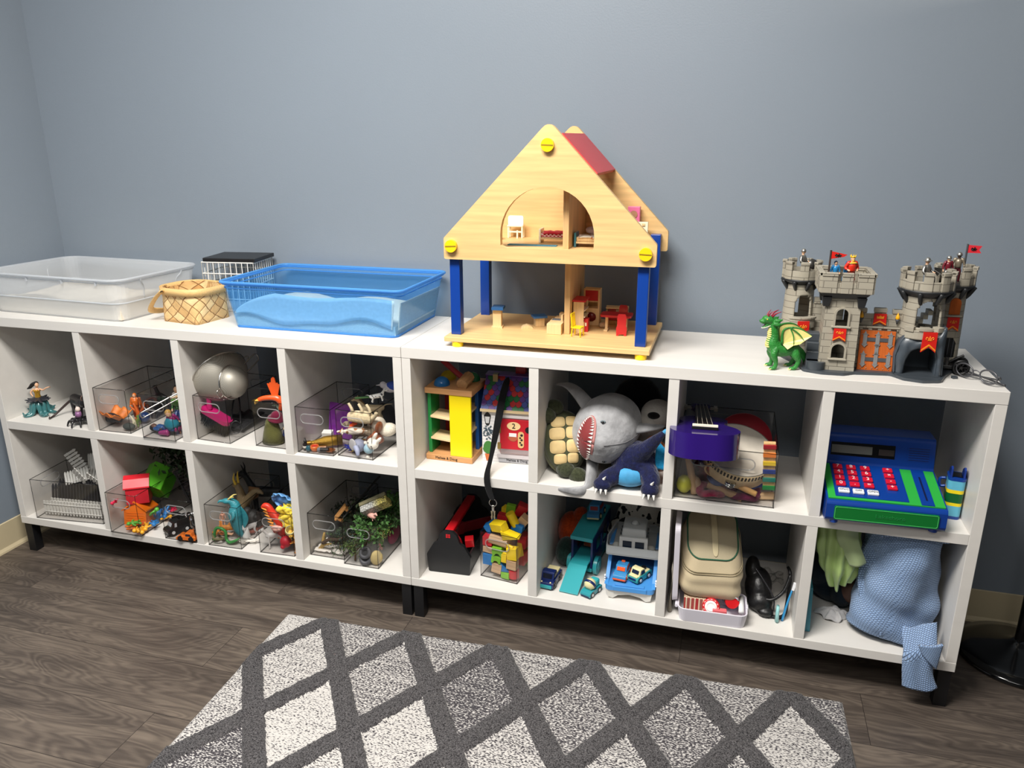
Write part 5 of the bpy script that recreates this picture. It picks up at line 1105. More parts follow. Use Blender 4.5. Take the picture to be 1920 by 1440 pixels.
mini('doll','small pink doll with a light blue skirt behind the blond doll','doll',(-.762,.17,G2),(0,0,-10),.095,shirt=plastic((226,130,170)),pants=plastic((70,160,210)),hair=plastic((220,140,170)),headr=.12,fat=1.3)
mini('doll','beige-skinned bald doll lying across the top of the doll bin','doll',(-.79,.085,U +.105),(80,20,78),.07,skin=M((212,172,122),.5),pants=plastic((226,216,200)),fat=1.2).location =(-.838,.10,U +.098)
beast('bear_figure','tan toy bear at the back of the doll bin',(-.80,.20,U +.075),(0,0,-40),.075,M((176,118,66),.7),leg=.35,tail=0,fat=1.4)
one('toy_cushion','green cloth scrap in the middle of the doll bin','doll accessory',MB().ball((0,0,.014),(.022,.016,.014),n=14),cloth((92,140,66)),(-.835,.13,U +.06))
one('toy_bag','black cloth bundle at the rear of the doll bin','doll accessory',MB().ball((0,0,.03),(.04,.025,.03),n=16),cloth((30,30,36)),(-.82,.215,G2))
one('toy_coral','orange branching toy coral behind the winged creature','toy accessory',MB().tube([(0,0,0),(.004,0,.03),(-.006,0,.06)],[.008,.006,.003],n=8).tube([(.003,0,.02),(.024,0,.042),(.028,.004,.062)],[.006,.005,.002],n=8).tube([(.002,0,.03),(-.022,.002,.05)],[.005,.002],n=8,sub=1),M((206,96,36),.5),(-.975,.105,G),(0,0,10))
one('brown_vine','tangled brown toy roots at the middle of the creature bin','toy accessory',MB().tube([(-.03,0,.006),(-.01,.02,.03),(.02,-.004,.02),(.03,.02,.045),(0,.03,.05),(-.02,.0,.03)],.0045,n=7),M((96,54,34),.6),(-.985,.155,G))
one('white_claw','pale striped toy horn by the right wall of the creature bin','toy accessory',MB().tube([(0,0,.004),(.004,0,.024),(-.008,0,.044)],[.007,.005,.001],n=9),M((222,210,180),.5),(-.938,.045,G))
one('doll_skirt','teal doll skirt lying among the dolls by the divider','doll accessory',MB().lathe([(.026,0),(.022,.012),(.010,.03),(0,.031)],n=18),plastic((40,130,150)),(-.79,.045,G2 +.03),(30,10,0))
mini('doll','doll in a white top behind the jeans doll in the doll bin','doll',(-.845,.15,G2),(-8,-6,10),.11,shirt=M((224,220,214),.6),pants=plastic((120,40,60)),hair=M((30,24,22),.7),headr=.1)
# ------------------------------------------------------------------ upper compartment 3: strainers, brush, phoenix bin
def mesh_mat():
 m =bpy.data.materials.new('wire_mesh'); m.use_nodes =True; t =m.node_tree; b =t.nodes['Principled BSDF']; L =t.links.new
 b.inputs['Base Color'].default_value =lin((170,165,154)); b.inputs['Metallic'].default_value =.4; b.inputs['Roughness'].default_value =.5
 tc =t.nodes.new('ShaderNodeTexCoord'); br =t.nodes.new('ShaderNodeTexBrick'); br.offset =0; br.inputs['Scale'].default_value =1; br.inputs['Brick Width'].default_value =.0022; br.inputs['Row Height'].default_value =.0022; br.inputs['Mortar Size'].default_value =.0007
 L(tc.outputs['Object'],br.inputs['Vector']); tr =t.nodes.new('ShaderNodeBsdfTransparent'); mx =t.nodes.new('ShaderNodeMixShader')
 mr =t.nodes.new('ShaderNodeMapRange'); mr.inputs['To Min'].default_value =.55; mr.inputs['To Max'].default_value =.95; L(br.outputs['Fac'],mr.inputs['Value'])
 L(mr.outputs[0],mx.inputs[0]); L(tr.outputs[0],mx.inputs[1]); L(b.outputs[0],mx.inputs[2]); L(mx.outputs[0],t.nodes['Material Output'].inputs[0]); return m
WIRE =mesh_mat(); STEEL =metal((206,203,196),.22)
def strainer(label,loc,rot,R0,hlen,depth,loop=True):
 """bowl opening along +z at origin, handle along -y"""
 t =thing('wire_strainer',label,'strainer',loc,rot)
 part('mesh_bowl',MB().lathe([(R0 *sin(a),-depth *cos(a)) for a in [RAD(1+89*k /12) for k in range(13)]],n=40),WIRE,t)
 part('rim',MB().tube([(R0 *cos(a),R0 *sin(a),0) for a in [k *2*pi /32 for k in range(32)]],.0032,n=8,closed=True,sub=1),STEEL,t)
 w =.013
 part('handle',MB().tube([(-w,-R0,.001),(-w,-R0 -hlen *.5,.001),(-w,-R0 -hlen +.012,.001),(-w *.6,-R0 -hlen +.002,.001),(w *.6,-R0 -hlen +.002,.001),(w,-R0 -hlen +.012,.001),(w,-R0 -hlen *.5,.001),(w,-R0,.001)],.0020,n=8,sub=4),STEEL,t)
 part('rest_hook',MB().tube([(-.012,R0,0),(-.010,R0 +.014,.002),(.010,R0 +.014,.002),(.012,R0,0)],.0018,n=6),STEEL,t)
 return t
def orient(o,zdir,ydir):
 z =V(zdir).normalized(); y =V(ydir); y =(y -z *y.dot(z)).normalized(); x =y.cross(z)
 o.rotation_mode ='XYZ'; o.rotation_euler =Matrix((x,y,z)).transposed().to_euler()
s1 =strainer('large wire strainer with a long handle sticking out of the shelf toward the left',(-.665,.13,.664),(0,0,0),.086,.165,.082)
tipv =V((-.818,-.05,.584)); cen =V((-.664,.125,.656)); s1.location =cen
orient(s1,(-.66,.30,.42),cen -tipv)
s2 =strainer('small wire strainer nested against the back of the large one',(-.592,.085,.648),(0,0,0),.050,.09,.046)
orient(s2,(-.85,.10,-.12),(.0,-1,-.35))
br_ =thing('scrub_brush','magenta plastic brush with black bristles in the strainer bin','brush',(-.652,.072,.535),(0,24,-3))
MAG =plastic((176,30,98),.3)
part('brush_head',MB().prism(rrect(-.052,.052,-.019,.019,.016,6),0,.014,'xy'),MAG,br_,bevel=.004)
part('handle',MB().tube([(-.028,0,.012),(-.036,0,.034),(-.045,0,.058)],[.0085,.0075,.009],n=12),MAG,br_)
bm_ =MB(); R_ =random.Random(2)
for i in range(26):
 for k in range(9):
  x =-.047+.094*i /25; y =-.014+.028*k /8; bm_.cyl((x,y,.002),(x *1.08+R_.uniform(-.003,.003),y *1.15+R_.uniform(-.003,.003),-.036+R_.uniform(-.003,.003)),.0014,.0009,n=4)
part('bristles',bm_,M((22,22,26),.6),br_,label='black bristles')
tg =thing('wire_whisk','loop-ended black wire tongs beside the brush in the strainer bin','kitchen tool',(-.610,.115,U +.035),(0,0,30))
part('wire_loop',MB().tube([(.02*cos(a)*.8,-.05+.0*a,.02*sin(a)) for a in [k *pi /6 for k in range(12)]],.0016,n=6,closed=True,sub=2),metal((90,90,92)),tg); part('arm',MB().tube([(0.014,-.05,.008),(.01,.02,.05),(.0,.09,.085)],.0025,n=6).tube([(-.014,-.05,.008),(-.01,.02,.05),(-.0,.09,.085)],.0025,n=6),M((30,30,32),.4),tg)
one('dark_cloth','black cloth lying on the floor of the strainer bin','cloth',MB().grid(lambda a,b_:(-.045+.09*a,-.06+.12*b_,.010+.012*mnoise.noise((a *4,b_ *4,1))+.012*b_),16,20),cloth((34,34,38)),(-.63,.165,U +.006),solid=.004)
# bin with the orange finned creature
G4 =U +.0045
ph =thing('finned_creature','bright orange toy creature with a raised tail fin and yellow claws atop its bin','toy animal',(-.441,.070,U +.124),(0,0,5))
ORB =plastic((238,92,36),.35)
part('body',MB().tube([(-.046,-.01,.012),(-.03,-.008,.018),(-.005,-.004,.020),(.012,0,.016),(.022,.004,.0),(.012,.008,-.02)],[.0065,.0075,.0085,.011,.012,.007],n=10),ORB,ph,remesh=.0014)
part('tail_fin',MB().prism([(-.004,.018),(.010,.018),(.022,.062),(.016,.060),(.013,.066),(.009,.063),(.006,.078),(.001,.082),(-.004,.078),(-.006,.063),(-.010,.066),(-.013,.060),(-.019,.062)],-.002,.002),ORB,ph,bevel=.001)
cl_ =MB()
for k in range(4):cl_.tube([(-.044,-.013+.004*k,.012),(-.053,-.016+.005*k,.010),(-.055,-.016+.005*k,.000)],[.0034,.003,.0012],n=6)
part('claws',cl_,plastic((244,196,84)),ph,label='yellow claws')
one('toy_gown','olive green cone-shaped toy gown at the front of the orange creature bin','doll accessory',MB().lathe([(.034,0),(.028,.03),(.018,.066),(.010,.078),(0,.08)],n=24,sy=.8),cloth((100,100,52)),(-.456,.066,G4))
mini('robed_figure','blue-robed toy figure right of the olive gown','toy figure',(-.408,.07,G4),(-18,8,30),.085,skin=M((226,204,170),.5),shirt=plastic((62,84,140)),pants=plastic((50,66,120)),cape=plastic((52,74,140)),fat=1.5)
one('toy_hat','burgundy toy hat on top of the olive gown','doll accessory',MB().lathe([(.026,0),(.027,.003),(.018,.006),(.015,.018),(.006,.024),(0,.025)],n=20),cloth((112,30,56)),(-.440,.070,G4 +.073),(10,12,0))
beast('dinosaur_figure','small grey-green toy dinosaur lying under the orange finned creature',(-.425,.085,U +.098),(0,0,10),.042,M((126,150,132),.5),leg=.2,tail=.5,ears='flop',neck=.1)
one('toy_basket','small tan toy pot behind the blue-robed figure','doll accessory',MB().lathe([(.012,0),(.018,.012),(.016,.024),(.013,.024),(.014,.012),(0,.004)],n=18),plastic((200,160,90)),(-.41,.135,G4 +.05))
one('red_cape','dark red cloth piece at the back of the orange creature bin','doll accessory',MB().grid(lambda a,b_:(-.045+.09*a,.01*sin(a *7),.0+.11*b_),14,8),cloth((120,36,44)),(-.437,.225,G4),solid=.003)
one('dark_bundle','black toy cape bundled in the middle of the orange creature bin','doll accessory',MB().ball((0,0,.04),(.042,.03,.04),n=16),cloth((28,28,36)),(-.437,.17,G4))
# ------------------------------------------------------------------ upper compartment 4: bottle bin, animal bin
z4 =pix(545,700,8); G5 =U +.0045
one('purple_board','purple plastic board standing in the bin of tiny bottles','toy accessory',MB().prism(rrect(-.044,.044,0,.105,.006),-.0015,.0015),plastic((122,38,150),.35),(-.279,.150,G5),(-8,0,-12),bevel=.0006)
gb =thing('gold_bottle','gold glittery toy bottle lying in the bin of tiny bottles','toy bottle',(-.287,.070,G5 +.017),(0,0,35))
part('bottle',MB().lathe([(.007,-.042),(.0075,-.03),(.0095,-.02),(.015,-.002),(.016,.01),(.016,.05),(.0,.052)],n=22,rot=(0,90,0)),M((176,138,50),.25,metal=.7,bump=(500,.5)),gb); part('cap',MB().cyl((-.05,0,0),(-.04,0,0),.0085),M((150,110,40),.3,metal=.7),gb)
dbt =thing('dropper_bottle','tiny black dropper bottle at the left front of its bin','toy bottle',(-.333,.040,G5)); part('bottle',MB().lathe([(.0075,0),(.0078,.016),(.004,.020),(.004,.022)],n=16),M((30,22,24),.2,coat=.4),dbt); part('dropper',MB().lathe([(.0045,.021),(.0045,.026),(.0025,.027),(.002,.034),(0,.035)],n=14),BLK,dbt); part('paper_label',MB().lathe([(.0080,.004),(.0080,.011)],n=16),M((210,205,195),.6),dbt)
t =thing('toy_pot','orange toy pot with a red filling at the front of the tiny-bottle bin','toy accessory',(-.302,.038,G5)); part('pot',MB().lathe([(.009,0),(.013,.008),(.012,.015),(.010,.015),(.010,.012)],n=20),plastic((214,112,50)),t); part('filling',MB().cyl((0,0,.011),(0,0,.0135),.0102),plastic((196,30,36)),t)
one('white_box','small white toy box behind the gold bottle','toy accessory',MB().box((0,0,.011),(.030,.022,.022)),M((226,226,222),.5),(-.298,.112,G5 +.012),(10,0,10),bevel=.001)
one('toy_jar','tiny teal jar beside the orange toy pot','toy bottle',MB().lathe([(.008,0),(.0085,.009),(.006,.011),(.007,.014),(0,.0145)],n=16),plastic((40,90,104)),(-.319,.034,G5))
t =thing('toy_vial','small black vial with a grey cap lying at the front right of the tiny-bottle bin','toy bottle',(-.268,.034,G5 +.007),(0,90,12)); part('bottle',MB().cyl((0,0,-.012),(0,0,.012),.0065),BLK,t,bevel=.001); part('cap',MB().cyl((0,0,-.02),(0,0,-.012),.006),M((110,110,114),.4),t)
one('toy_vial','amber toy vial between the orange pot and the black vial','toy bottle',MB().cyl((-.012,0,0),(.012,0,0),.0065),M((140,84,30),.2,coat=.3),(-.282,.046,G5 +.007),(0,0,20),bevel=.001)
one('toy_straw','thin white stick lying across the tiny bottles','toy accessory',MB().cyl((-.022,0,0),(.022,0,0),.0014),M((230,226,220),.5),(-.318,.055,G5 +.022),(0,-8,15))
one('toy_vial','second amber vial lying behind the teal jar','toy bottle',MB().cyl((-.010,0,0),(.010,0,0),.006),M((170,110,40),.25),(-.322,.066,G5 +.007),(0,0,40),bevel=.001)
one('toy_vial','gold toy vial standing in front of the purple board','toy bottle',MB().cyl((0,0,0),(0,0,.024),.007,n=16),M((190,150,60),.3,metal=.6),(-.255,.105,G5),bevel=.001)
one('toy_dish','small brown toy dish on the floor of the tiny-bottle bin','toy accessory',MB().lathe([(.008,0),(.014,.006),(.013,.007),(.006,.002),(0,.002)],n=18),M((120,66,30),.4),(-.252,.040,G5))
# animals
CRM =plush((214,196,160),.15); G6 =U +.0045
t =thing('toy_goat','cream toy goat lying with its legs up over the front of the animal bin','toy animal',(-.168,.075,U +.105),(0,0,4)); b =MB()
b.tube([(-.036,0,0),(-.012,0,.003),(.018,0,.002),(.036,0,-.002)],[.013,.018,.019,.013],n=12)
for x in (-.026,.004,.028):
 b.tube([(x,-.004,.008),(x +.006,-.010,.026),(x -.004,-.010,.046)],[.0065,.0048,.004],n=8)
b.tube([(.034,0,0),(.048,-.006,.012),(.052,-.008,.022)],[.008,.006,.006],n=8)
part('body',b,CRM,t,remesh=.0016)
be =thing('plush_beagle','brown and white beagle toy pressed against the right wall of the animal bin','plush toy',(-.128,.105,U +.070),(0,0,-35))
part('body',MB().ball((.012,.024,-.010),(.022,.028,.020)).ball((0,0,.010),(.022,.022,.021)).ball((-.014,-.014,.006),(.012,.012,.010)),plush((232,222,204),.1),be,remesh=.002)
part('face_patch',MB().ball((-.010,-.010,.016),(.0155,.0155,.0135)),plush((168,100,58),.2),be); part('muzzle',MB().ball((-.016,-.019,.006),(.0095,.0085,.0085)),plush((232,222,204),.1),be)
part('ear',MB().ball((.020,-.010,.008),(.008,.012,.020),(0,20,0)),plush((150,84,46),.2),be); part('ear',MB().ball((-.022,.008,.008),(.008,.012,.020)),plush((150,84,46),.2),be); part('eye',MB().ball((-.008,-.0262,.018),.003),BLK,be); part('nose',MB().ball((-.021,-.027,.009),.0038),BLK,be)
def spots(c1,c2,s=60,th=.42):
 m =bpy.data.materials.new('spotted'); m.use_nodes =True; t =m.node_tree; b =t.nodes['Principled BSDF']; tc =t.nodes.new('ShaderNodeTexCoord'); n =t.nodes.new('ShaderNodeTexNoise'); n.inputs['Scale'].default_value =s; n.inputs['Detail'].default_value =1
 r =t.nodes.new('ShaderNodeValToRGB'); r.color_ramp.elements[0].position =th; r.color_ramp.elements[0].color =lin(c2); r.color_ramp.elements[1].position =th +.02; r.color_ramp.elements[1].color =lin(c1)
 t.links.new(tc.outputs['Object'],n.inputs['Vector']); t.links.new(n.outputs['Fac'],r.inputs[0]); t.links.new(r.outputs[0],b.inputs['Base Color']); b.inputs['Roughness'].default_value =.6; return m
beast('spotted_dog_figure','little white toy dog with black spots on top of the animal bin',(-.130,.115,U +.145),(0,10,-165),.045,spots((232,230,226),(24,24,26),150,.36),leg=.3,tail=.3,ears='flop')
one('green_stick','green plastic stick lying across the top of the animal bin','toy accessory',MB().cyl((-.042,0,0),(.042,0,0),.0032,n=10),plastic((84,132,74)),(-.165,.13,U +.150),(0,-7,8))
bd =thing('bird_figure','blue-backed white toy bird on top at the back of the animal bin','toy animal',(-.122,.185,U +.150),(0,0,10)); part('body',MB().ball((0,0,.016),(.024,.015,.015)).ball((-.022,0,.024),.010).cyl((-.03,0,.023),(-.044,0,.022),.003,.0006),M((222,218,226),.5),bd); part('wing',MB().ball((.010,0,.022),(.024,.017,.014)),plastic((40,76,176)),bd)
el =thing('elephant_figure','grey toy elephant with blue tufted hair at the front of the animal bin','toy animal',(-.170,.050,G6),(0,0,-25)); part('body',MB().ball((0,.004,.024),(.020,.020,.020)).tube([(.010,-.014,.028),(.024,-.020,.02),(.028,-.022,.008)],[.009,.007,.005],n=8).ball((.004,.022,.018),(.018,.016,.016)),M((150,156,180),.6),el,remesh=.0016); part('ear',MB().ball((-.002,-.016,.032),(.016,.004,.018),(0,25,0)),M((190,188,190),.6),el); part('eye',MB().ball((.013,-.0145,.030),.0024),BLK,el)
hm =MB()
for k in range(14):a =k *.9; hm.cyl((-.018+.002*cos(a),-.002+.010*sin(a),.014+.006*cos(k)),(-.034-.004*cos(k),-.002+.018*sin(a),.012+.012*cos(k)),.004,.001,n=6)
part('hair',hm,plush((40,50,150),.2),el)
rb_ =thing('rabbit_figure','small white toy rabbit in pale blue at the front right of the animal bin','toy animal',(-.140,.046,G6 +.012),(0,40,-15)); rb_.scale =(1.45,1.45,1.45); part('body',MB().ball((0,0,.026),(.0125,.0115,.0115)).ball((0,0,.008),(.009,.009,.011)).ball((-.012,-.002,-.004),.0045).ball((.010,-.002,-.006),.0045).ball((-.013,0,.012),.004).tube([(-.005,0,.036),(-.006,0,.046),(-.006,0,.052)],[.0035,.004,.002],n=8).tube([(.005,0,.036),(.006,0,.046),(.006,0,.052)],[.0035,.004,.002],n=8),M((238,232,220),.6),rb_,remesh=.0014); part('shirt',MB().ball((0,0,.009),(.0102,.0102,.0105)),M((170,206,222),.6),rb_)
for s in (-1,1):part('eye',MB().ball((s *.005,-.0110,.028),.0012),BLK,rb_)
mini('doll','tiny doll in a yellow dress at the left front of the animal bin','doll',(-.196,.058,G6),(-50,0,-60),.05,shirt=plastic((232,206,50)),pants=plastic((232,206,50)),hair=plastic((206,160,90)),headr=.13,fat=1.4)
one('orange_hook','curved orange plastic piece at the left of the animal bin','toy accessory',MB().tube([(0,0,0),(.002,0,.016),(.012,0,.028),(.024,0,.032)],[.005,.0065,.006,.003],n=10),plastic((226,84,40)),(-.205,.075,U +.055))
one('toy_bell','brown bell-shaped plush hat low against the right wall of the animal bin','toy accessory',MB().lathe([(.026,0),(.027,.006),(.017,.024),(.010,.036),(0,.04)],n=22),plush((150,82,50),.2),(-.137,.095,U +.028),(0,0,0))
beast('sheep_figure','grey-brown toy sheep lying in the middle of the animal bin',(-.170,.085,U +.040),(0,0,15),.075,plush((140,124,104),.2),leg=.2,tail=.1,fat=1.4,ears='flop')
beast('pony_figure','cream toy pony on its feet at the back of the animal bin',(-.175,.165,U +.06),(0,0,20),.075,M((206,186,150),.5),leg=.5,neck=.35,mane=M((120,90,60),.7),ears='up')
one('black_pouch','black cloth pouch behind the beagle toy','toy accessory',MB().ball((0,0,.05),(.046,.035,.05),n=16),cloth((26,26,34)),(-.163,.215,G6))
one('toy_wing','dark brown toy wing tucked beside the beagle toy','toy accessory',MB().grid(lambda a,b_:(.05*a -.025,.006*sin(a *6),.04*b_ *(1-.5*a)),12,6),M((60,48,42),.6),(-.185,.115,U +.05),solid=.003)
beast('cow_figure','white and tan toy cow lying above the grey toy sheep',(-.182,.07,U +.065),(70,0,20),.06,spots((226,216,200),(160,110,70),60,.42),leg=.35,tail=.2,ears='flop')
# ------------------------------------------------------------------ lower compartment 1: toy fences
def fence(label,loc,rot,n=11,pitch=.0115,h=.052,mat=None,bend=0.0,kind='picket'):
 t =thing('toy_fence',label,'toy fence',loc,rot); L_ =n *pitch; mat =mat or plastic((222,220,214),.45)
 pk =MB()
 for i in range(n):
  x =-L_ /2+pitch *(i +.5); y =bend *((2*x /L_) ** 2); w =pitch *.34
  pk.prism([(x -w,0),(x +w,0),(x +w,h *.88),(x,h),(x -w,h *.88)],y -.0013,y +.0013)
 p_ =part('pickets',pk,mat,t)
 for z in (.22*h,.76*h):part('rail',MB().tube([(-L_ /2,bend +.0022,z),(-L_ /4,bend *.25+.0022,z),(0,.0022,z),(L_ /4,bend *.25+.0022,z),(L_ /2,bend +.0022,z)],.0016,n=6,sub=2),mat,t)
 return t
FB =M((38,37,40),.5)
gL =Lw +.005
fence('white toy fence standing upside down along the front of the fence bin',(-1.228,.035,gL +.053),(180,0,6),n=19,h=.05)
fence('second white toy fence behind the front one in the fence bin',(-1.225,.055,gL +.054),(184,0,5),n=18,h=.048)
fence('black toy fence leaning behind the white ones in the fence bin',(-1.232,.070,gL +.036),(-18,-6,6),n=19,h=.068,mat=FB)
fence('second black toy fence behind the first in the fence bin',(-1.222,.092,gL +.038),(-12,-4,4),n=19,h=.072,mat=FB)
fence('third black toy fence at the rear of the fence bin',(-1.225,.125,gL +.03),(-8,3,5),n=18,h=.078,mat=FB)
fence('long white toy fence standing on end at the top of the fence heap',(-1.272,.115,gL +.128),(-14,58,8),n=12,h=.046)
fence('curved white toy fence lying across the top right of the fence heap',(-1.168,.130,gL +.150),(-22,-14,4),n=13,h=.056,bend=.012)
fence('short white toy fence poking forward over the rim of the fence bin',(-1.148,.060,gL +.128),(42,40,15),n=5,h=.056,pitch=.012)
fence('short white toy fence in the middle of the fence heap',(-1.225,.075,gL +.125),(30,48,5),n=5,h=.052)
fence('white toy fence half sunk at the left of the fence heap',(-1.252,.095,gL +.098),(-20,-18,6),n=9,h=.046)
fence('white toy fence under the curved one at the right of the fence heap',(-1.17,.112,gL +.108),(-30,-6,2),n=9,h=.050)
# ------------------------------------------------------------------ lower compartment 2: houses and figures, vehicles
def toy_house(label,loc,rot,w,d,h,rf,mat,rmat=None,gambrel=False):
 """little house, gable facing -y"""
 t =thing('toy_house',label,'toy house',loc,rot); rmat =rmat or mat
 e =[(-w /2,0),(w /2,0),(w /2,h)]+([(w *.3,h +rf *.68),(0,h +rf),(-w *.3,h +rf *.68)] if gambrel else [(0,h +rf)])+[(-w /2,h)]
 part('walls',MB().prism(e,-d /2,d /2),mat,t,bevel=.0012)
 o =.005; p =[(w /2+o,h -o *.6)]+([(w *.31,h +rf *.7)] if gambrel else [])+[(0,h +rf +.001)]+([(-w *.31,h +rf *.7)] if gambrel else [])+[(-w /2-o,h -o *.6)]
 q =p +[(x *.98,z +.005) for x,z in reversed(p)]
 part('roof',MB().prism(q,-d /2-o,d /2+o),rmat,t,bevel=.001)
 sl =MB()
 for k in range(5):sl.bx(-w *.38,w *.38,-d /2-.0012,-d /2,h *.15+k *h *.16,h *.15+k *h *.16+h *.03)
 part('siding',sl,mat,t); part('door',MB().prism(arch(-w *.14,w *.14,.0,h *.5),-d /2-.002,-d /2),rmat,t)
 return t
REDH =plastic((218,40,52),.3); GRH =plastic((88,176,40),.3); ORH =plastic((240,118,24),.3)
toy_house('red toy barn sticking up at the front of the toy house bin',(-.985,.072,gL +.075),(0,-6,-58),.062,.068,.055,.03,plastic((196,34,48),.3),REDH,True)
toy_house('green toy house tilted behind the red barn',(-.968,.165,gL +.085),(38,4,8),.066,.075,.07,.028,GRH)
toy_house('orange toy house lying under the red barn',(-.985,.062,gL +.004),(-10,0,12),.074,.066,.048,.026,ORH)
def counter(label,loc,rot,mat,h=.045):
 t =one('family_counter',label,'counter figure',MB().tube([(0,0,.014),(0,0,.030)],[.0062,.0052],n=10).ball((0,0,.0385),.0068,n=12,m=8).tube([(0,0,.029),(.008,0,.027),(.014,0,.020)],.003,n=8).tube([(0,0,.029),(-.008,0,.027),(-.014,0,.020)],.003,n=8).tube([(0,0,.015),(.005,0,.008),(.007,0,.002)],.0038,n=8).tube([(0,0,.015),(-.005,0,.008),(-.007,0,.002)],.0038,n=8),mat,loc,rot,remesh=.0011); t.scale =[h /.045]*3; return t
YC,BC,GC,OC,RC =plastic((244,176,44),.35),plastic((46,122,190),.35),plastic((92,176,64),.35),plastic((236,122,36),.35),plastic((222,40,80),.35)
counter('orange counter figure lying at the left front of the toy house bin',(-1.000,.020,gL +.010),(90,0,70),OC,.05)
counter('yellow counter figure lying face up at the front centre of the toy house bin',(-.955,.014,gL +.009),(90,0,60),YC)
counter('yellow counter figure at the right front corner of the toy house bin',(-.932,.022,gL +.010),(80,20,-20),YC)
counter('yellow counter figure piled on the front right one',(-.940,.042,gL +.020),(100,0,30),YC)
counter('yellow counter figure by the right wall behind the other yellow ones',(-.931,.085,gL +.010),(90,10,140),YC,.04)
counter('green counter figure on top of the front yellow ones',(-.950,.028,gL +.026),(80,20,-35),GC)
counter('green counter figure with spread arms in front of the blue ones',(-.947,.072,gL +.030),(50,0,75),GC,.05)
counter('blue counter figure standing on its head by the right wall of the toy house bin',(-.936,.10,gL +.045),(160,10,10),BC,.055)
counter('blue counter figure lying below the upside-down blue one',(-.932,.062,gL +.016),(85,10,40),BC)
counter('blue counter figure farther back along the right wall',(-.934,.13,gL +.035),(120,-20,15),BC,.05)
counter('pinkish red counter figure poking through the handle slot of the toy house bin',(-1.016,.012,gL +.100),(70,-60,30),RC,.036)
counter('pinkish red counter figure at the right wall near the vehicles bin',(-.929,.155,gL +.02),(90,0,30),RC,.04)
shrub('toy_tree','dark green toy tree at the back of the second lower compartment',(-.94,.215,gL +.06),(0,8,0),.20,M((40,66,34),.7,nz=(80,.3)),M((44,36,28),.8),n=380,seed=5,r=.3)
cg2 =thing('toy_cage','black barred toy gate beside the dark toy tree at the back','toy accessory',(-.865,.20,gL +.10),(0,-18,25))
part('frame',MB().bx(-.05,.05,-.003,.003,-.06,-.054).bx(-.05,.05,-.003,.003,.056,.062).bx(-.05,-.044,-.003,.003,-.054,.056).bx(.044,.05,-.003,.003,-.054,.056),FB,cg2)
bb =MB()
for k in range(9):bb.bx(-.044,.044,-.0015,.0015,-.045+k *.0115,-.042+k *.0115)
part('bars',bb,FB,cg2)
toy_car('sports_car','orange low toy sports car at the front of the vehicles bin',at(354,1011,z=gL),(0,0,6),.066,plastic((214,110,40),.25),low=True,cab=(-.02,.22),wheel=BLK,hub=BLK)
toy_car('toy_truck','black toy truck at the left of the vehicles bin',at(334,996,z=gL),(0,0,62),.078,plastic((30,30,34),.3),cab=(-.2,.05),win=M((200,205,210),.3),extra=lambda t,L,w,z:(part('crane_arm',MB().tube([(.1*L,0,z),(.2*L,0,z +.4*L),(-.15*L,0,z +.62*L)],.035*L,n=8),BLK,t),part('side_frame',MB().bx(-.1*L,.48*L,-.5*w,-.42*w,z,z +.3*L).bx(-.1*L,.48*L,.42*w,.5*w,z,z +.3*L),BLK,t,bevel=.001)))
ps =thing('motorcycle','silver and black toy motorcycle heaped on the right of the vehicles bin','toy vehicle',at(361,987,z=gL +.024),(0,25,-40)); ps.scale =(1.15,1.15,1.15)
CHR =metal((200,200,204),.15)
for x in (-.03,.03):part('wheel',MB().lathe([(.012,-.004),(.018,-.004),(.0195,0),(.018,.004),(.012,.004),(.012,-.004)],(x,0,0),24,(90,0,0)).cyl((x,-.003,0),(x,.003,0),.012,n=16),BLK,ps)
part('frame',MB().tube([(-.03,0,0),(-.018,0,.022),(0,0,.026),(.022,0,.020),(.03,0,0)],[.003,.006,.008,.006,.003],n=10).ball((0,0,.012),(.014,.008,.010)),CHR,ps); part('seat',MB().ball((.012,0,.029),(.016,.007,.005)),BLK,ps); part('handlebar',MB().tube([(-.016,-.016,.034),(-.02,0,.032),(-.016,.016,.034)],.0018,n=6),CHR,ps)
toy_car('toy_car','grey metallic toy car behind the silver motorcycle',(-.775,.155,gL),(0,0,60),.08,M((120,122,126),.3,metal=.6),cab=(-.1,.2))
toy_car('toy_car','purple toy car at the back of the vehicles bin',(-.79,.205,gL +.06),(0,0,20),.075,plastic((84,40,110)),cab=(-.1,.2))
one('dark_cloth_roll','dark roll of fabric at the back of the vehicles bin','cloth',MB().cyl((-.04,0,.03),(.04,0,.03),.03,n=18),cloth((36,34,44)),(-.785,.205,gL),bevel=.005)
# ------------------------------------------------------------------ lower compartment 3: dragons, sea creatures
z7 =pix(375,880,8.226); G7 =Lw +.0045
TQ =M((54,140,152),.4,nz=(50,.2),bump=(200,.4))
t =thing('sea_dragon','teal toy dragon standing on its tail in the dragon bin','toy animal',(-.612,.060,G7),(0,0,10)); b =MB()
b.tube([(.012,.006,.004),(.004,.0,.022),(-.002,0,.05),(-.004,0,.085),(-.002,.004,.112),(-.012,.002,.126),(-.022,-.002,.132)],[.005,.011,.018,.0215,.016,.011,.010],n=14)
b.ball((-.026,-.003,.130),(.014,.010,.009)); b.tube([(-.034,-.003,.129),(-.047,-.006,.130),(-.053,-.008,.122)],[.006,.004,.0015],n=8)
for s in (-1,1):b.tube([(-.002,s *.016,.10),(.002,s *.024,.086),(-.008,s *.027,.074)],[.007,.0055,.003],n=8)
part('body',b,TQ,t,remesh=.0018)
for s in (-1,1):part('horn',MB().tube([(-.018,s *.006,.137),(-.006,s *.009,.146),(.004,s *.010,.148)],[.003,.0024,.0006],n=6),M((226,206,120),.4),t)
part('fin',MB().grid(lambda a,b_:(.016+.020*b_ *sin(pi *a),.004,.03+.08*a),12,4),TQ,t,solid=.002)
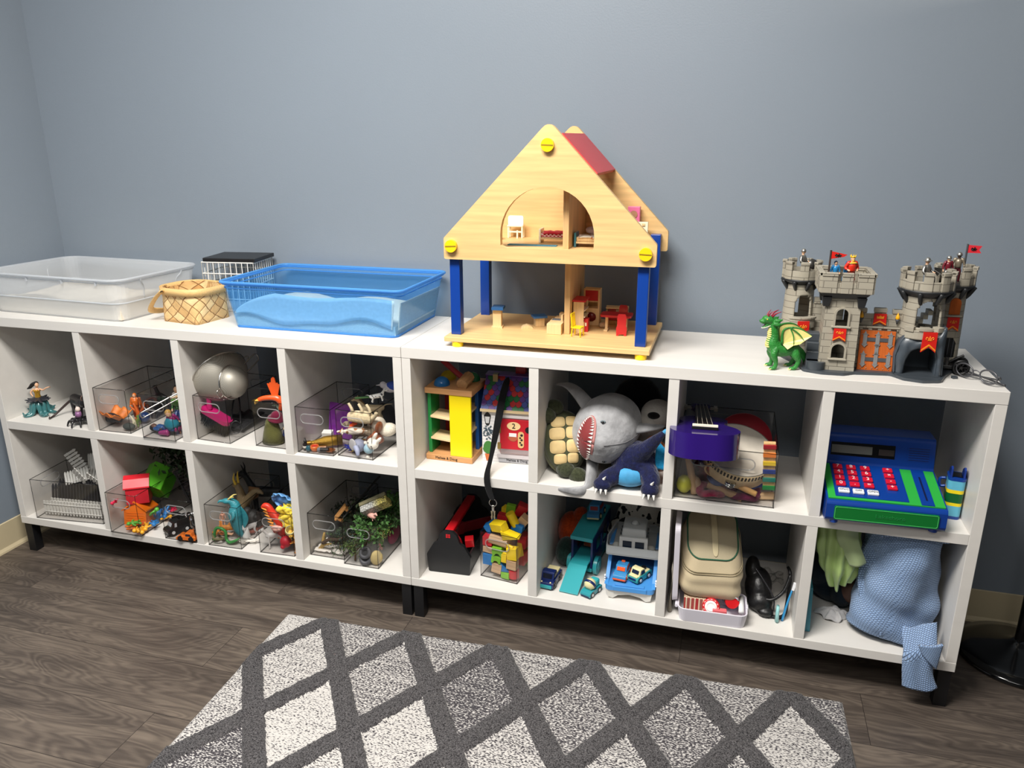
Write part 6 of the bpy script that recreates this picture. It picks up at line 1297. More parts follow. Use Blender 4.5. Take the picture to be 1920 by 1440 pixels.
t =thing('horned_dragon','olive brown toy dragon with two tall yellow horns at the back of the dragon bin','toy animal',(-.630,.135,G7 +.03),(0,0,-8)); b =MB(); OLV =M((132,112,80),.5,nz=(60,.2))
b.tube([(-.012,0,0),(-.010,0,.05),(-.016,0,.088),(-.024,0,.108)],[.018,.02,.013,.010],n=12); b.ball((-.030,0,.112),(.015,.010,.009)); b.tube([(-.004,0,.05),(.018,0,.078),(.045,0,.104),(.066,0,.108),(.078,0,.102)],[.015,.013,.010,.007,.003],n=10)
part('body',b,OLV,t,remesh=.0018)
for s in (-1,1):part('horn',MB().tube([(-.026,s *.006,.118),(-.030,s *.009,.138),(-.025 ,s *.008,.160)],[.0042,.0035,.0006],n=8),M((226,190,70),.4),t)
part('wing',MB().grid(lambda a,b_:(.0+.045*a,.012+.01*b_,.05+.055*b_ *(1-.5*a)+.03*a),8,5),M((120,84,50),.5),t,solid=.002)
def coil(label,loc,rot,mat,pts,r):
 t =thing('toy_snake',label,'toy animal',loc,rot); part('body',MB().tube(pts,[r *.9]+[r]*(len(pts)-2)+[r *.3],n=9,sub=5),mat,t)
 part('head',MB().ball(V(pts[0]),(r *1.9,r *1.4,r *1.1)),mat,t); return t
coil('green striped toy snake bent in an arch at the front of the dragon bin',(-.640,.024,G7),(0,0,3),M((58,140,66),.4,nz=(300,.4)),[(-.036,.004,.006),(-.032,0,.026),(-.024,0,.046),(-.006,-.002,.050),(.008,0,.038),(.008,0,.014),(.020,-.004,.005),(.040,-.002,.012),(.052,.006,.02)],.0046)
coil('grey-brown toy snake coiled at the left front of the dragon bin',(-.655,.040,G7),(0,0,40),M((126,116,98),.5),[(-.02,0,.008),(-.012,.016,.01),(.008,.016,.008),(.014,0,.010),(.0,-.01,.014),(-.008,.002,.02)],.005)
coil('pale grey toy snake winding along the floor of the dragon bin',(-.618,.032,G7),(0,0,0),M((176,170,160),.5),[(.04,.0,.006),(.02,.008,.006),(.0,-.002,.008),(-.02,.008,.006),(-.034,.0,.006)],.005)
mini('skeleton_figure','white toy skeleton lying at the right front of the dragon bin','toy figure',(-.590,.030,G7 +.008),(-90,0,-65),.062,skin=M((226,220,210),.5),fat=.8)
beast('tiger_figure','orange toy tiger lying on its back at the left of the dragon bin',(-.652,.060,G7 +.058),(170,0,15),.058,M((214,138,60),.5,nz=(120,.35)),leg=.35,tail=.4,ears='up')
beast('fox_figure','brown toy fox behind the upside-down tiger',(-.632,.085,G7 +.05),(160,10,-10),.055,M((176,112,50),.6),leg=.35,tail=.4)
one('toy_shell','white spiky toy shell at the right wall of the dragon bin','toy accessory',MB().lathe([(.014,0),(.012,.008),(.007,.02),(.002,.036),(0,.038)],n=8),M((222,220,216),.4),(-.586,.062,G7 +.006),(0,14,0))
t =one('toy_starfish','dull red toy lizard shape by the right wall of the dragon bin','toy animal',MB().ball((0,0,.010),(.02,.012,.010)).tube([(.016,0,.01),(.034,.004,.008),(.046,.010,.004)],[.008,.005,.001],n=8).ball((-.02,0,.012),.009),M((150,70,50),.5),(-.588,.105,G7),(0,0,70),remesh=.0015)
mini('merman_figure','small pinkish toy figure seen through the handle slot of the dragon bin','toy figure',(-.632,.020,G7 +.066),(0,0,40),.045,skin=M((206,150,126),.5),hair=M((120,70,50),.6),fat=1.2)
beast('dark_dragon','black toy dragon standing at the rear of the dragon bin',(-.60,.205,G7 +.02),(0,0,15),.115,M((24,28,32),.5),leg=.6,neck=.5,tail=.4,horn=M((30,32,34),.5))
one('rubber_monster','dark grey lumpy toy monster in the middle of the dragon bin','toy animal',MB().ball((0,0,.035),(.03,.028,.036)).ball((-.014,-.008,.066),(.016,.016,.016)).ball((.02,-.01,.05),.012),M((48,46,44),.6,nz=(60,.3)),(-.600,.125,G7),remesh=.002)
# sea creatures
t =thing('clam_shell','light blue toy clam shell with ruffled edge on top of the sea creature bin','toy accessory',(-.436,.062,G7 +.152),(24,0,-10)); LB =plastic((110,168,226),.4)
def clam(a,b_):
 an =pi *(a *1.1-.05); r =.042*b_ *(1+.06*sin(a *40)*b_); return (r *cos(an)*1.05,.016-.016*b_ ** 2*1.4+.002*sin(a *40)*b_,r *sin(an)*1.0-.006)
part('back_shell',MB().grid(clam,60,10),LB,t,solid=.003); part('front_shell',MB().grid(lambda a,b_:(.04*b_ *cos(pi *a)*1.05,-.022*sin(pi *a)*b_ +.004,-.010-.014*(1-b_)+.003*sin(a *40)*b_),40,8),LB,t,solid=.003); part('lining',MB().ball((0,.002,.004),(.030,.012,.018)),plastic((84,142,206),.5),t)
t =thing('sea_horse_dragon','red and orange toy sea dragon rearing up in the sea creature bin','toy animal',(-.463,.040,G7 +.062),(0,0,8)); RDO =M((206,52,30),.45,nz=(50,.3)); b =MB()
b.tube([(.024,0,-.012),(.026,0,.014),(.012,0,.038),(-.006,0,.058),(-.014,0,.076),(-.026,0,.080),(-.037,0,.072)],[.011,.015,.015,.0125,.010,.009,.004],n=12)
part('body',b,RDO,t,remesh=.0016); sp_ =MB()
for k in range(7):z =.002+.011*k; x =(.012-.004*k)-.006; sp_.cyl((x,-.004,z),(x -.017,-.006,z +.006),.005,.0008,n=6)
part('spines',sp_,plastic((240,150,50)),t)
one('yellow_sponge','crumpled yellow soft toy piece on the right of the sea creature bin','toy accessory',MB().grid(lambda a,b_:(-.028+.056*a +.004*sin(b_ *13),-.010+.016*mnoise.noise((a *4,b_ *4,3)),-.032+.066*b_),24,26).grid(lambda a,b_:(-.028+.056*a,.012+.012*mnoise.noise((a *4,b_ *4,8)),-.032+.066*b_),24,26),cloth((246,218,74)),(-.410,.040,G7 +.115),(0,4,-4),solid=.006)
t =thing('toy_teapot','pale gold toy goblet below the yellow soft piece','toy accessory',(-.404,.030,G7 +.066),(35,25,0)); part('cup',MB().lathe([(.004,0),(.014,.006),(.016,.016),(.014,.026),(.012,.026),(.012,.01),(0,.006)],n=22),M((190,180,128),.3,metal=.5),t)
beast('bear_figure','brown toy bear clinging in front of the blue clam shell',(-.440,.052,G7 +.118),(0,-50,20),.036,M((122,76,48),.7),leg=.35,tail=0,fat=1.3)
mini('toy_figure','toy figure in red lying in the middle of the sea creature bin','toy figure',(-.432,.040,G7 +.042),(-80,0,65),.062,shirt=plastic((190,30,40)),pants=plastic((200,34,40)),hair=plastic((120,40,30)),fat=1.3)
one('red_ball_creature','round red toy creature at the right front of the sea creature bin','toy animal',MB().ball((0,0,.018),(.018,.016,.019)).ball((-.004,-.012,.006),(.008,.007,.007)),M((178,26,44),.5),(-.424,.030,G7 +.014),remesh=.0016)
beast('tiger_cub','orange toy tiger cub standing on end at the right front of the sea creature bin',(-.402,.030,G7 +.016),(0,70,20),.052,M((234,150,44),.5,nz=(140,.3)),leg=.35,tail=.3,ears='up',fat=1.3)
beast('wolf_figure','white toy wolf at the left front of the sea creature bin',(-.470,.045,G7),(0,0,30),.06,M((206,204,200),.6),leg=.6,tail=.4,neck=.3)
beast('ram_figure','grey toy ram on the floor in the middle of the sea creature bin',(-.432,.065,G7),(0,0,-10),.07,M((84,84,88),.6),leg=.3,tail=.2,fat=1.3)
mini('toy_figure','brown toy figure behind the white wolf','toy figure',(-.468,.075,G7 +.045),(-30,20,0),.05,shirt=plastic((110,60,44)),pants=plastic((90,50,40)),hair=plastic((60,30,20)),fat=1.3)
mini('toy_figure','small toy figure in multicoloured clothes behind the clam shell','toy figure',(-.402,.125,G7 +.10),(0,0,-20),.085,shirt=plastic((190,60,120)),pants=plastic((60,90,60)),hair=plastic((206,176,90)),fat=1.1)
one('pink_soft_toy','small pale pink soft toy below the red sea dragon','toy accessory',MB().ball((0,0,.010),(.018,.011,.010)).ball((.014,-.004,.014),.008),M((226,170,156),.6),(-.446,.022,G7 +.068),remesh=.0015)
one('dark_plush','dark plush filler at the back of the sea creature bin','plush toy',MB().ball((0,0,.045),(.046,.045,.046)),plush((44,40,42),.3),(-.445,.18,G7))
mini('toy_figure','orange-haired toy figure on its side between the snakes and the teal dragon','toy figure',(-.622,.045,G7 +.02),(-85,0,100),.05,shirt=plastic((206,120,60)),hair=plastic((226,130,40)),fat=1.3)
beast('zebra_figure','white and grey toy unicorn behind the white spiky shell',(-.590,.085,G7),(0,0,60),.055,M((206,202,200),.5),leg=.5,neck=.3,tail=.4)
one('toy_rope','olive toy vine looped on the floor at the left of the dragon bin','toy accessory',MB().tube([(-.02,0,.005),(0,.016,.006),(.02,0,.012),(0,-.012,.016),(-.018,.004,.02)],.0035,n=7),M((110,104,70),.6),(-.664,.022,G7))
beast('lion_cub','golden toy lion cub above the tiger cub by the divider',(-.398,.034,G7 +.052),(20,10,-60),.045,M((226,176,70),.5),leg=.3,tail=.3,fat=1.3)
mini('toy_figure','toy figure with a dark coat at the back right of the sea creature bin','toy figure',(-.40,.07,G7 +.01),(0,0,-30),.075,shirt=plastic((50,50,60)),pants=plastic((70,40,40)),hair=plastic((30,24,22)),fat=1.3)
one('toy_fish','orange toy fish low behind the white wolf','toy animal',MB().ball((0,0,.012),(.02,.008,.012)).prism([(.016,.012),(.032,.024),(.032,.0)],-.002,.002),plastic((236,126,40)),(-.462,.058,G7 +.022),(0,20,30))
# ------------------------------------------------------------------ lower compartment 4: branches and trees
LFD =M((62,80,50),.8,nz=(120,.35)); LFG =M((64,106,44),.7,nz=(120,.35)); TRK =M((96,74,48),.8,nz=(60,.2)); G8 =Lw +.0045
t =thing('toy_bench','small light wooden toy bench tipped up at the back of the branch bin','toy furniture',(-.272,.110,G8 +.112),(10,-52,20))
part('seat',MB().box((0,0,.004),(.055,.024,.006)),wood((206,150,90),0,40),t,bevel=.001)
for x in (-.02,.02):part('leg',MB().box((x,0,-.008),(.006,.022,.02)),wood((190,134,78),2,40),t,bevel=.0008)
for k,(lab,loc,rot,h,sd) in enumerate((('dark bare-branched toy tree lying at the front of the branch bin',(-.300,.105,G8 +.02),(70,0,50),.085,3),('blue-green toy shrub at the right of the branch bin',(-.265,.09,G8),(10,20,0),.085,9),('dark toy shrub at the rear of the branch bin',(-.285,.20,G8 +.01),(0,0,0),.11,11))):
 shrub('toy_tree',lab,loc,rot,h,(LFD,M((58,78,66),.8,nz=(120,.3)),M((40,48,34),.8))[k],TRK,n=260,seed=sd)
br2 =thing('toy_branch','forked tan toy branch at the left front of the branch bin','toy accessory',(-.318,.062,G8),(0,0,-20)); part('wood',MB().tube([(-.012,0,.004),(.004,0,.022),(.008,0,.045),(.010,.004,.064)],[.006,.0065,.005,.003],n=8).tube([(.004,0,.022),(.022,0,.030),(.040,.002,.036)],[.005,.004,.002],n=8),M((188,156,92),.7,nz=(60,.2)),br2)
one('toy_branch','curved dark brown toy branch across the middle of the branch bin','toy accessory',MB().tube([(-.035,0,0),(-.012,0,.014),(.014,0,.016),(.04,0,.026)],[.005,.0055,.005,.002],n=8),M((72,56,44),.8),(-.275,.055,G8 +.034),(0,0,10))
one('tissue_paper','crumpled white tissue lining the floor of the branch bin','paper',MB().grid(lambda a,b_:(-.052+.104*a,-.1+.2*b_,.004+.010*abs(mnoise.noise((a *6,b_ *9,2)))),30,40),M((226,220,212),.8),(-.289,.15,G8),solid=.001)
one('black_stick','long black stick slanting up between the two tree bins','toy accessory',MB().cyl((0,0,0),(.05,.16,.075),.0034,n=8),BLK,(-.248,.075,G8 +.115))
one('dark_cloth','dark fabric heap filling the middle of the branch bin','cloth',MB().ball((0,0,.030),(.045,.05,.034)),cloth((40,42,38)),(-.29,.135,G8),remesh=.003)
for lab,loc,rot,h,n,sd,lf in (
 ('bright green toy tree seen through the front of the tree bin',(-.178,.060,G8 +.028),(0,20,0),.105,420,21,LFG),
 ('green toy tree rising at the right of the tree bin',(-.140,.110,G8 +.03),(0,-14,0),.125,480,22,M((58,98,42),.7,nz=(120,.35))),
 ('dark green toy tree at the back left of the tree bin',(-.19,.135,G8 +.03),(0,10,0),.125,420,23,LFD),
 ('mossy toy bush at the left front of the tree bin',(-.196,.038,G8),(0,0,0),.07,300,24,M((76,96,48),.8,nz=(120,.3))),
 ('green toy tree at the rear of the tree bin',(-.15,.20,G8 +.02),(0,0,0),.13,420,25,LFG)):
 shrub('toy_tree',lab,loc,rot,h,lf,TRK,n=n,seed=sd,lsz=.06)
shrub('toy_tree','yellow-green feathery toy plant pressed against the right wall of the tree bin',(-.120,.075,G8 +.05),(0,0,0),.05,M((150,170,70),.7),M((190,180,120),.7),n=120,seed=31)
def cobble():
 m =bpy.data.materials.new('cobble'); m.use_nodes =True; t =m.node_tree; b =t.nodes['Principled BSDF']; L =t.links.new; tc =t.nodes.new('ShaderNodeTexCoord')
 v =t.nodes.new('ShaderNodeTexVoronoi'); v.feature ='DISTANCE_TO_EDGE'; v.inputs['Scale'].default_value =135; L(tc.outputs['Object'],v.inputs['Vector']); v2 =t.nodes.new('ShaderNodeTexVoronoi'); v2.inputs['Scale'].default_value =135; L(tc.outputs['Object'],v2.inputs['Vector'])
 sx =t.nodes.new('ShaderNodeSeparateXYZ'); L(tc.outputs['Object'],sx.inputs[0]); mr =t.nodes.new('ShaderNodeMapRange'); mr.inputs['From Min'].default_value =-.005; mr.inputs['From Max'].default_value =.02; L(sx.outputs[0],mr.inputs['Value'])
 c =t.nodes.new('ShaderNodeMix'); c.data_type ='RGBA'; c.inputs[6].default_value =lin((176,176,170)); c.inputs[7].default_value =lin((196,182,96)); L(mr.outputs[0],c.inputs[0])
 lt =t.nodes.new('ShaderNodeMath'); lt.operation ='LESS_THAN'; lt.inputs[1].default_value =.055; L(v.outputs['Distance'],lt.inputs[0]); mx =t.nodes.new('ShaderNodeMix'); mx.data_type ='RGBA'; mx.inputs[7].default_value =lin((30,30,26)); L(lt.outputs[0],mx.inputs[0]); L(c.outputs[2],mx.inputs[6]); L(mx.outputs[2],b.inputs['Base Color']); b.inputs['Roughness'].default_value =.6; return m
t =thing('stone_wall_piece','toy stone wall piece in grey and yellow cobble resting on the tree bin','toy accessory',(-.138,.078,G8 +.168),(38,-26,14)); part('wall',MB().box((0,0,0),(.088,.022,.036)),cobble(),t,bevel=.002); part('coping',MB().box((0,.015,.016),(.088,.012,.012)),M((120,114,84),.7,nz=(60,.3)),t,bevel=.002)
beast('pig_figure','pink toy pig below the stone wall piece',(-.150,.068,G8 +.128),(0,0,150),.04,M((226,170,156),.5),leg=.25,tail=.1,fat=1.4,ears='flop')
for lab,dz_ in (('grey coiled toy ring at the bottom front of the tree bin',.016),('grey coiled toy ring stacked on the lower one in the tree bin',.036)):
 t =thing('coiled_toy',lab,'toy accessory',(-.157,.030,G8 +dz_),(58,0,14)); part('ring',MB().lathe([(.008,-.007),(.017,-.008),(.0195,0),(.017,.008),(.008,.007),(.008,-.007)],n=28),M((78,78,82),.5),t); part('hub',MB().cyl((0,0,-.004),(0,0,.004),.008,n=14),M((34,34,36),.5),t)
one('toy_rock','pale tan toy rock at the right front corner of the tree bin','toy accessory',MB().ball((0,0,.022),(.019,.013,.024),n=7,m=6),M((206,184,124),.8,nz=(40,.15)),(-.128,.034,G8),(0,10,20))
one('toy_flower','pink toy flower post at the right wall of the tree bin','toy accessory',MB().cyl((0,0,0),(0,0,.03),.006,.005),plastic((196,130,120)),(-.122,.062,G8 +.035))
one('pink_blanket','magenta cloth low at the right rear of the tree bin','cloth',MB().ball((0,0,.03),(.012,.04,.03)),cloth((150,40,80)),(-.128,.17,G8))
# ================================================================== right unit, upper row
# ------------------------------------------------------------------ compartment 1: pounding tower, lock house, lanyard
BW =wood((206,152,100),0,26,.14); PWD =wood((232,206,160),0,26,.1)
PG,PY,PB,PR =plastic((22,132,62),.35),plastic((250,224,12),.35),plastic((18,84,160),.35),plastic((160,24,34),.4)
tx,ty =.0995,.140
tw_ =thing('pounding_tower','wooden ball-pounding tower with yellow and green panels in the left upper compartment','wooden toy',(tx,ty,U),(0,0,-1))
part('base_board',MB().box((0,0,.0085),(.139,.128,.017)),BW,tw_,bevel=.002)
part('top_board',MB().box((.002,0,.2055),(.139,.128,.017)),BW,tw_,bevel=.002)
part('front_panel',MB().box((.035,-.0565,.107),(.063,.009,.18)),PY,tw_,bevel=.001)
part('side_panel',MB().box((-.060,-.02,.107),(.010,.062,.18)),PG,tw_,bevel=.001)
part('side_panel',MB().box((.060,.03,.107),(.010,.05,.18)),PB,tw_,bevel=.001,label='blue side panel')
part('back_panel',MB().box((-.018,.052,.107),(.07,.009,.18)),PR,tw_,bevel=.001,label='red back panel')
for z,dx in ((.060,-.028),(.124,-.028)):part('ramp',MB().box((dx,-.022,z),(.058,.064,.006),(0,5,0)),PWD,tw_,bevel=.0006)
for z in (.082,.142):part('ramp',MB().box((.040,.0,z),(.040,.09,.006),(0,-8,0)),PWD,tw_,bevel=.0006)
part('tube_liner',MB().cyl((.0,.01,.017),(.0,.01,.190),.018),wood((120,84,58),2,26),tw_)
text('Melissa & Doug',.0105,M((40,26,20),.6),tw_,(-.008,-.0644,.0085))
zt_ =U +.214
for lab,dx,dy,c in (('blue ball in the front left hole of the pounding tower',-.030,-.028,(24,110,180)),('yellow ball in the back left hole of the pounding tower',-.034,.034,(214,190,30)),('green ball in the back right hole of the pounding tower',.038,.036,(24,110,60))):
 one('wooden_ball',lab,'ball',MB().ball((0,0,0),.0225,n=24,m=16),plastic(c,.25),(tx +dx,ty +dy,zt_ +.001))
hm_ =thing('toy_hammer','red-handled wooden hammer lying on the pounding tower','wooden toy',(tx +.036,ty -.022,zt_ +.014))
part('hammer_head',MB().cyl((-.0,-.026,-.003),(.004,.024,.006),.0165,n=8,smooth=False),wood((196,148,100),1,26),hm_,bevel=.0012)
part('handle',MB().tube([(-.004,.008,.003),(-.034,.014,.022),(-.072,.020,.050)],[.0078,.0078,.0082],n=14),PR,hm_)
# lock house
def scale_mat():
 """overlapping round roof tiles in red, green, blue and purple"""
 m =bpy.data.materials.new('scallop_tiles'); m.use_nodes =True; t =m.node_tree; b =t.nodes['Principled BSDF']; L =t.links.new; tc =t.nodes.new('ShaderNodeTexCoord'); sp =t.nodes.new('ShaderNodeSeparateXYZ'); L(tc.outputs['Object'],sp.inputs[0])
 def mth(op,a,bb=None,cc=None):
  n =t.nodes.new('ShaderNodeMath'); n.operation =op
  for i,q in enumerate((a,bb,cc)):
   if q is None:continue
   if isinstance(q,(int,float)):n.inputs[i].default_value =q
   else:L(q,n.inputs[i])
  return n.outputs[0]
 w,h =.0165,.0115
 def layer(off):
  v =mth('DIVIDE',sp.outputs[2],h); row =mth('ADD',mth('FLOOR',v),off); fv =mth('SUBTRACT',v,row)
  u =mth('ADD',mth('DIVIDE',sp.outputs[0],w),mth('MULTIPLY',mth('MODULO',row,2),.5)); col =mth('FLOOR',u); fu =mth('SUBTRACT',mth('SUBTRACT',u,col),.5)
  d =mth('SQRT',mth('ADD',mth('POWER',mth('MULTIPLY',fu,w /h),2),mth('POWER',mth('SUBTRACT',fv,1.0),2)))
  cb =t.nodes.new('ShaderNodeCombineXYZ'); L(col,cb.inputs[0]); L(row,cb.inputs[1]); wn =t.nodes.new('ShaderNodeTexWhiteNoise'); wn.noise_dimensions ='2D'; L(cb.outputs[0],wn.inputs[0])
  r =t.nodes.new('ShaderNodeValToRGB'); r.color_ramp.interpolation ='CONSTANT'; e =r.color_ramp.elements; e[0].position =0; e[0].color =lin((196,40,44)); e[1].position =.3; e[1].color =lin((28,112,58)); x =e.new(.55); x.color =lin((70,84,160)); x =e.new(.8); x.color =lin((98,58,140)); L(wn.outputs[0],r.inputs[0])
  ins =mth('LESS_THAN',d,.78); edge =mth('LESS_THAN',d,.70)
  c =t.nodes.new('ShaderNodeMix'); c.data_type ='RGBA'; c.inputs[6].default_value =lin((30,24,44)); L(edge,c.inputs[0]); L(r.outputs[0],c.inputs[7]); return ins,c.outputs[2]
 i0,c0 =layer(0); i1,c1 =layer(-1)
 mx =t.nodes.new('ShaderNodeMix'); mx.data_type ='RGBA'; L(i0,mx.inputs[0]); L(c1,mx.inputs[6]); L(c0,mx.inputs[7])
 L(mx.outputs[2],b.inputs['Base Color']); b.inputs['Roughness'].default_value =.35; return m
lh =thing('lock_house','white toy house with a scalloped coloured roof and a red door beside the pounding tower','wooden toy',(.264,.115,U),(0,0,4))
wh =plastic((226,224,222),.4)
def siding():
 m =bpy.data.materials.new('white_siding'); m.use_nodes =True; t =m.node_tree; b =t.nodes['Principled BSDF']; tc =t.nodes.new('ShaderNodeTexCoord'); w =t.nodes.new('ShaderNodeTexWave'); w.bands_direction ='Z'; w.wave_profile ='SAW'; w.inputs['Scale'].default_value =34
 r =t.nodes.new('ShaderNodeValToRGB'); r.color_ramp.elements[0].color =lin((176,174,176)); r.color_ramp.elements[1].position =.18; r.color_ramp.elements[1].color =lin((228,226,226)); t.links.new(tc.outputs['Object'],w.inputs['Vector']); t.links.new(w.outputs['Fac'],r.inputs[0]); t.links.new(r.outputs[0],b.inputs['Base Color']); b.inputs['Roughness'].default_value =.4; return m
part('walls',MB().bx(-.078,.078,.0,.155,.0,.158),siding(),lh,bevel=.0008)
rf =MB(); rf.prism([(-.006,.156),(.066,.234),(.094,.234),(.160,.156)],-.080,.080,'yz'); part('roof',rf,scale_mat(),lh)
part('eave_trim',MB().bx(-.081,.081,-.009,.0,.150,.157),PWD,lh)
part('ridge_trim',MB().bx(-.082,.082,.060,.099,.2335,.2365),M((92,56,120),.4),lh)
part('chimney',MB().bx(.0,.028,.085,.11,.225,.258),PR,lh,bevel=.001)
part('clasp',MB().bx(-.058,-.044,.052,.07,.214,.240),metal((150,130,90),.35),lh)
part('base_strip',MB().bx(-.030,.079,-.004,.0,.002,.016),M((172,172,176),.5),lh); text('Melissa & Doug',.0095,M((60,60,64),.6),lh,(.022,-.0046,.009))
part('door_step',MB().bx(-.034,.079,-.007,.0,.016,.026),M((196,190,192),.5),lh)
fr_ =MB().holed([(-.034,.026),(.068,.026),(.068,.142),(-.034,.142)],[[(-.026,.03),(.060,.03),(.060,.134),(-.026,.134)]],-.004,0); part('door_frame',fr_,wh,lh,bevel=.0006)
dr =part('door',MB().bx(-.025,.058,-.008,-.002,.031,.131),M((190,24,40),.35),lh,bevel=.001)
part('kick_plate',MB().bx(-.024,.057,-.0088,-.008,.032,.044),metal((190,176,180),.3),dr)
part('number_plate',MB().prism([(.014+.019*cos(2*pi *k /24),.113+.012*sin(2*pi *k /24)) for k in range(24)],-.0092,-.008),M((238,206,150),.5),dr); text('2',.021,M((24,20,20),.5),dr,(.014,-.0096,.113),name='number')
part('mail_slot',MB().prism([(.012+.014*cos(pi +pi *k /12),.082+.014*sin(pi +pi *k /12)) for k in range(13)],-.009,-.008),M((176,92,62),.5),dr); part('letter',MB().bx(.001,.022,-.0095,-.008,.082,.092),M((232,226,226),.6),dr)
tgp =part('hang_tag',MB().prism(rrect(.026,.043,.050,.098,.008,5),-.0098,-.0085),M((214,178,120),.5),dr)
dp =MB()
for k,(z,r_) in enumerate(((.088,.004),(.080,.003),(.074,.0035),(.066,.003),(.060,.0035))):dp.ball((.0345+.002*(-1) ** k,-.0098,z),(r_,.0006,r_),n=8,m=6)
part('pattern',dp,M((30,26,26),.6),tgp); part('key_hole',MB().cyl((.055,-.0092,.104),(.055,-.0078,.104),.009,n=20),M((16,14,14),.5),dr)
for z in (.052,.1):part('hinge',MB().bx(-.032,-.022,-.0095,-.004,z -.009,z +.009),metal((190,160,100),.35),lh)
ln_ =MB(); ln_.lathe([(.003,.150),(.010,.146),(.011,.142),(.004,.142)],(-.062,-.0,0),12,sy=.1); 
part('lantern',MB().prism([(-.068,.112),(-.065,.108),(-.059,.108),(-.056,.112),(-.052,.136),(-.057,.143),(-.062,.147),(-.067,.143),(-.072,.136)],-.0012,-.0002),M((24,22,24),.5),lh)
part('lantern_glass',MB().prism([(-.066,.114),(-.058,.114),(-.055,.133),(-.069,.133)],-.0020,-.0012),M((206,206,206),.4),lh)
R_ =random.Random(12); lv =MB()
for k in range(60):
 x =R_.gauss(-.060,.0085); z =R_.gauss(.084,.013)
 if -.077<x <-.040 and .058<z <.108:lv.prism([(x -.003,z),(x,z +.0016),(x +.003,z),(x,z -.0016)],-.0014,-.0003)
part('painted_vine',lv,M((66,84,96),.6),lh)
part('bush',MB().prism([(-.060+.0165*cos(a)*(1.0 if sin(a)<0 else .85),.042+.019*sin(a)) for a in [k *pi /12 for k in range(24)]],-.0018,-.0003),M((62,122,52),.6),lh); part('plant_pot',MB().prism([(-.066,.003),(-.052,.003),(-.048,.022),(-.070,.022)],-.0024,-.0003),M((196,104,52),.5),lh)
part('side_number',MB().ball((.070,-.001,.030),(.004,.001,.010),n=10).ball((.070,-.001,.044),(.003,.001,.005),n=8),M((20,20,20),.5),lh)
# lanyard with ring and keys
lny =thing('lanyard','black lanyard hanging from the toy house roof over the shelf edge with a key ring','lanyard',(.2475,.165,U +.245))
P0 =V((.2475,.165,U +.245)); strap =[(0,0,-.006),(-.001,-.05,-.042),(-.002,-.075,-.078),(-.003,-.085,-.10),(-.010,-.105,-.16),(-.014,-.130,-.212),(-.012,-.184,-.236),(.001,-.180,-.29),(.006,-.176,-.305)]
def ribbon(pts,w,ups,n=8):
 mb =MB(); P =[V(p) for p in pts]; vs =[]
 for i,p in enumerate(P):s =V(ups[i]).normalized()*w[i]; vs += [p -s,p +s]
 mb.add(vs,[(2*i,2*i +1,2*i +3,2*i +2) for i in range(len(P)-1)],True); return mb
part('strap',ribbon(strap,[.0115,.0115,.0115,.0115,.0095,.0055,.0100,.0095,.0085],[(1,0,0),(1,0,.1),(1,0,0),(1,.1,0),(.9,.5,0),(.8,.7,0),(1,.2,0),(1,0,0),(1,0,0)]),cloth((14,14,16)),lny,solid=.0018,subd=2)
rg =part('key_ring',MB().tube([(.006+.0105*cos(a),-.174,-.312+.0105*sin(a)) for a in [k *pi /8 for k in range(16)]],.0013,n=6,closed=True,sub=2),metal((190,190,186),.2),lny)
part('clip',MB().box((.0065,-.1745,-.329),(.006,.004,.014)).ball((.0065,-.1745,-.322),.0045),metal((200,198,190),.2),lny)
for dx in (-.003,.0035):part('key',MB().prism([(.0065+dx -.003,-.335),(.0065+dx +.003,-.335),(.0065+dx +.0022,-.340),(.0065+dx +.0018,-.358),(.0065+dx,-.361),(.0065+dx -.0018,-.358),(.0065+dx -.0030,-.352),(.0065+dx -.0014,-.348),(.0065+dx -.0022,-.340)],-.1765+dx *.4,-.1752+dx *.4),metal((186,176,150),.25),lny)
# ------------------------------------------------------------------ compartment 2: plush toys
SHK =M((158,158,160),.55,sheen=.3,nz=(30,.34,(1,.3,1)),bump=(90,.45),spec=.35)
sh =thing('plush_shark','large grey plush shark lying on its side with an open toothy mouth','plush toy',(.530,.135,.596),(0,0,0))
b =MB()
ax =[(0.0,-.1275,.0,.002),(0.0,-.1245,.0,.013),(0.0,-.118,.0,.024),(.0,-.112,.0,.036),(.0,-.09,.0,.064),(.0,-.05,.002,.084),(.0,.0,.002,.088),(.01,.06,.0,.082),(.02,.11,-.008,.064),(.03,.16,-.02,.042),(.035,.2,-.03,.024)]
b.tube([a[:3] for a in ax],[a[3] for a in ax],n=28,sub=4)
part('body',b,SHK,sh,remesh=.004)
# mouth: red gape with white teeth, on the left front of the head
mc =V((-.034,-.094,.004)); nrm =V((-.50,-.86,.05)).normalized(); up_ =V((.12,0,.99)); up_ =(up_ -nrm *up_.dot(nrm)).normalized(); sd_ =up_.cross(nrm)
def mpt(a,ra,rb,lift=0):
 q =up_ *(ra *sin(a))+sd_ *(rb *cos(a)*(1 if cos(a)>0 else .75)); p =mc +q +nrm *lift
 c0 =V((0,max(-.1,p.y),0)); return p
def onhead(p,lift):
 """push a point to the head surface, measured from the head axis"""
 o =V((0,-.022,.002)); d =(p -o).normalized()
 lo,hi =0,.16
 def inside(q):
  for i in range(len(ax)-1):
   y0,y1 =ax[i][1],ax[i +1][1]
   if y0 <= q.y <= y1:
    k =(q.y -y0)/(y1 -y0); r =ax[i][3]+(ax[i +1][3]-ax[i][3])*k; return math.hypot(q.x,q.z -.002)<r
  return False
 for _ in range(24):
  md =(lo +hi)/2
  if inside(o +d *md):lo =md
  else:hi =md
 return o +d *(lo +lift)
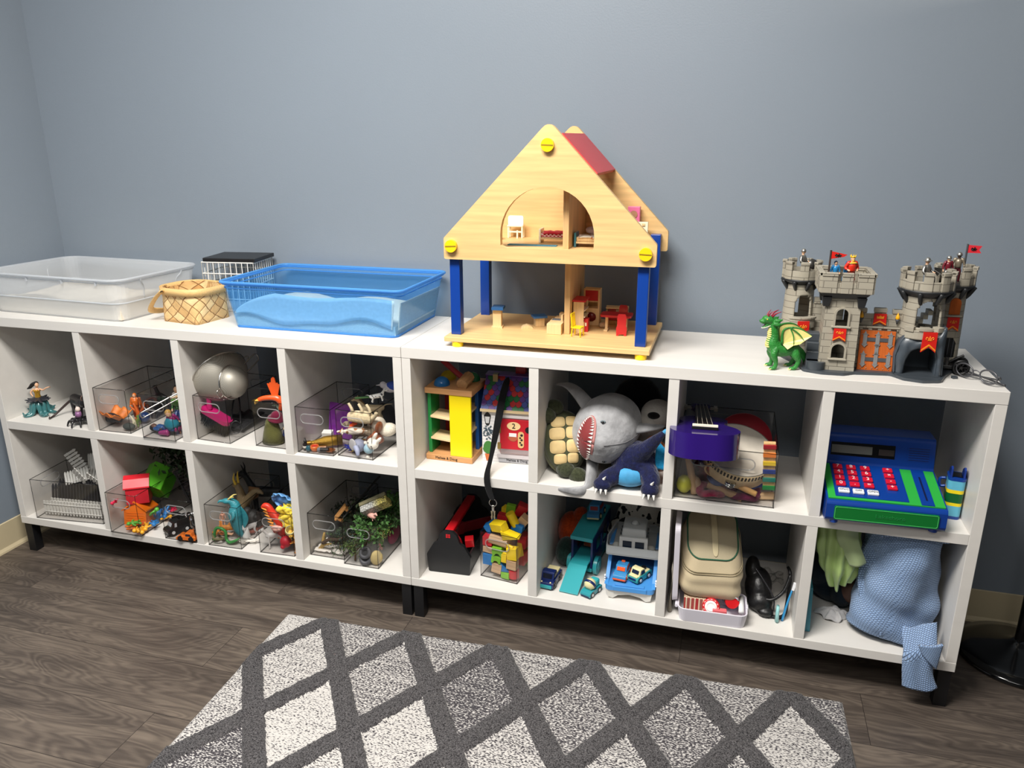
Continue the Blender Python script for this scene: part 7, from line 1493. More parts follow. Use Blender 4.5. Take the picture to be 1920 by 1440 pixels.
def fan(ra,rb,lift0,lift1,nr=8,na=40):
 return MB().grid(lambda a,r_:onhead(mpt(2*pi *a,ra *r_ +.0001,rb *r_ +.0001),lift0 +(lift1 -lift0)*r_),na,nr)
part('lip',fan(.070,.029,.0016,.0006),M((186,122,118),.7,sheen=.2),sh,solid=.002)
part('mouth',fan(.064,.0215,.0062,.0026),M((128,36,38),.7,sheen=.2),sh,solid=.002,label='dark red mouth lining')
te =MB()
for k in range(44):
 a =2*pi *(k +.5)/44; p0 =onhead(mpt(a -.055,.065,.0225),.0045); p1 =onhead(mpt(a +.055,.065,.0225),.0045); p2 =onhead(mpt(a,.058,.0125),.0062); p3 =(p0 +p1)/2+nrm *.002
 te.add([p0,p1,p2,p3],[(0,1,2),(0,3,1),(1,3,2),(2,3,0)])
part('teeth',te,M((236,232,224),.6),sh,label='white felt teeth')
for p in (V((.006,-.10,.056)),V((.012,-.10,-.056))):
 q =onhead(p,.001); e_ =part('eye',MB().ball(q,(.0075,.004,.0042)),M((120,132,138),.3),sh); part('pupil',MB().ball(q +V((0,-.003,0)),(.0042,.003,.0034)),BLK,e_)
def seam(pts):return MB().tube([onhead(V(p),.0008) for p in pts],.0009,n=5,sub=2)
part('seam',seam([(.012,-.112,.001),(.03,-.1,.001),(.055,-.08,.002),(.08,-.04,.004),(.088,0,.006)]),M((120,120,122),.8),sh)
def fin(name,pts,r,flat,up):part(name,MB().tube(pts,r,n=14,sub=5,flat=flat,up=up),SHK,sh)
fin('pectoral_fin',[(-.05,-.0,.06),(-.085,.01,.094),(-.115,.02,.108),(-.148,.03,.104)],[.034,.026,.017,.004],.35,(0,0,1))
fin('pectoral_fin',[(-.03,-.03,-.07),(-.022,-.085,-.095),(-.026,-.125,-.122),(-.055,-.138,-.128),(-.10,-.135,-.129)],[.030,.022,.015,.012,.003],.45,(1,-1,0))
fin('dorsal_fin',[(.075,.0,.010),(.115,.01,.012),(.150,.025,.014)],[.036,.022,.006],.35,(0,0,1))
fin('tail_fin',[(.035,.19,-.03),(.03,.205,.01),(.02,.215,.05)],[.014,.03,.006],.4,(0,1,0))
# turtle
tu =thing('plush_turtle','plush turtle on its side showing its tan belly plates, left of the shark','plush toy',(.424,.104,.560),(0,0,0))
TD =M((62,66,40),.8,sheen=.2,nz=(50,.25)); TT =M((214,186,130),.7,sheen=.2,nz=(30,.12))
rotm =(V((.30,-.82,.48)).to_track_quat('Z','Y')).to_matrix().to_4x4()
b =MB(rotm); b.ball((0,0,-.014),(.062,.088,.042),n=28,m=18)
part('shell',b,M((86,88,52),.75,sheen=.2,nz=(34,.4),bump=(60,.4)),tu)
b =MB(rotm); b.ball((0,0,.004),(.058,.084,.028),n=28,m=16); part('body',b,TD,tu)
pl_ =MB(rotm)
for (x,y,w,h) in ((-.020,.050,.020,.014),(.018,.052,.018,.013),(-.024,.018,.022,.016),(.020,.020,.022,.016),(-.024,-.018,.022,.017),(.020,-.016,.022,.017),(-.018,-.050,.018,.013),(.016,-.048,.016,.013)):
 def pf(u,v,x=x,y=y,w=w,h=h):
  r =v; a =2*pi *u; px_ =x +w *r *math.copysign(abs(cos(a)) ** .55,cos(a))*.95; py_ =y +h *r *math.copysign(abs(sin(a)) ** .55,sin(a))*1.04; q =1-(px_ /.06) ** 2-(py_ /.087) ** 2; return (px_,py_,.0045+.0285*math.sqrt(max(.02,q))+.0035*(1-r ** 4))
 pl_.grid(pf,20,6)
part('belly_plates',pl_,TT,tu,label='tan padded belly plates')
FUR =plush((58,62,44),.4)
for lx,ly,lz in ((-.035,.02,.088),(-.052,-.0,.07),(.012,-.045,-.062),(.045,-.045,-.075)):part('flipper',MB().ball((lx,ly,lz),(.026,.020,.022),n=14),FUR,tu)
# blue plush monster/dinosaur
dn =thing('plush_dinosaur','dark blue fluffy plush dinosaur with a light blue belly in the right front','plush toy',(.618,.085,U),(0,0,0))
NAVY =M((9,16,58),.7,sheen=.25,nz=(70,.5),bump=(140,1.0),spec=.2); LBL =M((60,148,196),.7,sheen=.3,nz=(60,.15))
b =MB(); b.ball((0,0,.056),(.066,.060,.056)); b.tube([(-.028,-.04,.04),(-.062,-.062,.028),(-.072,-.075,.018)],[.026,.024,.019],n=12); b.ball((-.073,-.082,.0185),(.025,.022,.0185)); b.tube([(.030,-.03,.05),(.046,-.058,.036),(.048,-.072,.022)],[.03,.026,.02],n=12); b.ball((.048,-.082,.0185),(.024,.022,.0185))
b.tube([(-.01,-.02,.075),(.026,-.04,.108),(.055,-.055,.145),(.076,-.065,.172)],[.036,.022,.014,.006],n=12)
part('body',b,NAVY,dn,remesh=.0035)
part('belly',MB().ball((-.012,-.052,.034),(.046,.022,.026)),LBL,dn); part('arm_tip',MB().tube([(.070,-.061,.164),(.078,-.066,.174),(.083,-.068,.178)],[.006,.006,.003],n=8),LBL,dn)
part('wing',MB().grid(lambda a,b_:(.052+.028*a,-.03+.02*b_,.055+.075*b_ *(1-.4*a)),8,8),plush((30,130,176),.2),dn,solid=.005)
for fx_ in (-.073,.048):
 for k in (-1,0,1):part('claw',MB().cyl((fx_ +k *.012,-.100,.012),(fx_ +k *.014,-.109,.003),.0042,.0006,n=8),M((222,220,214),.6),dn)
 part('claw',MB().cyl((fx_ +.004,-.086,.034),(fx_ +.010,-.092,.046),.0050,.0006,n=8),M((222,220,214),.6),dn)
# toys behind
pm =thing('plush_mask','grey and white plush animal with a black eye patch at the back right','plush toy',(.655,.235,U +.098)); part('head',MB().ball((0,0,.044),(.046,.05,.040)).ball((-.02,-.02,.0),(.04,.04,.05)),M((190,184,176),.85,sheen=.2,bump=(200,.5)),pm,remesh=.003); part('eye_patch',MB().ball((-.006,-.046,.054),(.017,.008,.010)),plush((20,18,18),.2),pm)
one('orange_plush','orange and red plush toy low at the back right of the plush compartment','plush toy',MB().ball((0,0,.04),(.026,.04,.04)).ball((-.012,-.02,.085),(.022,.024,.018)),plush((206,110,30),.3),(.668,.185,U),remesh=.003)
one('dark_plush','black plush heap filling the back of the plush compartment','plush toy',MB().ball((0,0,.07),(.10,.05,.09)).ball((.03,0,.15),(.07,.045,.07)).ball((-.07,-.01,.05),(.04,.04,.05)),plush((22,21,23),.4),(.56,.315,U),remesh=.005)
one('brown_plush','brown and green plush bundle behind the turtle','plush toy',MB().ball((0,0,.05),(.04,.04,.05)).ball((.02,0,.10),(.035,.03,.035)),plush((66,58,44),.4),(.43,.175,U),remesh=.004)
# ------------------------------------------------------------------ compartment 3: instruments
clear_bin('large clear bin of musical instruments under the purple ukulele',.725,.018,U,w=.242,d=.32,h=.142)
uk =thing('ukulele','purple ukulele lying on its back across the instrument bin','ukulele',(.788,.016,.640),(-9.0,0,4))
PUR =plastic((42,20,104),.16)
def ukout(s):
 P =[(.0,-.092),(.040,-.090),(.070,-.070),(.083,-.034),(.074,.006),(.054,.034),(.050,.052),(.060,.082),(.058,.108),(.038,.134),(.012,.142)]
 P =[(x *s,y *s) for x,y in P]; return P +[(-x,y) for x,y in reversed(P[1:])]
def smooth_loop(P,sub=5):
 out =[]; L =len(P)
 for i in range(L):
  p0,p1,p2,p3 =[V(P[(i +k) % L]) for k in (-1,0,1,2)]
  for k in range(sub):t_ =k /sub; out.append(tuple(.5*((2*p1)+(p2 -p0)*t_ +(2*p0 -5*p1 +4*p2 -p3)*t_ ** 2+(3*p1 -p0 -3*p2 +p3)*t_ ** 3)))
 return out
UO =smooth_loop(ukout(1.0))
part('sound_box',MB().prism(UO,-.032,.030,'xy',smooth=True),PUR,uk,bevel=.003)
part('sound_hole',MB().cyl((0,.048,.0301),(0,.048,.0306),.024,n=28),M((24,10,14),.6),uk)
part('fretboard',MB().prism([(-.020,.074),(.020,.074),(.017,.262),(-.017,.262)],.030,.038,'xy'),M((30,24,24),.4),uk,bevel=.0008)
part('neck',MB().box((0,.20,.022),(.034,.125,.018)),M((30,18,50),.3),uk,bevel=.005)
part('headstock',MB().prism([(-.018,.258),(.018,.258),(.026,.29),(.024,.322),(-.024,.322),(-.026,.29)],.020,.032,'xy'),PUR,uk,bevel=.002)
bdg =part('bridge',MB().box((0,-.032,.034),(.062,.017,.008)),M((20,16,16),.35),uk,bevel=.0015); part('saddle',MB().box((0,-.038,.0405),(.060,.008,.006)),M((236,228,206),.35),bdg,bevel=.0012)
for k in range(4):
 x =-.013+.0087*k; part('string',MB().cyl((x *1.35,-.036,.0425),(x,.26,.042),.0005,n=5),M((206,196,176),.3),uk)
for s in (-1,1):
 for y in (.280,.305):part('tuning_peg',MB().cyl((s *.024,y,.026),(s *.036,y,.026),.0022,n=8).box((s *.041,y,.026),(.009,.012,.010)),M((170,166,158),.4),uk)
tb_ =thing('tambourine','wooden tambourine with a pale skin head tilted in the instrument bin','tambourine',(.872,.098,.573),(27,6,12)); tb_.scale =(1.06,1.06,1.06)
part('frame',MB().lathe([(.080,-.022),(.084,-.022),(.084,.021),(.080,.021),(.080,-.022)],n=56),wood((214,190,150),2,20,.1),tb_)
part('drum_head',MB().lathe([(0,.0225),(.079,.0222),(.0835,.0215)],n=48),M((206,198,184),.6,nz=(30,.1)),tb_)
stt =MB()
for k in range(64):a =2*pi *k /64; stt.box((.0846*cos(a),.0846*sin(a),.012),(.0012,.0042,.011),(0,0,math.degrees(a)))
part('lacing_band',stt,M((40,34,30),.6),tb_)
for a in (-105,-40,20,80,140,200):
 c_ =V((.087*cos(RAD(a)),.087*sin(RAD(a)),-.006))
 for k in (-1,1):part('jingle',MB().lathe([(0,.0014),(.006,.001),(.0125,0),(.0125,-.0008),(0,0)],c_ +V((0,0,k *.003)),20),metal((206,204,198),.2),tb_)
xy =thing('toy_xylophone','striped wooden xylophone standing on end at the right front of the instrument bin','xylophone',(.948,.040,U +.100),(4,-4,0))
part('frame',MB().box((0,.004,0),(.028,.012,.128)),wood((216,178,124),2,30),xy,bevel=.001)
for k,cc in enumerate(((26,128,60),(22,120,104),(40,60,130),(236,200,30),(226,120,30),(150,26,36))):
 part('tone_bar',MB().box((0,-.004,-.056+k *.0222),(.030,.006,.0105)),plastic(cc,.35),xy,bevel=.0008)
G3 =U +.0045
one('egg_shaker','yellow-green egg shaker at the left front of the instrument bin','egg shaker',MB().lathe([(0,0),(.010,.002),(.018,.012),(.0195,.022),(.016,.036),(.008,.045),(0,.047)],n=26),plastic((206,206,70),.35),(.748,.045,G3))
t =thing('maraca','pale wooden maraca stick leaning beside the egg shaker','maraca',(.776,.045,G3),(-6,-14,0)); part('handle',MB().tube([(0,0,0),(0,0,.05),(0,0,.098)],[.0105,.0095,.0085],n=14),wood((206,170,128),2,30),t); part('head',MB().ball((.004,.006,.024),(.016,.014,.022)),wood((196,166,134),2,30),t)
t =thing('castanet','brown wooden castanets hanging under the left edge of the tambourine','castanets',(.818,.045,G3 +.075),(20,0,0)); part('shell',MB().lathe([(0,-.004),(.016,-.004),(.019,0),(.016,.004),(0,.004)],n=24,rot=(80,0,0)),M((140,52,24),.3),t); part('ring',MB().tube([(.021*cos(a),-.006,.021*sin(a)) for a in [k *pi /8 for k in range(16)]],.003,n=8,closed=True,sub=1),wood((196,156,110),0,30),t)
def bell_band(label,loc,rot,mat,s=1.0):
 t =one('wrist_bells',label,'wrist bells',MB().tube([(.026*cos(a),.020*sin(a),.012+.004*sin(3*a)) for a in [k *pi /7 for k in range(14)]],.0105,n=9,closed=True,sub=2,flat=.7),mat,loc,rot); t.scale =(s,s,s); return t
bell_band('pink mesh wrist band at the bottom middle of the instrument bin',(.815,.052,G3),(10,0,10),cloth((150,46,76),.5),1.1)
bell_band('blue mesh wrist band behind the pink one in the instrument bin',(.835,.075,G3 +.012),(-10,20,40),cloth((60,84,150),.5),1.1)
bell_band('red and blue wrist band under the tambourine in the instrument bin',(.895,.060,G3),(15,0,0),cloth((104,34,66),.5),1.15)
bell_band('dark blue wrist band at the right of the instrument bin floor',(.915,.085,G3 +.014),(-5,-10,30),cloth((36,50,130),.5),1.15)
one('mesh_bag','crumpled red mesh bag behind the maraca in the instrument bin','bag',MB().ball((0,0,.04),(.036,.03,.042),n=18),cloth((124,40,56),.5),(.800,.105,G3),remesh=.003)
one('rhythm_stick','wooden rhythm stick lying across the middle of the instrument bin','rhythm stick',MB().tube([(-.05,0,.014),(.0,0,.012),(.04,0,.010)],[.008,.009,.010],n=12),wood((190,150,104),0,30),(.852,.046,G3),(0,8,-14))
one('wooden_clapper','pale wooden clapper piece at the right front floor of the instrument bin','clapper',MB().box((0,0,.008),(.05,.016,.016)),wood((222,186,140),0,30),(.945,.060,G3),(0,-4,8),bevel=.003)
one('rhythm_stick','short tan wooden stick among the red and blue wrist bands','rhythm stick',MB().tube([(-.03,0,.02),(.03,0,.02)],[.008,.007],n=12,sub=1),wood((206,160,100),0,30),(.892,.032,G3 +.014),(0,12,-20))
one('hand_drum','red and teal hand drum standing at the back of the instrument bin','drum',MB().lathe([(0,-.012),(.074,-.012),(.076,0),(.074,.012),(0,.012)],n=40,rot=(72,0,0)),M((150,30,44),.4),(.888,.255,G3 +.075))
# ------------------------------------------------------------------ compartment 4: cash register and scanner
RB =plastic((10,58,142),.28); RG =plastic((46,168,66),.3); RDG =plastic((8,112,44),.3); KEY =plastic((206,22,50),.3)
cr_ =thing('toy_cash_register','blue and green toy cash register with red keys in the right upper compartment','cash register',(1.2095,-.020,U),(0,0,2.5))
w2 =.130
prof =[(.004,.006),(.0,.016),(.0,.050),(.004,.058),(.152,.094),(.165,.162),(.172,.167),(.235,.167),(.240,.160),(.240,.006)]
part('case',MB().prism(prof,-w2,w2,'yz'),RB,cr_,bevel=.005,seg=3)
for sx in (-.108,.108):
 for sy in (.014,.222):part('foot',MB().cyl((sx,sy,0),(sx,sy,.008),.010,n=16),RB,cr_)
part('drawer_front',MB().prism(rrect(-.112,.113,.013,.047,.004),-.0035,.002),RDG,cr_,bevel=.0012)
part('drawer_border',MB().tube([(x,-.0032,z) for x,z in rrect(-.110,.111,.015,.045,.004)],.0010,n=6,closed=True,sub=1),plastic((70,180,96),.3),cr_)
text('Lakeshore',.0135,plastic((30,126,62),.3),cr_,(.010,-.0038,.030),depth=.0006,sx=1.15)
tilt =math.degrees(math.atan2(.036,.148)); Tp =Matrix.Translation((0,.004,.0590)) @ euler(tilt,0,0) # keypad plane
def pad(name,x0,x1,y0,y1,z0,z1,mat,par=None,bevel=.0008,**k):return part(name,MB(Tp).bx(x0,x1,y0,y1,z0,z1),mat,par or cr_,bevel=bevel,**k)
pad('deck',-.126,.126,.005,.142,-.002,.0028,RG)
kp =pad('keypad',-.110,.050,.012,.143,.0020,.0046,RB)
sl_ =pad('card_slot',.075,.103,.006,.140,.0020,.0050,RB); pad('slot',.087,.091,.022,.112,.0046,.0054,M((4,16,60),.5),sl_,0)
rows =[('7','8','9','\u00f7'),('4','5','6','\u00d7'),('1','2','3','-'),('0','.','=','+')]
LET =M((236,226,226),.5); LETD =M((60,66,80),.5)
def keytop(s,x,y,z,mat,par,size):
 o =text(s,size,mat,par,(0,0,0),(0,0,0)); o.matrix_local =Tp @ Matrix.Translation((x,y,z)); return o
for r_,row in enumerate(rows):
 for c_,ch in enumerate(row):
  x =(-.094,-.063,-.031,.020)[c_]; y =.124-r_ *.0225
  k_ =pad('key',x -.011,x +.011,y -.0078,y +.0078,.004,.0105,KEY,kp,.0018); keytop(ch,x,y +.0005,.0106,LET,k_,.0155)
for c_,ch in enumerate(('ON/C','OFF','OPEN')):
 x =(-.090,-.058,-.026)[c_]; k_ =pad('key',x -.0125,x +.0125,.0222,.0385,.004,.0105,plastic((226,228,232),.3),kp,.0022,label='white key'); keytop(ch,x,.0303,.0106,LETD,k_,.0082)
ta =math.degrees(math.atan2(.162-.094,.013)); Td =Matrix.Translation((0,.152,.094)) @ euler(ta,0,0)
def face(name,x0,x1,y0,y1,z0,z1,mat,par=None,bevel=0):return part(name,MB(Td).bx(x0,x1,y0,y1,z0,z1),mat,par or cr_,bevel=bevel)
dsp =face('display',-.108,.040,.020,.053,-.001,.0012,M((8,8,10),.2)); face('screen',-.106,-.012,.026,.046,.0012,.0018,M((104,108,102),.3),dsp); face('solar_cell',.003,.038,.027,.042,.0012,.0018,M((58,52,50),.3),dsp)
spk =face('speaker_grille',.068,.120,.018,.054,-.001,.0006,RB)
for k in range(6):face('grille_slot',.071,.117,.0205+k *.0058,.0222+k *.0058,.0004,.0010,M((4,26,84),.5),spk)
sc =thing('toy_scanner','striped blue and yellow toy price scanner standing beside the cash register','toy scanner',(1.374,.098,U),(0,0,-8))
bands =[(0,.008,(20,60,140)),(.008,.034,(96,180,206)),(.034,.042,(240,214,30)),(.042,.066,(10,92,44)),(.066,.075,(240,214,30)),(.075,.098,(96,180,206))]
for z0,z1,c_ in bands:part('body_band',MB().prism(rrect(-.0185,.0185,-.024,.024,.010,5),z0,z1,'xy'),plastic(c_,.35),sc,bevel=.0006)
part('scanner_rim',MB().prism(rrect(-.0192,.0192,-.0245,.0245,.010,5),.098,.104,'xy'),RB,sc,bevel=.001)
for s in (-1,1):part('prong',MB().prism([(-.020,.102),(.018,.102),(.012,.118),(-.010,.130),(-.020,.126)],s *.0135-.002,s *.0135+.002,'yz'),plastic((24,52,130),.3),sc,bevel=.0008)
part('window',MB().box((0,.002,.104),(.022,.03,.004)),M((10,12,20),.15),sc); part('trigger',MB().tube([(-.018,.01,.07),(-.030,.012,.068),(-.032,.012,.086),(-.020,.01,.09)],.0035,n=8),RB,sc)
# small marks on the inner face of the right side panel
one('pencil_scribble','faint pencil scribble on the inside of the right end panel','scribble',MB().tube([(1.3944,.20,.75),(1.3944,.19,.765),(1.3944,.183,.752),(1.3944,.172,.768),(1.3944,.166,.754),(1.3944,.155,.770),(1.3944,.150,.757)],.0004,n=4,sub=3),M((150,146,140),.8))
# ================================================================== right unit, lower row
B_ =Lw
# ------------------------------------------------------------------ compartment 1: toolbox and blocks
tbx =thing('toolbox','black plastic toy toolbox with a red handle bar in the left lower compartment','toolbox',(.098,.052,B_),(0,0,3))
TBK =M((26,27,29),.42,bump=(300,.15))
endp =round_poly([(-.062,0),(.062,0),(.066,.058),(.046,.092),(.034,.098),(.026,.124),(.012,.136),(-.012,.136),(-.026,.124),(-.034,.098),(-.046,.092),(-.066,.058)],[.008,.008,.014,.014,.010,.012,.010,.010,.012,.010,.014,.014],4)
part('end_panel',MB().prism(endp,0,.012),TBK,tbx,bevel=.0025); part('end_panel',MB().prism(endp,.243,.255),TBK,tbx,bevel=.0025)
tr =MB(); tr.bx(-.061,.061,.010,.245,0,.004); tr.bx(-.061,-.056,.01,.245,.004,.062); tr.bx(.056,.061,.01,.245,.004,.062); part('tray',tr,TBK,tbx,bevel=.001)
part('handle_bar',MB().box((0,.1275,.130),(.026,.235,.014)),plastic((196,22,32),.3),tbx,bevel=.003)
part('arm',MB().prism([(.012,.125),(.030,.10),(.040,.06),(.034,.06),(.022,.098),(.006,.125)],.014,.03),plastic((150,20,28),.3),tbx,bevel=.001)
lg =MB()
for x in (-.0035,.0035):
 for z in (.1185,.1245):lg.bx(x -.0028,x +.0028,-.0012,.0,z -.0024,z +.0024)
part('emblem',lg,plastic((206,30,40),.4),tbx)
one('toy_block','red toy block resting in the open toolbox','toy block',MB().box((0,0,.0125),(.026,.026,.025)),plastic((200,26,34),.35),(.140,.122,B_ +.062),(6,-6,18),bevel=.0012)
one('toy_saw','red and black toy saw lying in the back of the toolbox','toy tool',MB().box((0,0,0),(.012,.13,.03)).box((0,-.075,.0),(.016,.03,.036)),M((110,20,26),.35),(.132,.21,B_ +.085),(-12,0,-25),bevel=.002)
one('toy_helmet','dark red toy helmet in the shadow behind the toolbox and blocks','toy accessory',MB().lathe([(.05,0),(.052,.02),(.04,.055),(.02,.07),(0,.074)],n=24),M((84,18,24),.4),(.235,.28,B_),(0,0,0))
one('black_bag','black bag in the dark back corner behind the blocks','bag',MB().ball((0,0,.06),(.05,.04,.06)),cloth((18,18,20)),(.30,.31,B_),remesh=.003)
bx_,by_ =.190,.065; BR_ =-8
clear_bin('square clear bin full of coloured wooden blocks beside the toolbox',bx_,by_,B_,w=.116,d=.13,h=.145,rot=BR_)
RM =Matrix.Translation((bx_,by_,B_)) @ euler(0,0,BR_)
NW =wood((200,166,130),0,30,.14); cB,cG,cY,cR =M((28,116,186),.45,nz=(60,.1)),M((124,186,46),.45,nz=(60,.1)),M((246,212,28),.45,nz=(60,.08)),M((196,36,44),.45,nz=(60,.1))
def blk(label,p,rot,mat,kind='box',d=(.03,.03,.03)):
 m =MB()
 if kind =='box':m.box((0,0,0),d)
 elif kind =='cyl':m.cyl((-d[0]/2,0,0),(d[0]/2,0,0),d[1]/2,n=24)
 elif kind =='tri':m.prism([(-d[0]/2,-d[2]/2),(d[0]/2,-d[2]/2),(-d[0]/2,d[2]/2)],-d[1]/2,d[1]/2)
 elif kind =='arch':m.prism([(-d[0]/2,-d[2]/2),(-d[0]*.28,-d[2]/2)]+[(-d[0]*.28*cos(pi *k /8),-d[2]/2+d[0]*.28*sin(pi *k /8)) for k in range(1,8)]+[(d[0]*.28,-d[2]/2),(d[0]/2,-d[2]/2),(d[0]/2,d[2]/2),(-d[0]/2,d[2]/2)],-d[1]/2,d[1]/2)
 w =RM @ V(p); return one('toy_block',label,'toy block',m,mat,w,(rot[0],rot[1],rot[2]+BR_),bevel=.0009)
q ='in the square block bin'
blk('yellow oblong block lying on top at the front of the block bin',(.050,.022,.160),(14,-12,-18),cY,d=(.046,.026,.026))
blk('yellow triangular block leaning over the right rim of the block bin',(.088,.020,.148),(8,-12,6),cY,'tri',(.05,.026,.030))
blk('yellow cylinder block behind the yellow oblong on top',(.078,.056,.172),(0,65,20),cY,'cyl',(.042,.026,0))
blk('green square block standing at the top of the block heap',(.060,.085,.188),(10,8,12),cG,d=(.027,.012,.030))
blk('red block at the top right rear of the block heap',(.090,.092,.188),(15,25,20),cR,d=(.030,.022,.040))
blk('red block behind the yellow oblong on top',(.043,.065,.166),(0,10,10),cR,d=(.030,.022,.022))
blk('small yellow block peeking out at the back of the heap',(.040,.095,.176),(5,10,-10),cY,d=(.022,.02,.02))
blk('blue arched block at the top left of the block bin',(.021,.040,.146),(0,-35,10),cB,'arch',(.040,.024,.028))
blk('plain wood cylinder block just behind the handle slot of the block bin',(.052,.018,.116),(0,6,0),NW,'cyl',(.056,.028,0))
blk('plain wood block at the right rear rim of the block bin',(.106,.070,.166),(10,35,0),NW,d=(.028,.022,.034))
blk('blue block under the yellow triangle at the right rim',(.094,.060,.150),(0,12,0),cB,d=(.034,.026,.022))
blk('red block at the left behind the handle slot',(.018,.020,.112),(0,0,4),cR,d=(.028,.026,.028))
blk('plain wood block below the left red one',(.020,.018,.085),(0,4,0),NW,d=(.030,.022,.018))
blk('blue block low at the left front of the block bin',(.020,.020,.055),(0,0,3),cB,d=(.030,.030,.034))
blk('upper green arched block in the middle of the block bin front',(.050,.015,.086),(0,-4,4),cG,'arch',(.030,.022,.026))
blk('lower green arched block in the middle of the block bin front',(.047,.013,.060),(0,6,6),cG,'arch',(.028,.020,.020))
blk('plain wood block below the green arched ones',(.048,.016,.032),(0,8,2),NW,d=(.030,.022,.030))
blk('small yellow block at the middle right of the block bin front',(.072,.013,.070),(0,2,0),cY,d=(.016,.018,.026))
blk('yellow stepped block at the right front of the block bin',(.096,.015,.088),(0,-5,0),cY,d=(.030,.022,.036))
blk('yellow peg block lying on the stepped yellow one',(.088,.012,.108),(0,12,0),cY,'cyl',(.020,.011,0))
blk('plain wood block under the yellow stepped block',(.095,.015,.053),(0,3,0),NW,d=(.030,.022,.028))
blk('blue triangular block low in the middle of the block bin',(.072,.020,.040),(0,0,8),cB,'tri',(.034,.022,.030))
blk('red round block at the right front floor of the block bin',(.098,.018,.022),(0,90,70),cR,'cyl',(.024,.030,0))
blk('bright green block on the floor at the front of the block bin',(.076,.016,.014),(0,0,-6),cG,d=(.026,.022,.018))
blk('yellow triangular block against the right wall of the block bin',(.105,.050,.085),(0,20,90),cY,'tri',(.034,.014,.040))
blk('red block against the right wall behind the yellow triangle',(.100,.085,.095),(0,5,0),cR,d=(.026,.034,.040))
blk('red block low at the right wall of the block bin',(.100,.075,.045),(0,0,0),cR,d=(.026,.036,.036))
blk('green block low at the right rear of the block bin',(.098,.108,.035),(0,0,0),cG,d=(.028,.030,.050))
blk('plain wood core block hidden behind the front row',(.045,.065,.060),(0,0,10),NW,d=(.060,.050,.100))
# ------------------------------------------------------------------ compartment 2: carrier truck, ferry, cars
TQT =plastic((48,160,168),.35); NV =plastic((14,34,92),.35); CRE =plastic((234,222,170),.35); SKY =plastic((64,142,214),.35); LGR =plastic((176,178,178),.35); ORC =plastic((232,92,42),.35)
ct =thing('car_carrier','navy and teal toy car carrier with its ramp lowered, beside the ferry','toy vehicle',(.470,.150,B_),(0,0,-7))
sidep =round_poly([(0,.022),(.18,.022),(.18,.140),(.012,.120),(.002,.108)],[.006]*5,3)
for s in (-1,1):part('side_panel',MB().holed(sidep,[rrect(.040,.095,.055,.100,.01,3),rrect(.108,.165,.055,.106,.01,3)],s *.029-.003,s *.029+.003,'yz'),NV,ct,bevel=.0012)
part('upper_deck',MB().prism([(-.004,.118),(.18,.141),(.18,.147),(-.004,.124)],-.032,.032,'yz'),TQT,ct,bevel=.001)
part('deck_lip',MB().bx(-.033,.033,-.008,.0,.113,.125),TQT,ct,bevel=.0015)
part('lower_deck',MB().bx(-.0258,.0258,0,.18,.045,.050),TQT,ct)
rmp =MB(); rmp.prism([(-.028,.044),(.0,.046),(.0,.051),(-.028,.049)],-.027,.025,'yz'); rmp.prism([(-.110,.001),(-.026,.044),(-.026,.049),(-.112,.005)],-.028,.026,'yz'); part('ramp',rmp,TQT,ct,bevel=.0012)
rl =MB()
for k in range(3):rl.prism([(-.095+k *.024,.0118+k *.0122),(-.093+k *.024,.0128+k *.0122),(-.093+k *.024,.0138+k *.0122),(-.095+k *.024,.0128+k *.0122)],-.016,.014,'yz')
part('tread',rl,plastic((40,138,150),.4),ct)
part('chassis',MB().bx(-.032,.032,-.004,.18,.016,.026),TQT,ct,bevel=.002)
for s in (-1,1):
 for y in (.025,.160):w_ =part('wheel',MB().cyl((s *.034,y,.027),(s *.045,y,.027),.027,n=28),TQT,ct,bevel=.003); part('hub',MB().cyl((s *.045,y,.027),(s *.047,y,.027),.014,n=6),plastic((90,196,200),.35),w_)
pk =toy_car('toy_pickup','navy toy pickup with a cream bed facing forward left of the ramp',(.394,.085,B_),(0,0,84),.085,NV,cab=(-.22,-.02),win=M((18,22,40),.2),hub=BLK,extra=lambda t,L,w,z:(part('cargo_bed',MB().bx(.06*L,.46*L,-.4*w,.4*w,z -.01*L,z +.10*L),CRE,t,bevel=.002),part('bumper',MB().box((-.50*L,0,.13*L),(.05*L,.42*L,.13*L)),TQT,t,bevel=.003),part('headlight',MB().ball((-.46*L,-.15*L,z -.02*L),.03*L,n=8),CRE,t),part('headlight',MB().ball((-.46*L,.15*L,z -.02*L),.03*L,n=8),CRE,t)))
mxr =toy_car('mixer_truck','small teal and navy toy mixer truck at the front between ramp and ferry',(.5155,.062,B_),(0,0,68),.064,plastic((40,146,158),.35),cab=None,hub=M((230,230,230),.4),extra=lambda t,L,w,z:(part('chassis',MB().bx(-.5*L,.5*L,-.48*w,.48*w,.06*L,.17*L),NV,t,bevel=.002),part('cabin',MB().box((.25*L,0,z +.16*L),(.36*L,.78*w,.34*L)),plastic((56,170,176),.35),t,bevel=.006),part('drum',MB().lathe([(0,-.20*L),(.16*L,-.19*L),(.26*L,-.04*L),(.26*L,.06*L),(.18*L,.22*L),(0,.24*L)],(-.12*L,0,z +.20*L),24,(0,62,0)),CRE,t),part('drum_stripe',MB().lathe([(.262*L,-.05*L),(.275*L,-.04*L),(.275*L,.06*L),(.262*L,.07*L)],(-.12*L,0,z +.20*L),24,(0,62,0)),NV,t)))
tpc =toy_car('toy_van','blue toy van with cream bumpers parked on the carrier top deck',(.492,.262,B_ +.138),(-7,0,83),.074,plastic((52,130,186),.35),cab=(-.16,.30),win=M((150,44,44),.3),hub=CRE,extra=lambda t,L,w,z:part('bumper',MB().box((-.49*L,0,.10*L),(.06*L,.5*L,.08*L)),CRE,t,bevel=.003))
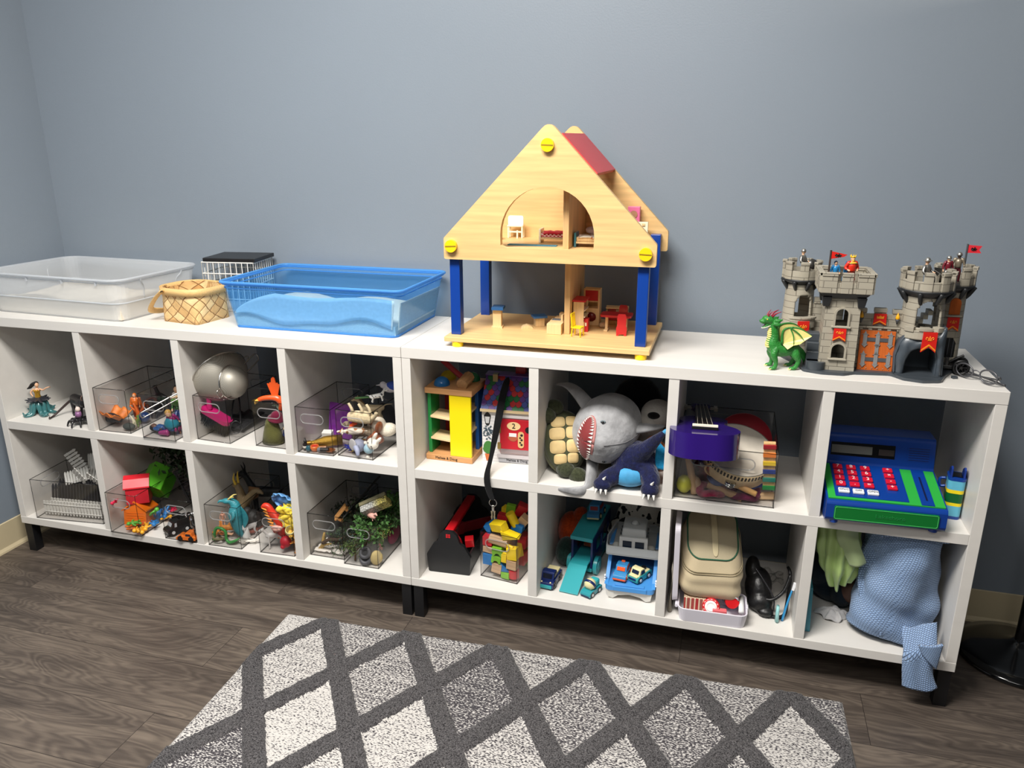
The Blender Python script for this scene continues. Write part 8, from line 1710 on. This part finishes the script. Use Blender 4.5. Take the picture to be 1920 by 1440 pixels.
toy_car('toy_car','orange toy car inside the lower deck of the carrier',(.478,.245,B_ +.051),(0,0,83),.05,ORC,hub=BLK)
fr =thing('toy_ferry','blue and grey toy ferry boat with two cars on its deck','toy boat',(.622,.050,B_),(0,0,2))
hull =[(-.066,.0),(.066,.0),(.072,.10),(.070,.19),(.045,.245),(-.045,.245),(-.070,.19),(-.072,.10)]
bh =[]
for x,y in round_poly([(-.060,0),(.060,0),(.066,.028),(.0,.028),(-.066,.028)],[.008,.008,.001,.001,.001],3):bh.append((x,y))
part('keel',MB().prism([(-.058,.006),(-.045,.002),(-.030,.013),(.0,.018),(.030,.013),(.045,.002),(.058,.006),(.062,.032),(-.062,.032)],.004,.20),M((208,206,200),.4),fr,bevel=.004)
HB_ =plastic((72,146,216),.3)
hp =MB(); hp.prism(round_poly(hull,[.016,.016,.02,.02,.02,.02,.02,.02],4),.028,.042,'xy'); part('hull',hp,HB_,fr,bevel=.004)
for s in (-1,1):
 part('bulwark',MB().prism([(.004,.042),(.030,.046),(.085,.085),(.11,.115),(.2,.115),(.2,.042)],s *.064-.005,s *.064+.005,'yz'),HB_,fr,bevel=.003)
 am =MB()
 for k in range(3):am.ball((s *.0695,.024,.058-.007*k),(.003,.005,.0035),n=8)
 part('trim_mark',am,M((232,236,240),.4),fr)
part('bow_flap',MB().bx(-.046,.046,-.004,.003,.030,.043).bx(-.040,.040,.003,.016,.042,.045),HB_,fr,bevel=.0015); part('deck_step',MB().bx(-.03,.028,.030,.036,.042,.046),SKY,fr,bevel=.001)
tub_ =MB(); tb0 =round_poly([(-.074,.055),(.074,.055),(.078,.12),(.062,.21),(-.062,.21),(-.078,.12)],[.01]*6,3); tbi =[(x *.95,.055+.006+(y -.055)*.93) for x,y in tb0]
tub_.holed(tb0,[tbi],.108,.131,'xy'); tub_.prism(tb0,.106,.110,'xy'); part('upper_deck',tub_,LGR,fr,bevel=.0015)
cb =part('cabin',MB().box((0,.112,.146),(.076,.085,.072),None,(.84,.88)),LGR,fr,bevel=.004); part('cabin_front',MB().box((0,.070,.136),(.078,.008,.046)),M((206,206,204),.4),cb,bevel=.0015)
for x in (-.017,.017):part('window',MB().box((x,.0655,.136),(.025,.002,.024)),M((14,30,48),.15),cb,bevel=.0012)
part('roof_stud',MB().lathe([(.013,0),(.009,.004),(.005,.009),(0,.010)],(0,.11,.182),18),LGR,cb)
for s in (-1,1):
 for k in range(3):part('port_hole',MB().cyl((s *.034,.085+k *.02,.160-0*k),(s *.0385,.085+k *.02,.160),.0035,n=10),M((40,42,46),.4),cb)
 part('side_rail',MB().ball((s *.048,.090,.118),(.012,.010,.010)),M((200,198,190),.4),fr)
toy_car('toy_car','blue and orange toy car on the left of the ferry deck',(.594,.105,B_ +.0425),(0,0,84),.072,plastic((54,134,190),.3),cab=(-.12,.22),win=ORC,wheel=ORC,hub=ORC,extra=lambda t,L,w,z:(part('bumper',MB().bx(-.52*L,.5*L,-.52*w,.52*w,.06*L,.16*L),ORC,t,bevel=.003),part('roof_light',MB().box((.16*L,0,z +.27*L),(.1*L,.3*w,.08*L)),ORC,t,bevel=.002)))
toy_car('toy_pickup','cream and teal toy pickup on the right of the ferry deck',(.642,.105,B_ +.0425),(0,0,62),.070,plastic((48,152,150),.3),cab=(-.20,.0),cabmat=CRE,win=M((20,34,60),.2),hub=M((225,225,220),.4),extra=lambda t,L,w,z:(part('hood',MB().bx(-.46*L,.46*L,-.4*w,.4*w,z -.05*L,z +.03*L),CRE,t,bevel=.003),part('grille',MB().box((-.5*L,0,.2*L),(.02*L,.34*L,.08*L)),NV,t),part('spare_wheel',MB().cyl((.28*L,0,z +.03*L),(.28*L,0,z +.12*L),.1*L,n=16),BLK,t)))
one('spotted_plush','black and white spotted plush at the back behind the ferry','plush toy',MB().ball((0,0,.10),(.075,.045,.105)).ball((-.05,-.01,.06),(.05,.04,.06)),spots((206,200,190),(22,20,20),42,.46),(.615,.325,B_),remesh=.004)
one('orange_plush','orange and white plush fish behind the car carrier','plush toy',MB().ball((0,0,.07),(.04,.05,.06)).ball((.03,0,.125),(.024,.03,.024)),plush((176,64,22),.25),(.412,.28,B_),remesh=.003)
one('dark_green_plush','dark green plush in the left rear corner behind the car carrier','plush toy',MB().ball((0,0,.04),(.03,.05,.04)),plush((34,56,50),.3),(.412,.205,B_),remesh=.003)
# ------------------------------------------------------------------ compartment 3: medical kit
one('metal_frame','thin brushed metal frame standing against the left divider','frame',MB().tube([(0,-.03,.006),(0,.10,.006),(0,.10,.135),(0,-.03,.135)],.006,n=8,sub=1,closed=True),metal((150,144,134),.35),(.733,.06,B_),(0,2,0))
LAV =plastic((228,224,234),.35)
ty_ =thing('first_aid_case','open white first-aid case full of small medical items, under the canvas bag','first-aid case',(.842,.052,B_),(0,0,2))
part('tray',tub(MB(),.166,.10,.178,.112,.040,.016,.020,t=.004),LAV,ty_,smooth_all=False,bevel=.0012)
part('lid',tub(MB(Matrix.Translation((-.090,.02,.034)) @ euler(0,-91,0) @ Matrix.Translation((.118,0,.0))),.22,.10,.228,.108,.014,.018,.022,t=.003),LAV,ty_,bevel=.0012)
part('latch',MB().box((.088,-.01,.038),(.006,.018,.012)),LAV,ty_,bevel=.002); part('hinge',MB().cyl((-.092,-.04,.036),(-.092,.04,.036),.004),LAV,ty_)
o2 =V((.842,.052,B_ +.006))
def paperbox():
 m =bpy.data.materials.new('printed_box'); m.use_nodes =True; t =m.node_tree; b =t.nodes['Principled BSDF']; tc =t.nodes.new('ShaderNodeTexCoord'); w =t.nodes.new('ShaderNodeTexBrick'); w.inputs['Scale'].default_value =1; w.inputs['Brick Width'].default_value =.011; w.inputs['Row Height'].default_value =.0055; w.inputs['Mortar Size'].default_value =.0018; w.inputs['Color1'].default_value =lin((150,96,84)); w.inputs['Color2'].default_value =lin((170,50,50)); w.inputs['Mortar'].default_value =lin((222,208,180)); t.links.new(tc.outputs['Object'],w.inputs['Vector']); t.links.new(w.outputs[0],b.inputs['Base Color']); return m
one('bandage_box','printed cream bandage box at the left of the first-aid case','box',MB().box((0,0,.018),(.056,.05,.036)),paperbox(),o2 +V((-.046,.002,.008)),(-4,0,4),bevel=.001)
tp =thing('tape_roll','red and white surgical tape roll in the first-aid case','tape',o2 +V((-.002,-.022,.030)),(62,0,-6)); part('tape',MB().lathe([(.012,-.009),(.022,-.009),(.022,.009),(.012,.009),(.012,-.009)],n=28),M((206,34,40),.45),tp); part('ring_label',MB().lathe([(.0125,.0092),(.0155,.0096),(.0155,.009)],n=28),M((240,238,234),.5),tp); part('core',MB().lathe([(.009,-.0095),(.0125,-.0095),(.0125,.0098),(.009,.0098),(.009,-.0095)],n=24),M((238,236,232),.5),tp)
for a_ in range(0,360,30):part('print_mark',MB().box((.0188*cos(RAD(a_)),.0188*sin(RAD(a_)),.0093),(.0016,.0034,.0006),(0,0,a_)),M((240,226,220),.5),tp)
t =thing('cream_bottle','white cream bottle with a bright red cap in the first-aid case','bottle',o2 +V((.046,.026,.030)),(68,0,8)); part('bottle',MB().lathe([(.017,-.05),(.0185,-.045),(.0185,.008),(.016,.012)],n=26),M((222,222,230),.4),t); part('cap',MB().cyl((0,0,.010),(0,0,.034),.0178,n=26),plastic((206,24,30),.35),t,bevel=.002); part('blue_label',MB().lathe([(.0188,-.045),(.0188,-.01)],n=26),M((70,100,170),.5),t)
one('syringe_pack','teal wrapped tube between the bandage box and the tape roll','medical item',MB().tube([(-.024,0,0),(.024,0,0)],.009,n=14,sub=1),plastic((70,150,146),.4),o2 +V((-.020,.030,.040)),(0,0,18))
one('white_ring','white plastic ring above the tape roll in the first-aid case','medical item',MB().tube([(.010*cos(a),.010*sin(a),0) for a in [k *pi /8 for k in range(16)]],.0038,n=8,closed=True,sub=1),M((232,232,232),.4),o2 +V((-.016,.008,.046)),(30,0,0))
one('eraser_block','pink rubber block at the front of the first-aid case','medical item',MB().box((0,0,.006),(.036,.014,.012)),plastic((226,110,116),.5),o2 +V((.020,-.032,.020)),(0,0,4),bevel=.002)
one('gauze_pack','crumpled white and pale blue wrapper under the canvas bag','medical item',MB().grid(lambda a,b_:(-.04+.08*a,-.03+.06*b_,.008*mnoise.noise((a *5,b_ *5,4))+.010*sin(a *3)),18,14),M((206,222,230),.5),o2 +V((.026,.026,.050)),(0,6,0),solid=.002)
one('cotton_tip_tube','white tube along the right side of the first-aid case','medical item',MB().tube([(0,-.035,0),(0,.035,0)],.007,n=12,sub=1),M((232,232,232),.4),o2 +V((.074,.0,.034)))
# canvas bag
CAN =M((200,184,152),.85,sheen=.2,nz=(14,.07),bump=(900,.25),spec=.15); GP =M((28,84,58),.6)
cbag =thing('canvas_bag','beige canvas medical bag with green piping standing on the first-aid case','bag',(.828,.108,B_ +.050),(0,0,8))
def bag_sec(k):
 w =.150+.014*sin(pi *k)-.028*max(0,k -.55)*1.6; d =.134+.02*sin(pi *k)-.028*max(0,k -.55)*1.4; return w,d
def bagf(a,b_):
 k =b_; w,d =bag_sec(k); n =rrect(-w /2,w /2,-d /2,d /2,.034,7); i =int(round(a *len(n))) % len(n); x,y =n[i]; z =k *(.158+.80*y)
 wr =.0045*sin(9*k +7*a)*sin(pi *min(1,k *1.4))*(1 if k <.6 else .3)+.004*mnoise.noise((x *22,y *22+4,z *26)); r =V((x,y)).normalized(); return (x +r.x *wr +.012*k *0,y +r.y *wr,z -(.006*sin(a *6)*(1-k)))
cm =MB(); nn =len(rrect(-1,1,-1,1,.3,7)); cm.grid(bagf,nn,26,closed_u=True)
cm.f.append(tuple(reversed(range(nn)))); cm.sm.append(False)
part('bag_body',cm,CAN,cbag,subd=1)
wT,dT =bag_sec(1.0)
def topf(a,b_):
 n =rrect(-wT /2,wT /2,-dT /2,dT /2,.034,7); i =int(round(a *len(n))) % len(n); x,y =n[i]; return (x *b_,y *b_,.158+.80*y *b_ +.012*(1-b_ ** 2))
part('lid_panel',MB().grid(topf,nn,6,closed_u=True),M((172,160,132),.85,sheen=.2,bump=(900,.25)),cbag)
part('piping',MB().tube([(x,y,.159+.80*y) for x,y in rrect(-wT /2,wT /2,-dT /2,dT /2,.034,7)],.0022,n=6,sub=1,closed=True),GP,cbag,label='dark green piping')
part('carry_strap',ribbon([(q_[0],q_[1],.160+.8*q_[1]+q_[2]) for q_ in ((.006,-dT /2+.002,.001),(.005,-.03,.012),(.004,.0,.015),(.003,.03,.012),(.002,dT /2-.002,.001))],[.0085]*5,[(1,0,0)]*5),M((200,186,150),.85),cbag,solid=.002,subd=2)
for k_ in (.74,.78):w,d =bag_sec(k_); part('zip_seam',MB().tube([(x *1.03,y *1.03,k_ *(.158+.80*y)) for x,y in rrect(-w /2,w /2,-d /2,d /2,.034,7)],.0011,n=5,sub=1,closed=True),M((150,138,110),.8),cbag)
# black toiletry bag and bits
KB =M((14,14,16),.42,nz=(30,.3),bump=(34,.9)); kb =thing('black_pouch','black shiny zip pouch with loop handles to the right of the canvas bag','bag',(.975,.125,B_))
part('pouch',MB().ball((-.016,.02,.050),(.036,.055,.050)).ball((-.01,-.02,.030),(.034,.034,.030)).ball((-.034,.04,.09),(.020,.035,.034)).ball((.004,-.045,.014),(.022,.018,.013)),KB,kb,remesh=.003)
part('loop_handle',MB().tube([(-.005,-.035,.046),(.020,-.040,.050),(.046,-.03,.075),(.060,-.01,.115)],[.0045]*4,n=8),KB,kb); part('loop_handle',MB().tube([(.010,-.05,.004),(.048,-.045,.006),(.058,-.02,.03),(.060,.0,.105),(.054,.02,.118)],[.005,.0055,.005,.0045,.004],n=8),KB,kb)
part('zip_edge',MB().tube([(-.03,.0,.115),(-.004,-.02,.088),(.022,-.035,.052),(.024,-.045,.02)],.0022,n=6),M((60,60,64),.25,metal=.5),kb)
lt =thing('toothbrush','light blue toothbrush propped up at the right of the black pouch','toothbrush',(1.022,.070,B_),(-8,10,0)); part('handle',MB().tube([(0,0,0),(0,.0,.05),(.002,0,.09)],[.0035,.003,.0025],n=8),plastic((50,140,196),.3),lt); part('brush_head',MB().box((.003,-.003,.102),(.007,.006,.022)),M((230,232,236),.5),lt,bevel=.001)
one('toothpaste_tube','pale teal small tube at the front right of the black pouch','tube',MB().tube([(0,0,.004),(0,.004,.045)],[.011,.008],n=12,sub=1,flat=.5),plastic((150,206,206),.35),(1.008,.062,B_))
one('clear_wrapper','crumpled clear plastic wrapper behind the black pouch','wrapper',MB().grid(lambda a,b_:(-.03+.06*a,-.03+.06*b_,.03+.02*mnoise.noise((a *5,b_ *5,9))),12,12),LENS,(1.0,.24,B_),solid=.001)
# ------------------------------------------------------------------ compartment 4: cloths
SAT =M((178,206,128),.24,sheen=.2,nz=(8,.06),spec=.7)
def satin(a,b_):
 an =RAD(-100+200*a); k =b_; r =.050*(1-.10*k)*(1 if k <.62 else max(.3,1-.5*((k -.62)/.38) ** 2)); wr =.008*sin(11*a *pi +4*k)*(.3+k)+.007*mnoise.noise((a *5,k *5,2))
 return (sin(an)*(r +wr)+.020*k,-cos(an)*(r *.8+wr)+.01,.180-(.165+.045*(1-abs(2*a -1)))*k +.006*sin(a *13)*k)
gsc =thing('satin_cloth','shiny pale green satin cloth hanging in the top left of the last compartment','cloth',(1.128,.098,B_ +.130)); part('drape',MB().grid(satin,60,40),SAT,gsc,solid=.002)
part('fold',MB().grid(lambda a,b_:(-.006+.056*a *(1-.35*b_)+.034*b_ -.01*sin(4*b_),-.036-.010*sin(pi *a)-.006*sin(7*b_ +2*a),.182-.118*b_ -.026*a *b_ *0+.012*a),26,26),M((168,186,136),.55,sheen=.3),gsc,solid=.002)
one('satin_cloth','dull green cloth bunched behind the satin drape','cloth',MB().ball((0,0,.06),(.055,.05,.075)),cloth((104,118,80)),(1.14,.215,B_ +.13),remesh=.004)
def knit():
 m =bpy.data.materials.new('blue_knit'); m.use_nodes =True; t =m.node_tree; b =t.nodes['Principled BSDF']; L =t.links.new; at_ =t.nodes.new('ShaderNodeAttribute'); at_.attribute_name ='kn'
 mp =t.nodes.new('ShaderNodeMapping'); mp.inputs['Rotation'].default_value =(0,0,RAD(24)); L(at_.outputs['Vector'],mp.inputs[0])
 br =t.nodes.new('ShaderNodeTexBrick'); br.inputs['Scale'].default_value =1; br.inputs['Brick Width'].default_value =.0070; br.inputs['Row Height'].default_value =.0046; br.inputs['Mortar Size'].default_value =.0012; br.inputs['Mortar Smooth'].default_value =1.0
 br.inputs['Color1'].default_value =lin((150,178,218)); br.inputs['Color2'].default_value =lin((160,188,226)); br.inputs['Mortar'].default_value =lin((116,144,186)); L(mp.outputs[0],br.inputs['Vector']); L(br.outputs[0],b.inputs['Base Color']); b.inputs['Roughness'].default_value =.95; b.inputs['Sheen Weight'].default_value =.3; b.inputs['Specular IOR Level'].default_value =.1
 iv =t.nodes.new('ShaderNodeMath'); iv.operation ='SUBTRACT'; iv.inputs[0].default_value =1; L(br.outputs['Fac'],iv.inputs[1]); bp =t.nodes.new('ShaderNodeBump'); bp.inputs['Distance'].default_value =.003; bp.inputs['Strength'].default_value =.9; L(iv.outputs[0],bp.inputs['Height']); L(bp.outputs[0],b.inputs['Normal']); return m
KN =knit()
def knitpart(name,fn,nu,nv,par,su,sv,**k):
 o =part(name,MB().grid(fn,nu,nv),KN,par,solid=.007,**k); A =o.data.attributes.new('kn','FLOAT_VECTOR','POINT')
 for i in range(len(o.data.vertices)):A.data[i].vector =((i % (nu +1))/nu *su,(i // (nu +1))/nv *sv,0)
 return o
kbk =thing('knit_blanket','light blue knitted blanket bundled in the last compartment, a corner over the shelf edge','blanket',(1.290,.10,B_))
def blf(a,b_):
 an =RAD(-108+200*a); k =b_; w =.076+.016*k; d =.085-.01*k; z =.300-.290*k
 y =-cos(an)*d +.012-.012*k; x =sin(an)*w +.004-.010*k
 f =.007*sin(11*a +5*k)+.006*sin(19*k -6*a)*k +.006*mnoise.noise((a *5,k *5,3)); return (x +f *sin(an)-(.016*k *(1-a) if a <.5 else 0),y -f *cos(an),z +.010*sin(6*a)*k +.006)
knitpart('bundle',blf,70,60,kbk,.30,.32)
knitpart('side_fold',lambda a,b_:(-.080-.022*sin(pi *b_)*(1-a)+.034*a +.008*b_,-.018+.01*sin(5*b_)-.050*a *(.5+.5*b_),.285-.245*b_ +.010*sin(8*b_ +3*a)*b_),14,40,kbk,.06,.22)
knitpart('top_fold',lambda a,b_:(-.074+.152*a,-.062+.13*b_,.304+.006*sin(8*a)+.004*sin(9*b_)-.012*(1-b_) ** 3),30,26,kbk,.16,.14)
def tail(a,b_):
 k =b_ *.4 if b_ <.4 else .16+(b_ -.4)*1.4; x =.006+.012*k +(.074-.012*sin(pi *k))*a; s =max(0,k -.16)
 y =-.062-.052*min(1,k /.16)-.012*sin(pi *a)-.003*sin(9*a); z =.062-.052*min(1,k /.22)-.105*s +.020*a *(1-k)-.004*sin(6*a +4*k)+.012*a *k
 return (x,y,z)
knitpart('hanging_corner',tail,24,40,kbk,.08,.16)
knitpart('corner_flap',lambda a,b_:(.034+.050*a *(1-.3*b_)+.010*b_,-.126-.006*sin(pi *a),.052-.070*b_ *(.25+.75*a)+.012*a),16,18,kbk,.06,.08)
one('white_cloth','crumpled white cloth on the shelf below the green satin','cloth',MB().grid(lambda a,b_:(.038*(1.0+.3*sin(6*a *pi))*cos(2*pi *a)*b_ *1.0,.026*sin(2*pi *a)*b_,.004+.022*(1-b_ ** 2)+.012*mnoise.noise((cos(2*pi *a)*2.2*b_,sin(2*pi *a)*2.2*b_,4))*(1-.4*b_)+.004*sin(12*pi *a)*b_),60,16),cloth((206,204,204),.08),(1.150,.125,B_),solid=.003)
one('teal_folder','teal plastic folder standing against the left divider of the last compartment','folder',MB().prism(rrect(.0,.17,.0,.128,.006),-.006,.006,'yz'),plastic((64,140,158),.4),(1.0815,.035,B_),(0,-2,0),bevel=.002)
one('dark_cloth','dark navy cloth in the shade behind the white cloth','cloth',MB().ball((0,0,.05),(.06,.05,.05)).ball((.02,-.045,.05),(.03,.03,.04)).ball((-.03,0,.10),(.05,.05,.06)),cloth((28,38,48)),(1.155,.215,B_),remesh=.004)
one('brown_ball','brown leather ball peeking out behind the blue blanket','ball',MB().ball((0,0,.036),.036,n=24,m=16),M((96,66,54),.6,nz=(30,.2)),(1.198,.165,B_ +.03))
# ------------------------------------------------------------------ repeats share a group phrase
GROUPS ={'cube_shelf':'cube shelf units along the wall','acrylic_bin':'clear bins in the shelf compartments','storage_tub':'sand tubs on the shelf top','toy_fence':'toy fences in the wide clear bin','family_counter':'counter figures in the toy house bin',
          'toy_house':'toy houses in the clear bin','toy_block':'wooden toy blocks','doll':'small dolls in the clear bins','knight_figure':'knights on the castle towers','toy_tree':'model trees in the clear bins','toy_vial':'tiny bottles in the clear bin',
          'wire_strainer':'wire strainers in the clear bin','wrist_bells':'mesh wrist bands in the instrument bin','rhythm_stick':'rhythm sticks in the instrument bin','toy_snake':'toy snakes in the dragon bin','wooden_ball':'balls on the pounding tower','coiled_toy':'grey coiled rings in the tree bin',
          'toy_bed':'beds in the doll house','toy_chair':'chairs in the doll house','toy_shield':'shields on the castle towers','toy_car':'toy cars','toy_pickup':'toy cars','toy_figure':'toy figures in the lower clear bins','toy_branch':'toy branches in the clear bin','robed_figure':'robed toy figures in the upper bins'}
for o in C.objects:
 k =o.name.split('.')[0]
 if o.parent is None and k in GROUPS and 'category' in o:o['group']=GROUPS[k]
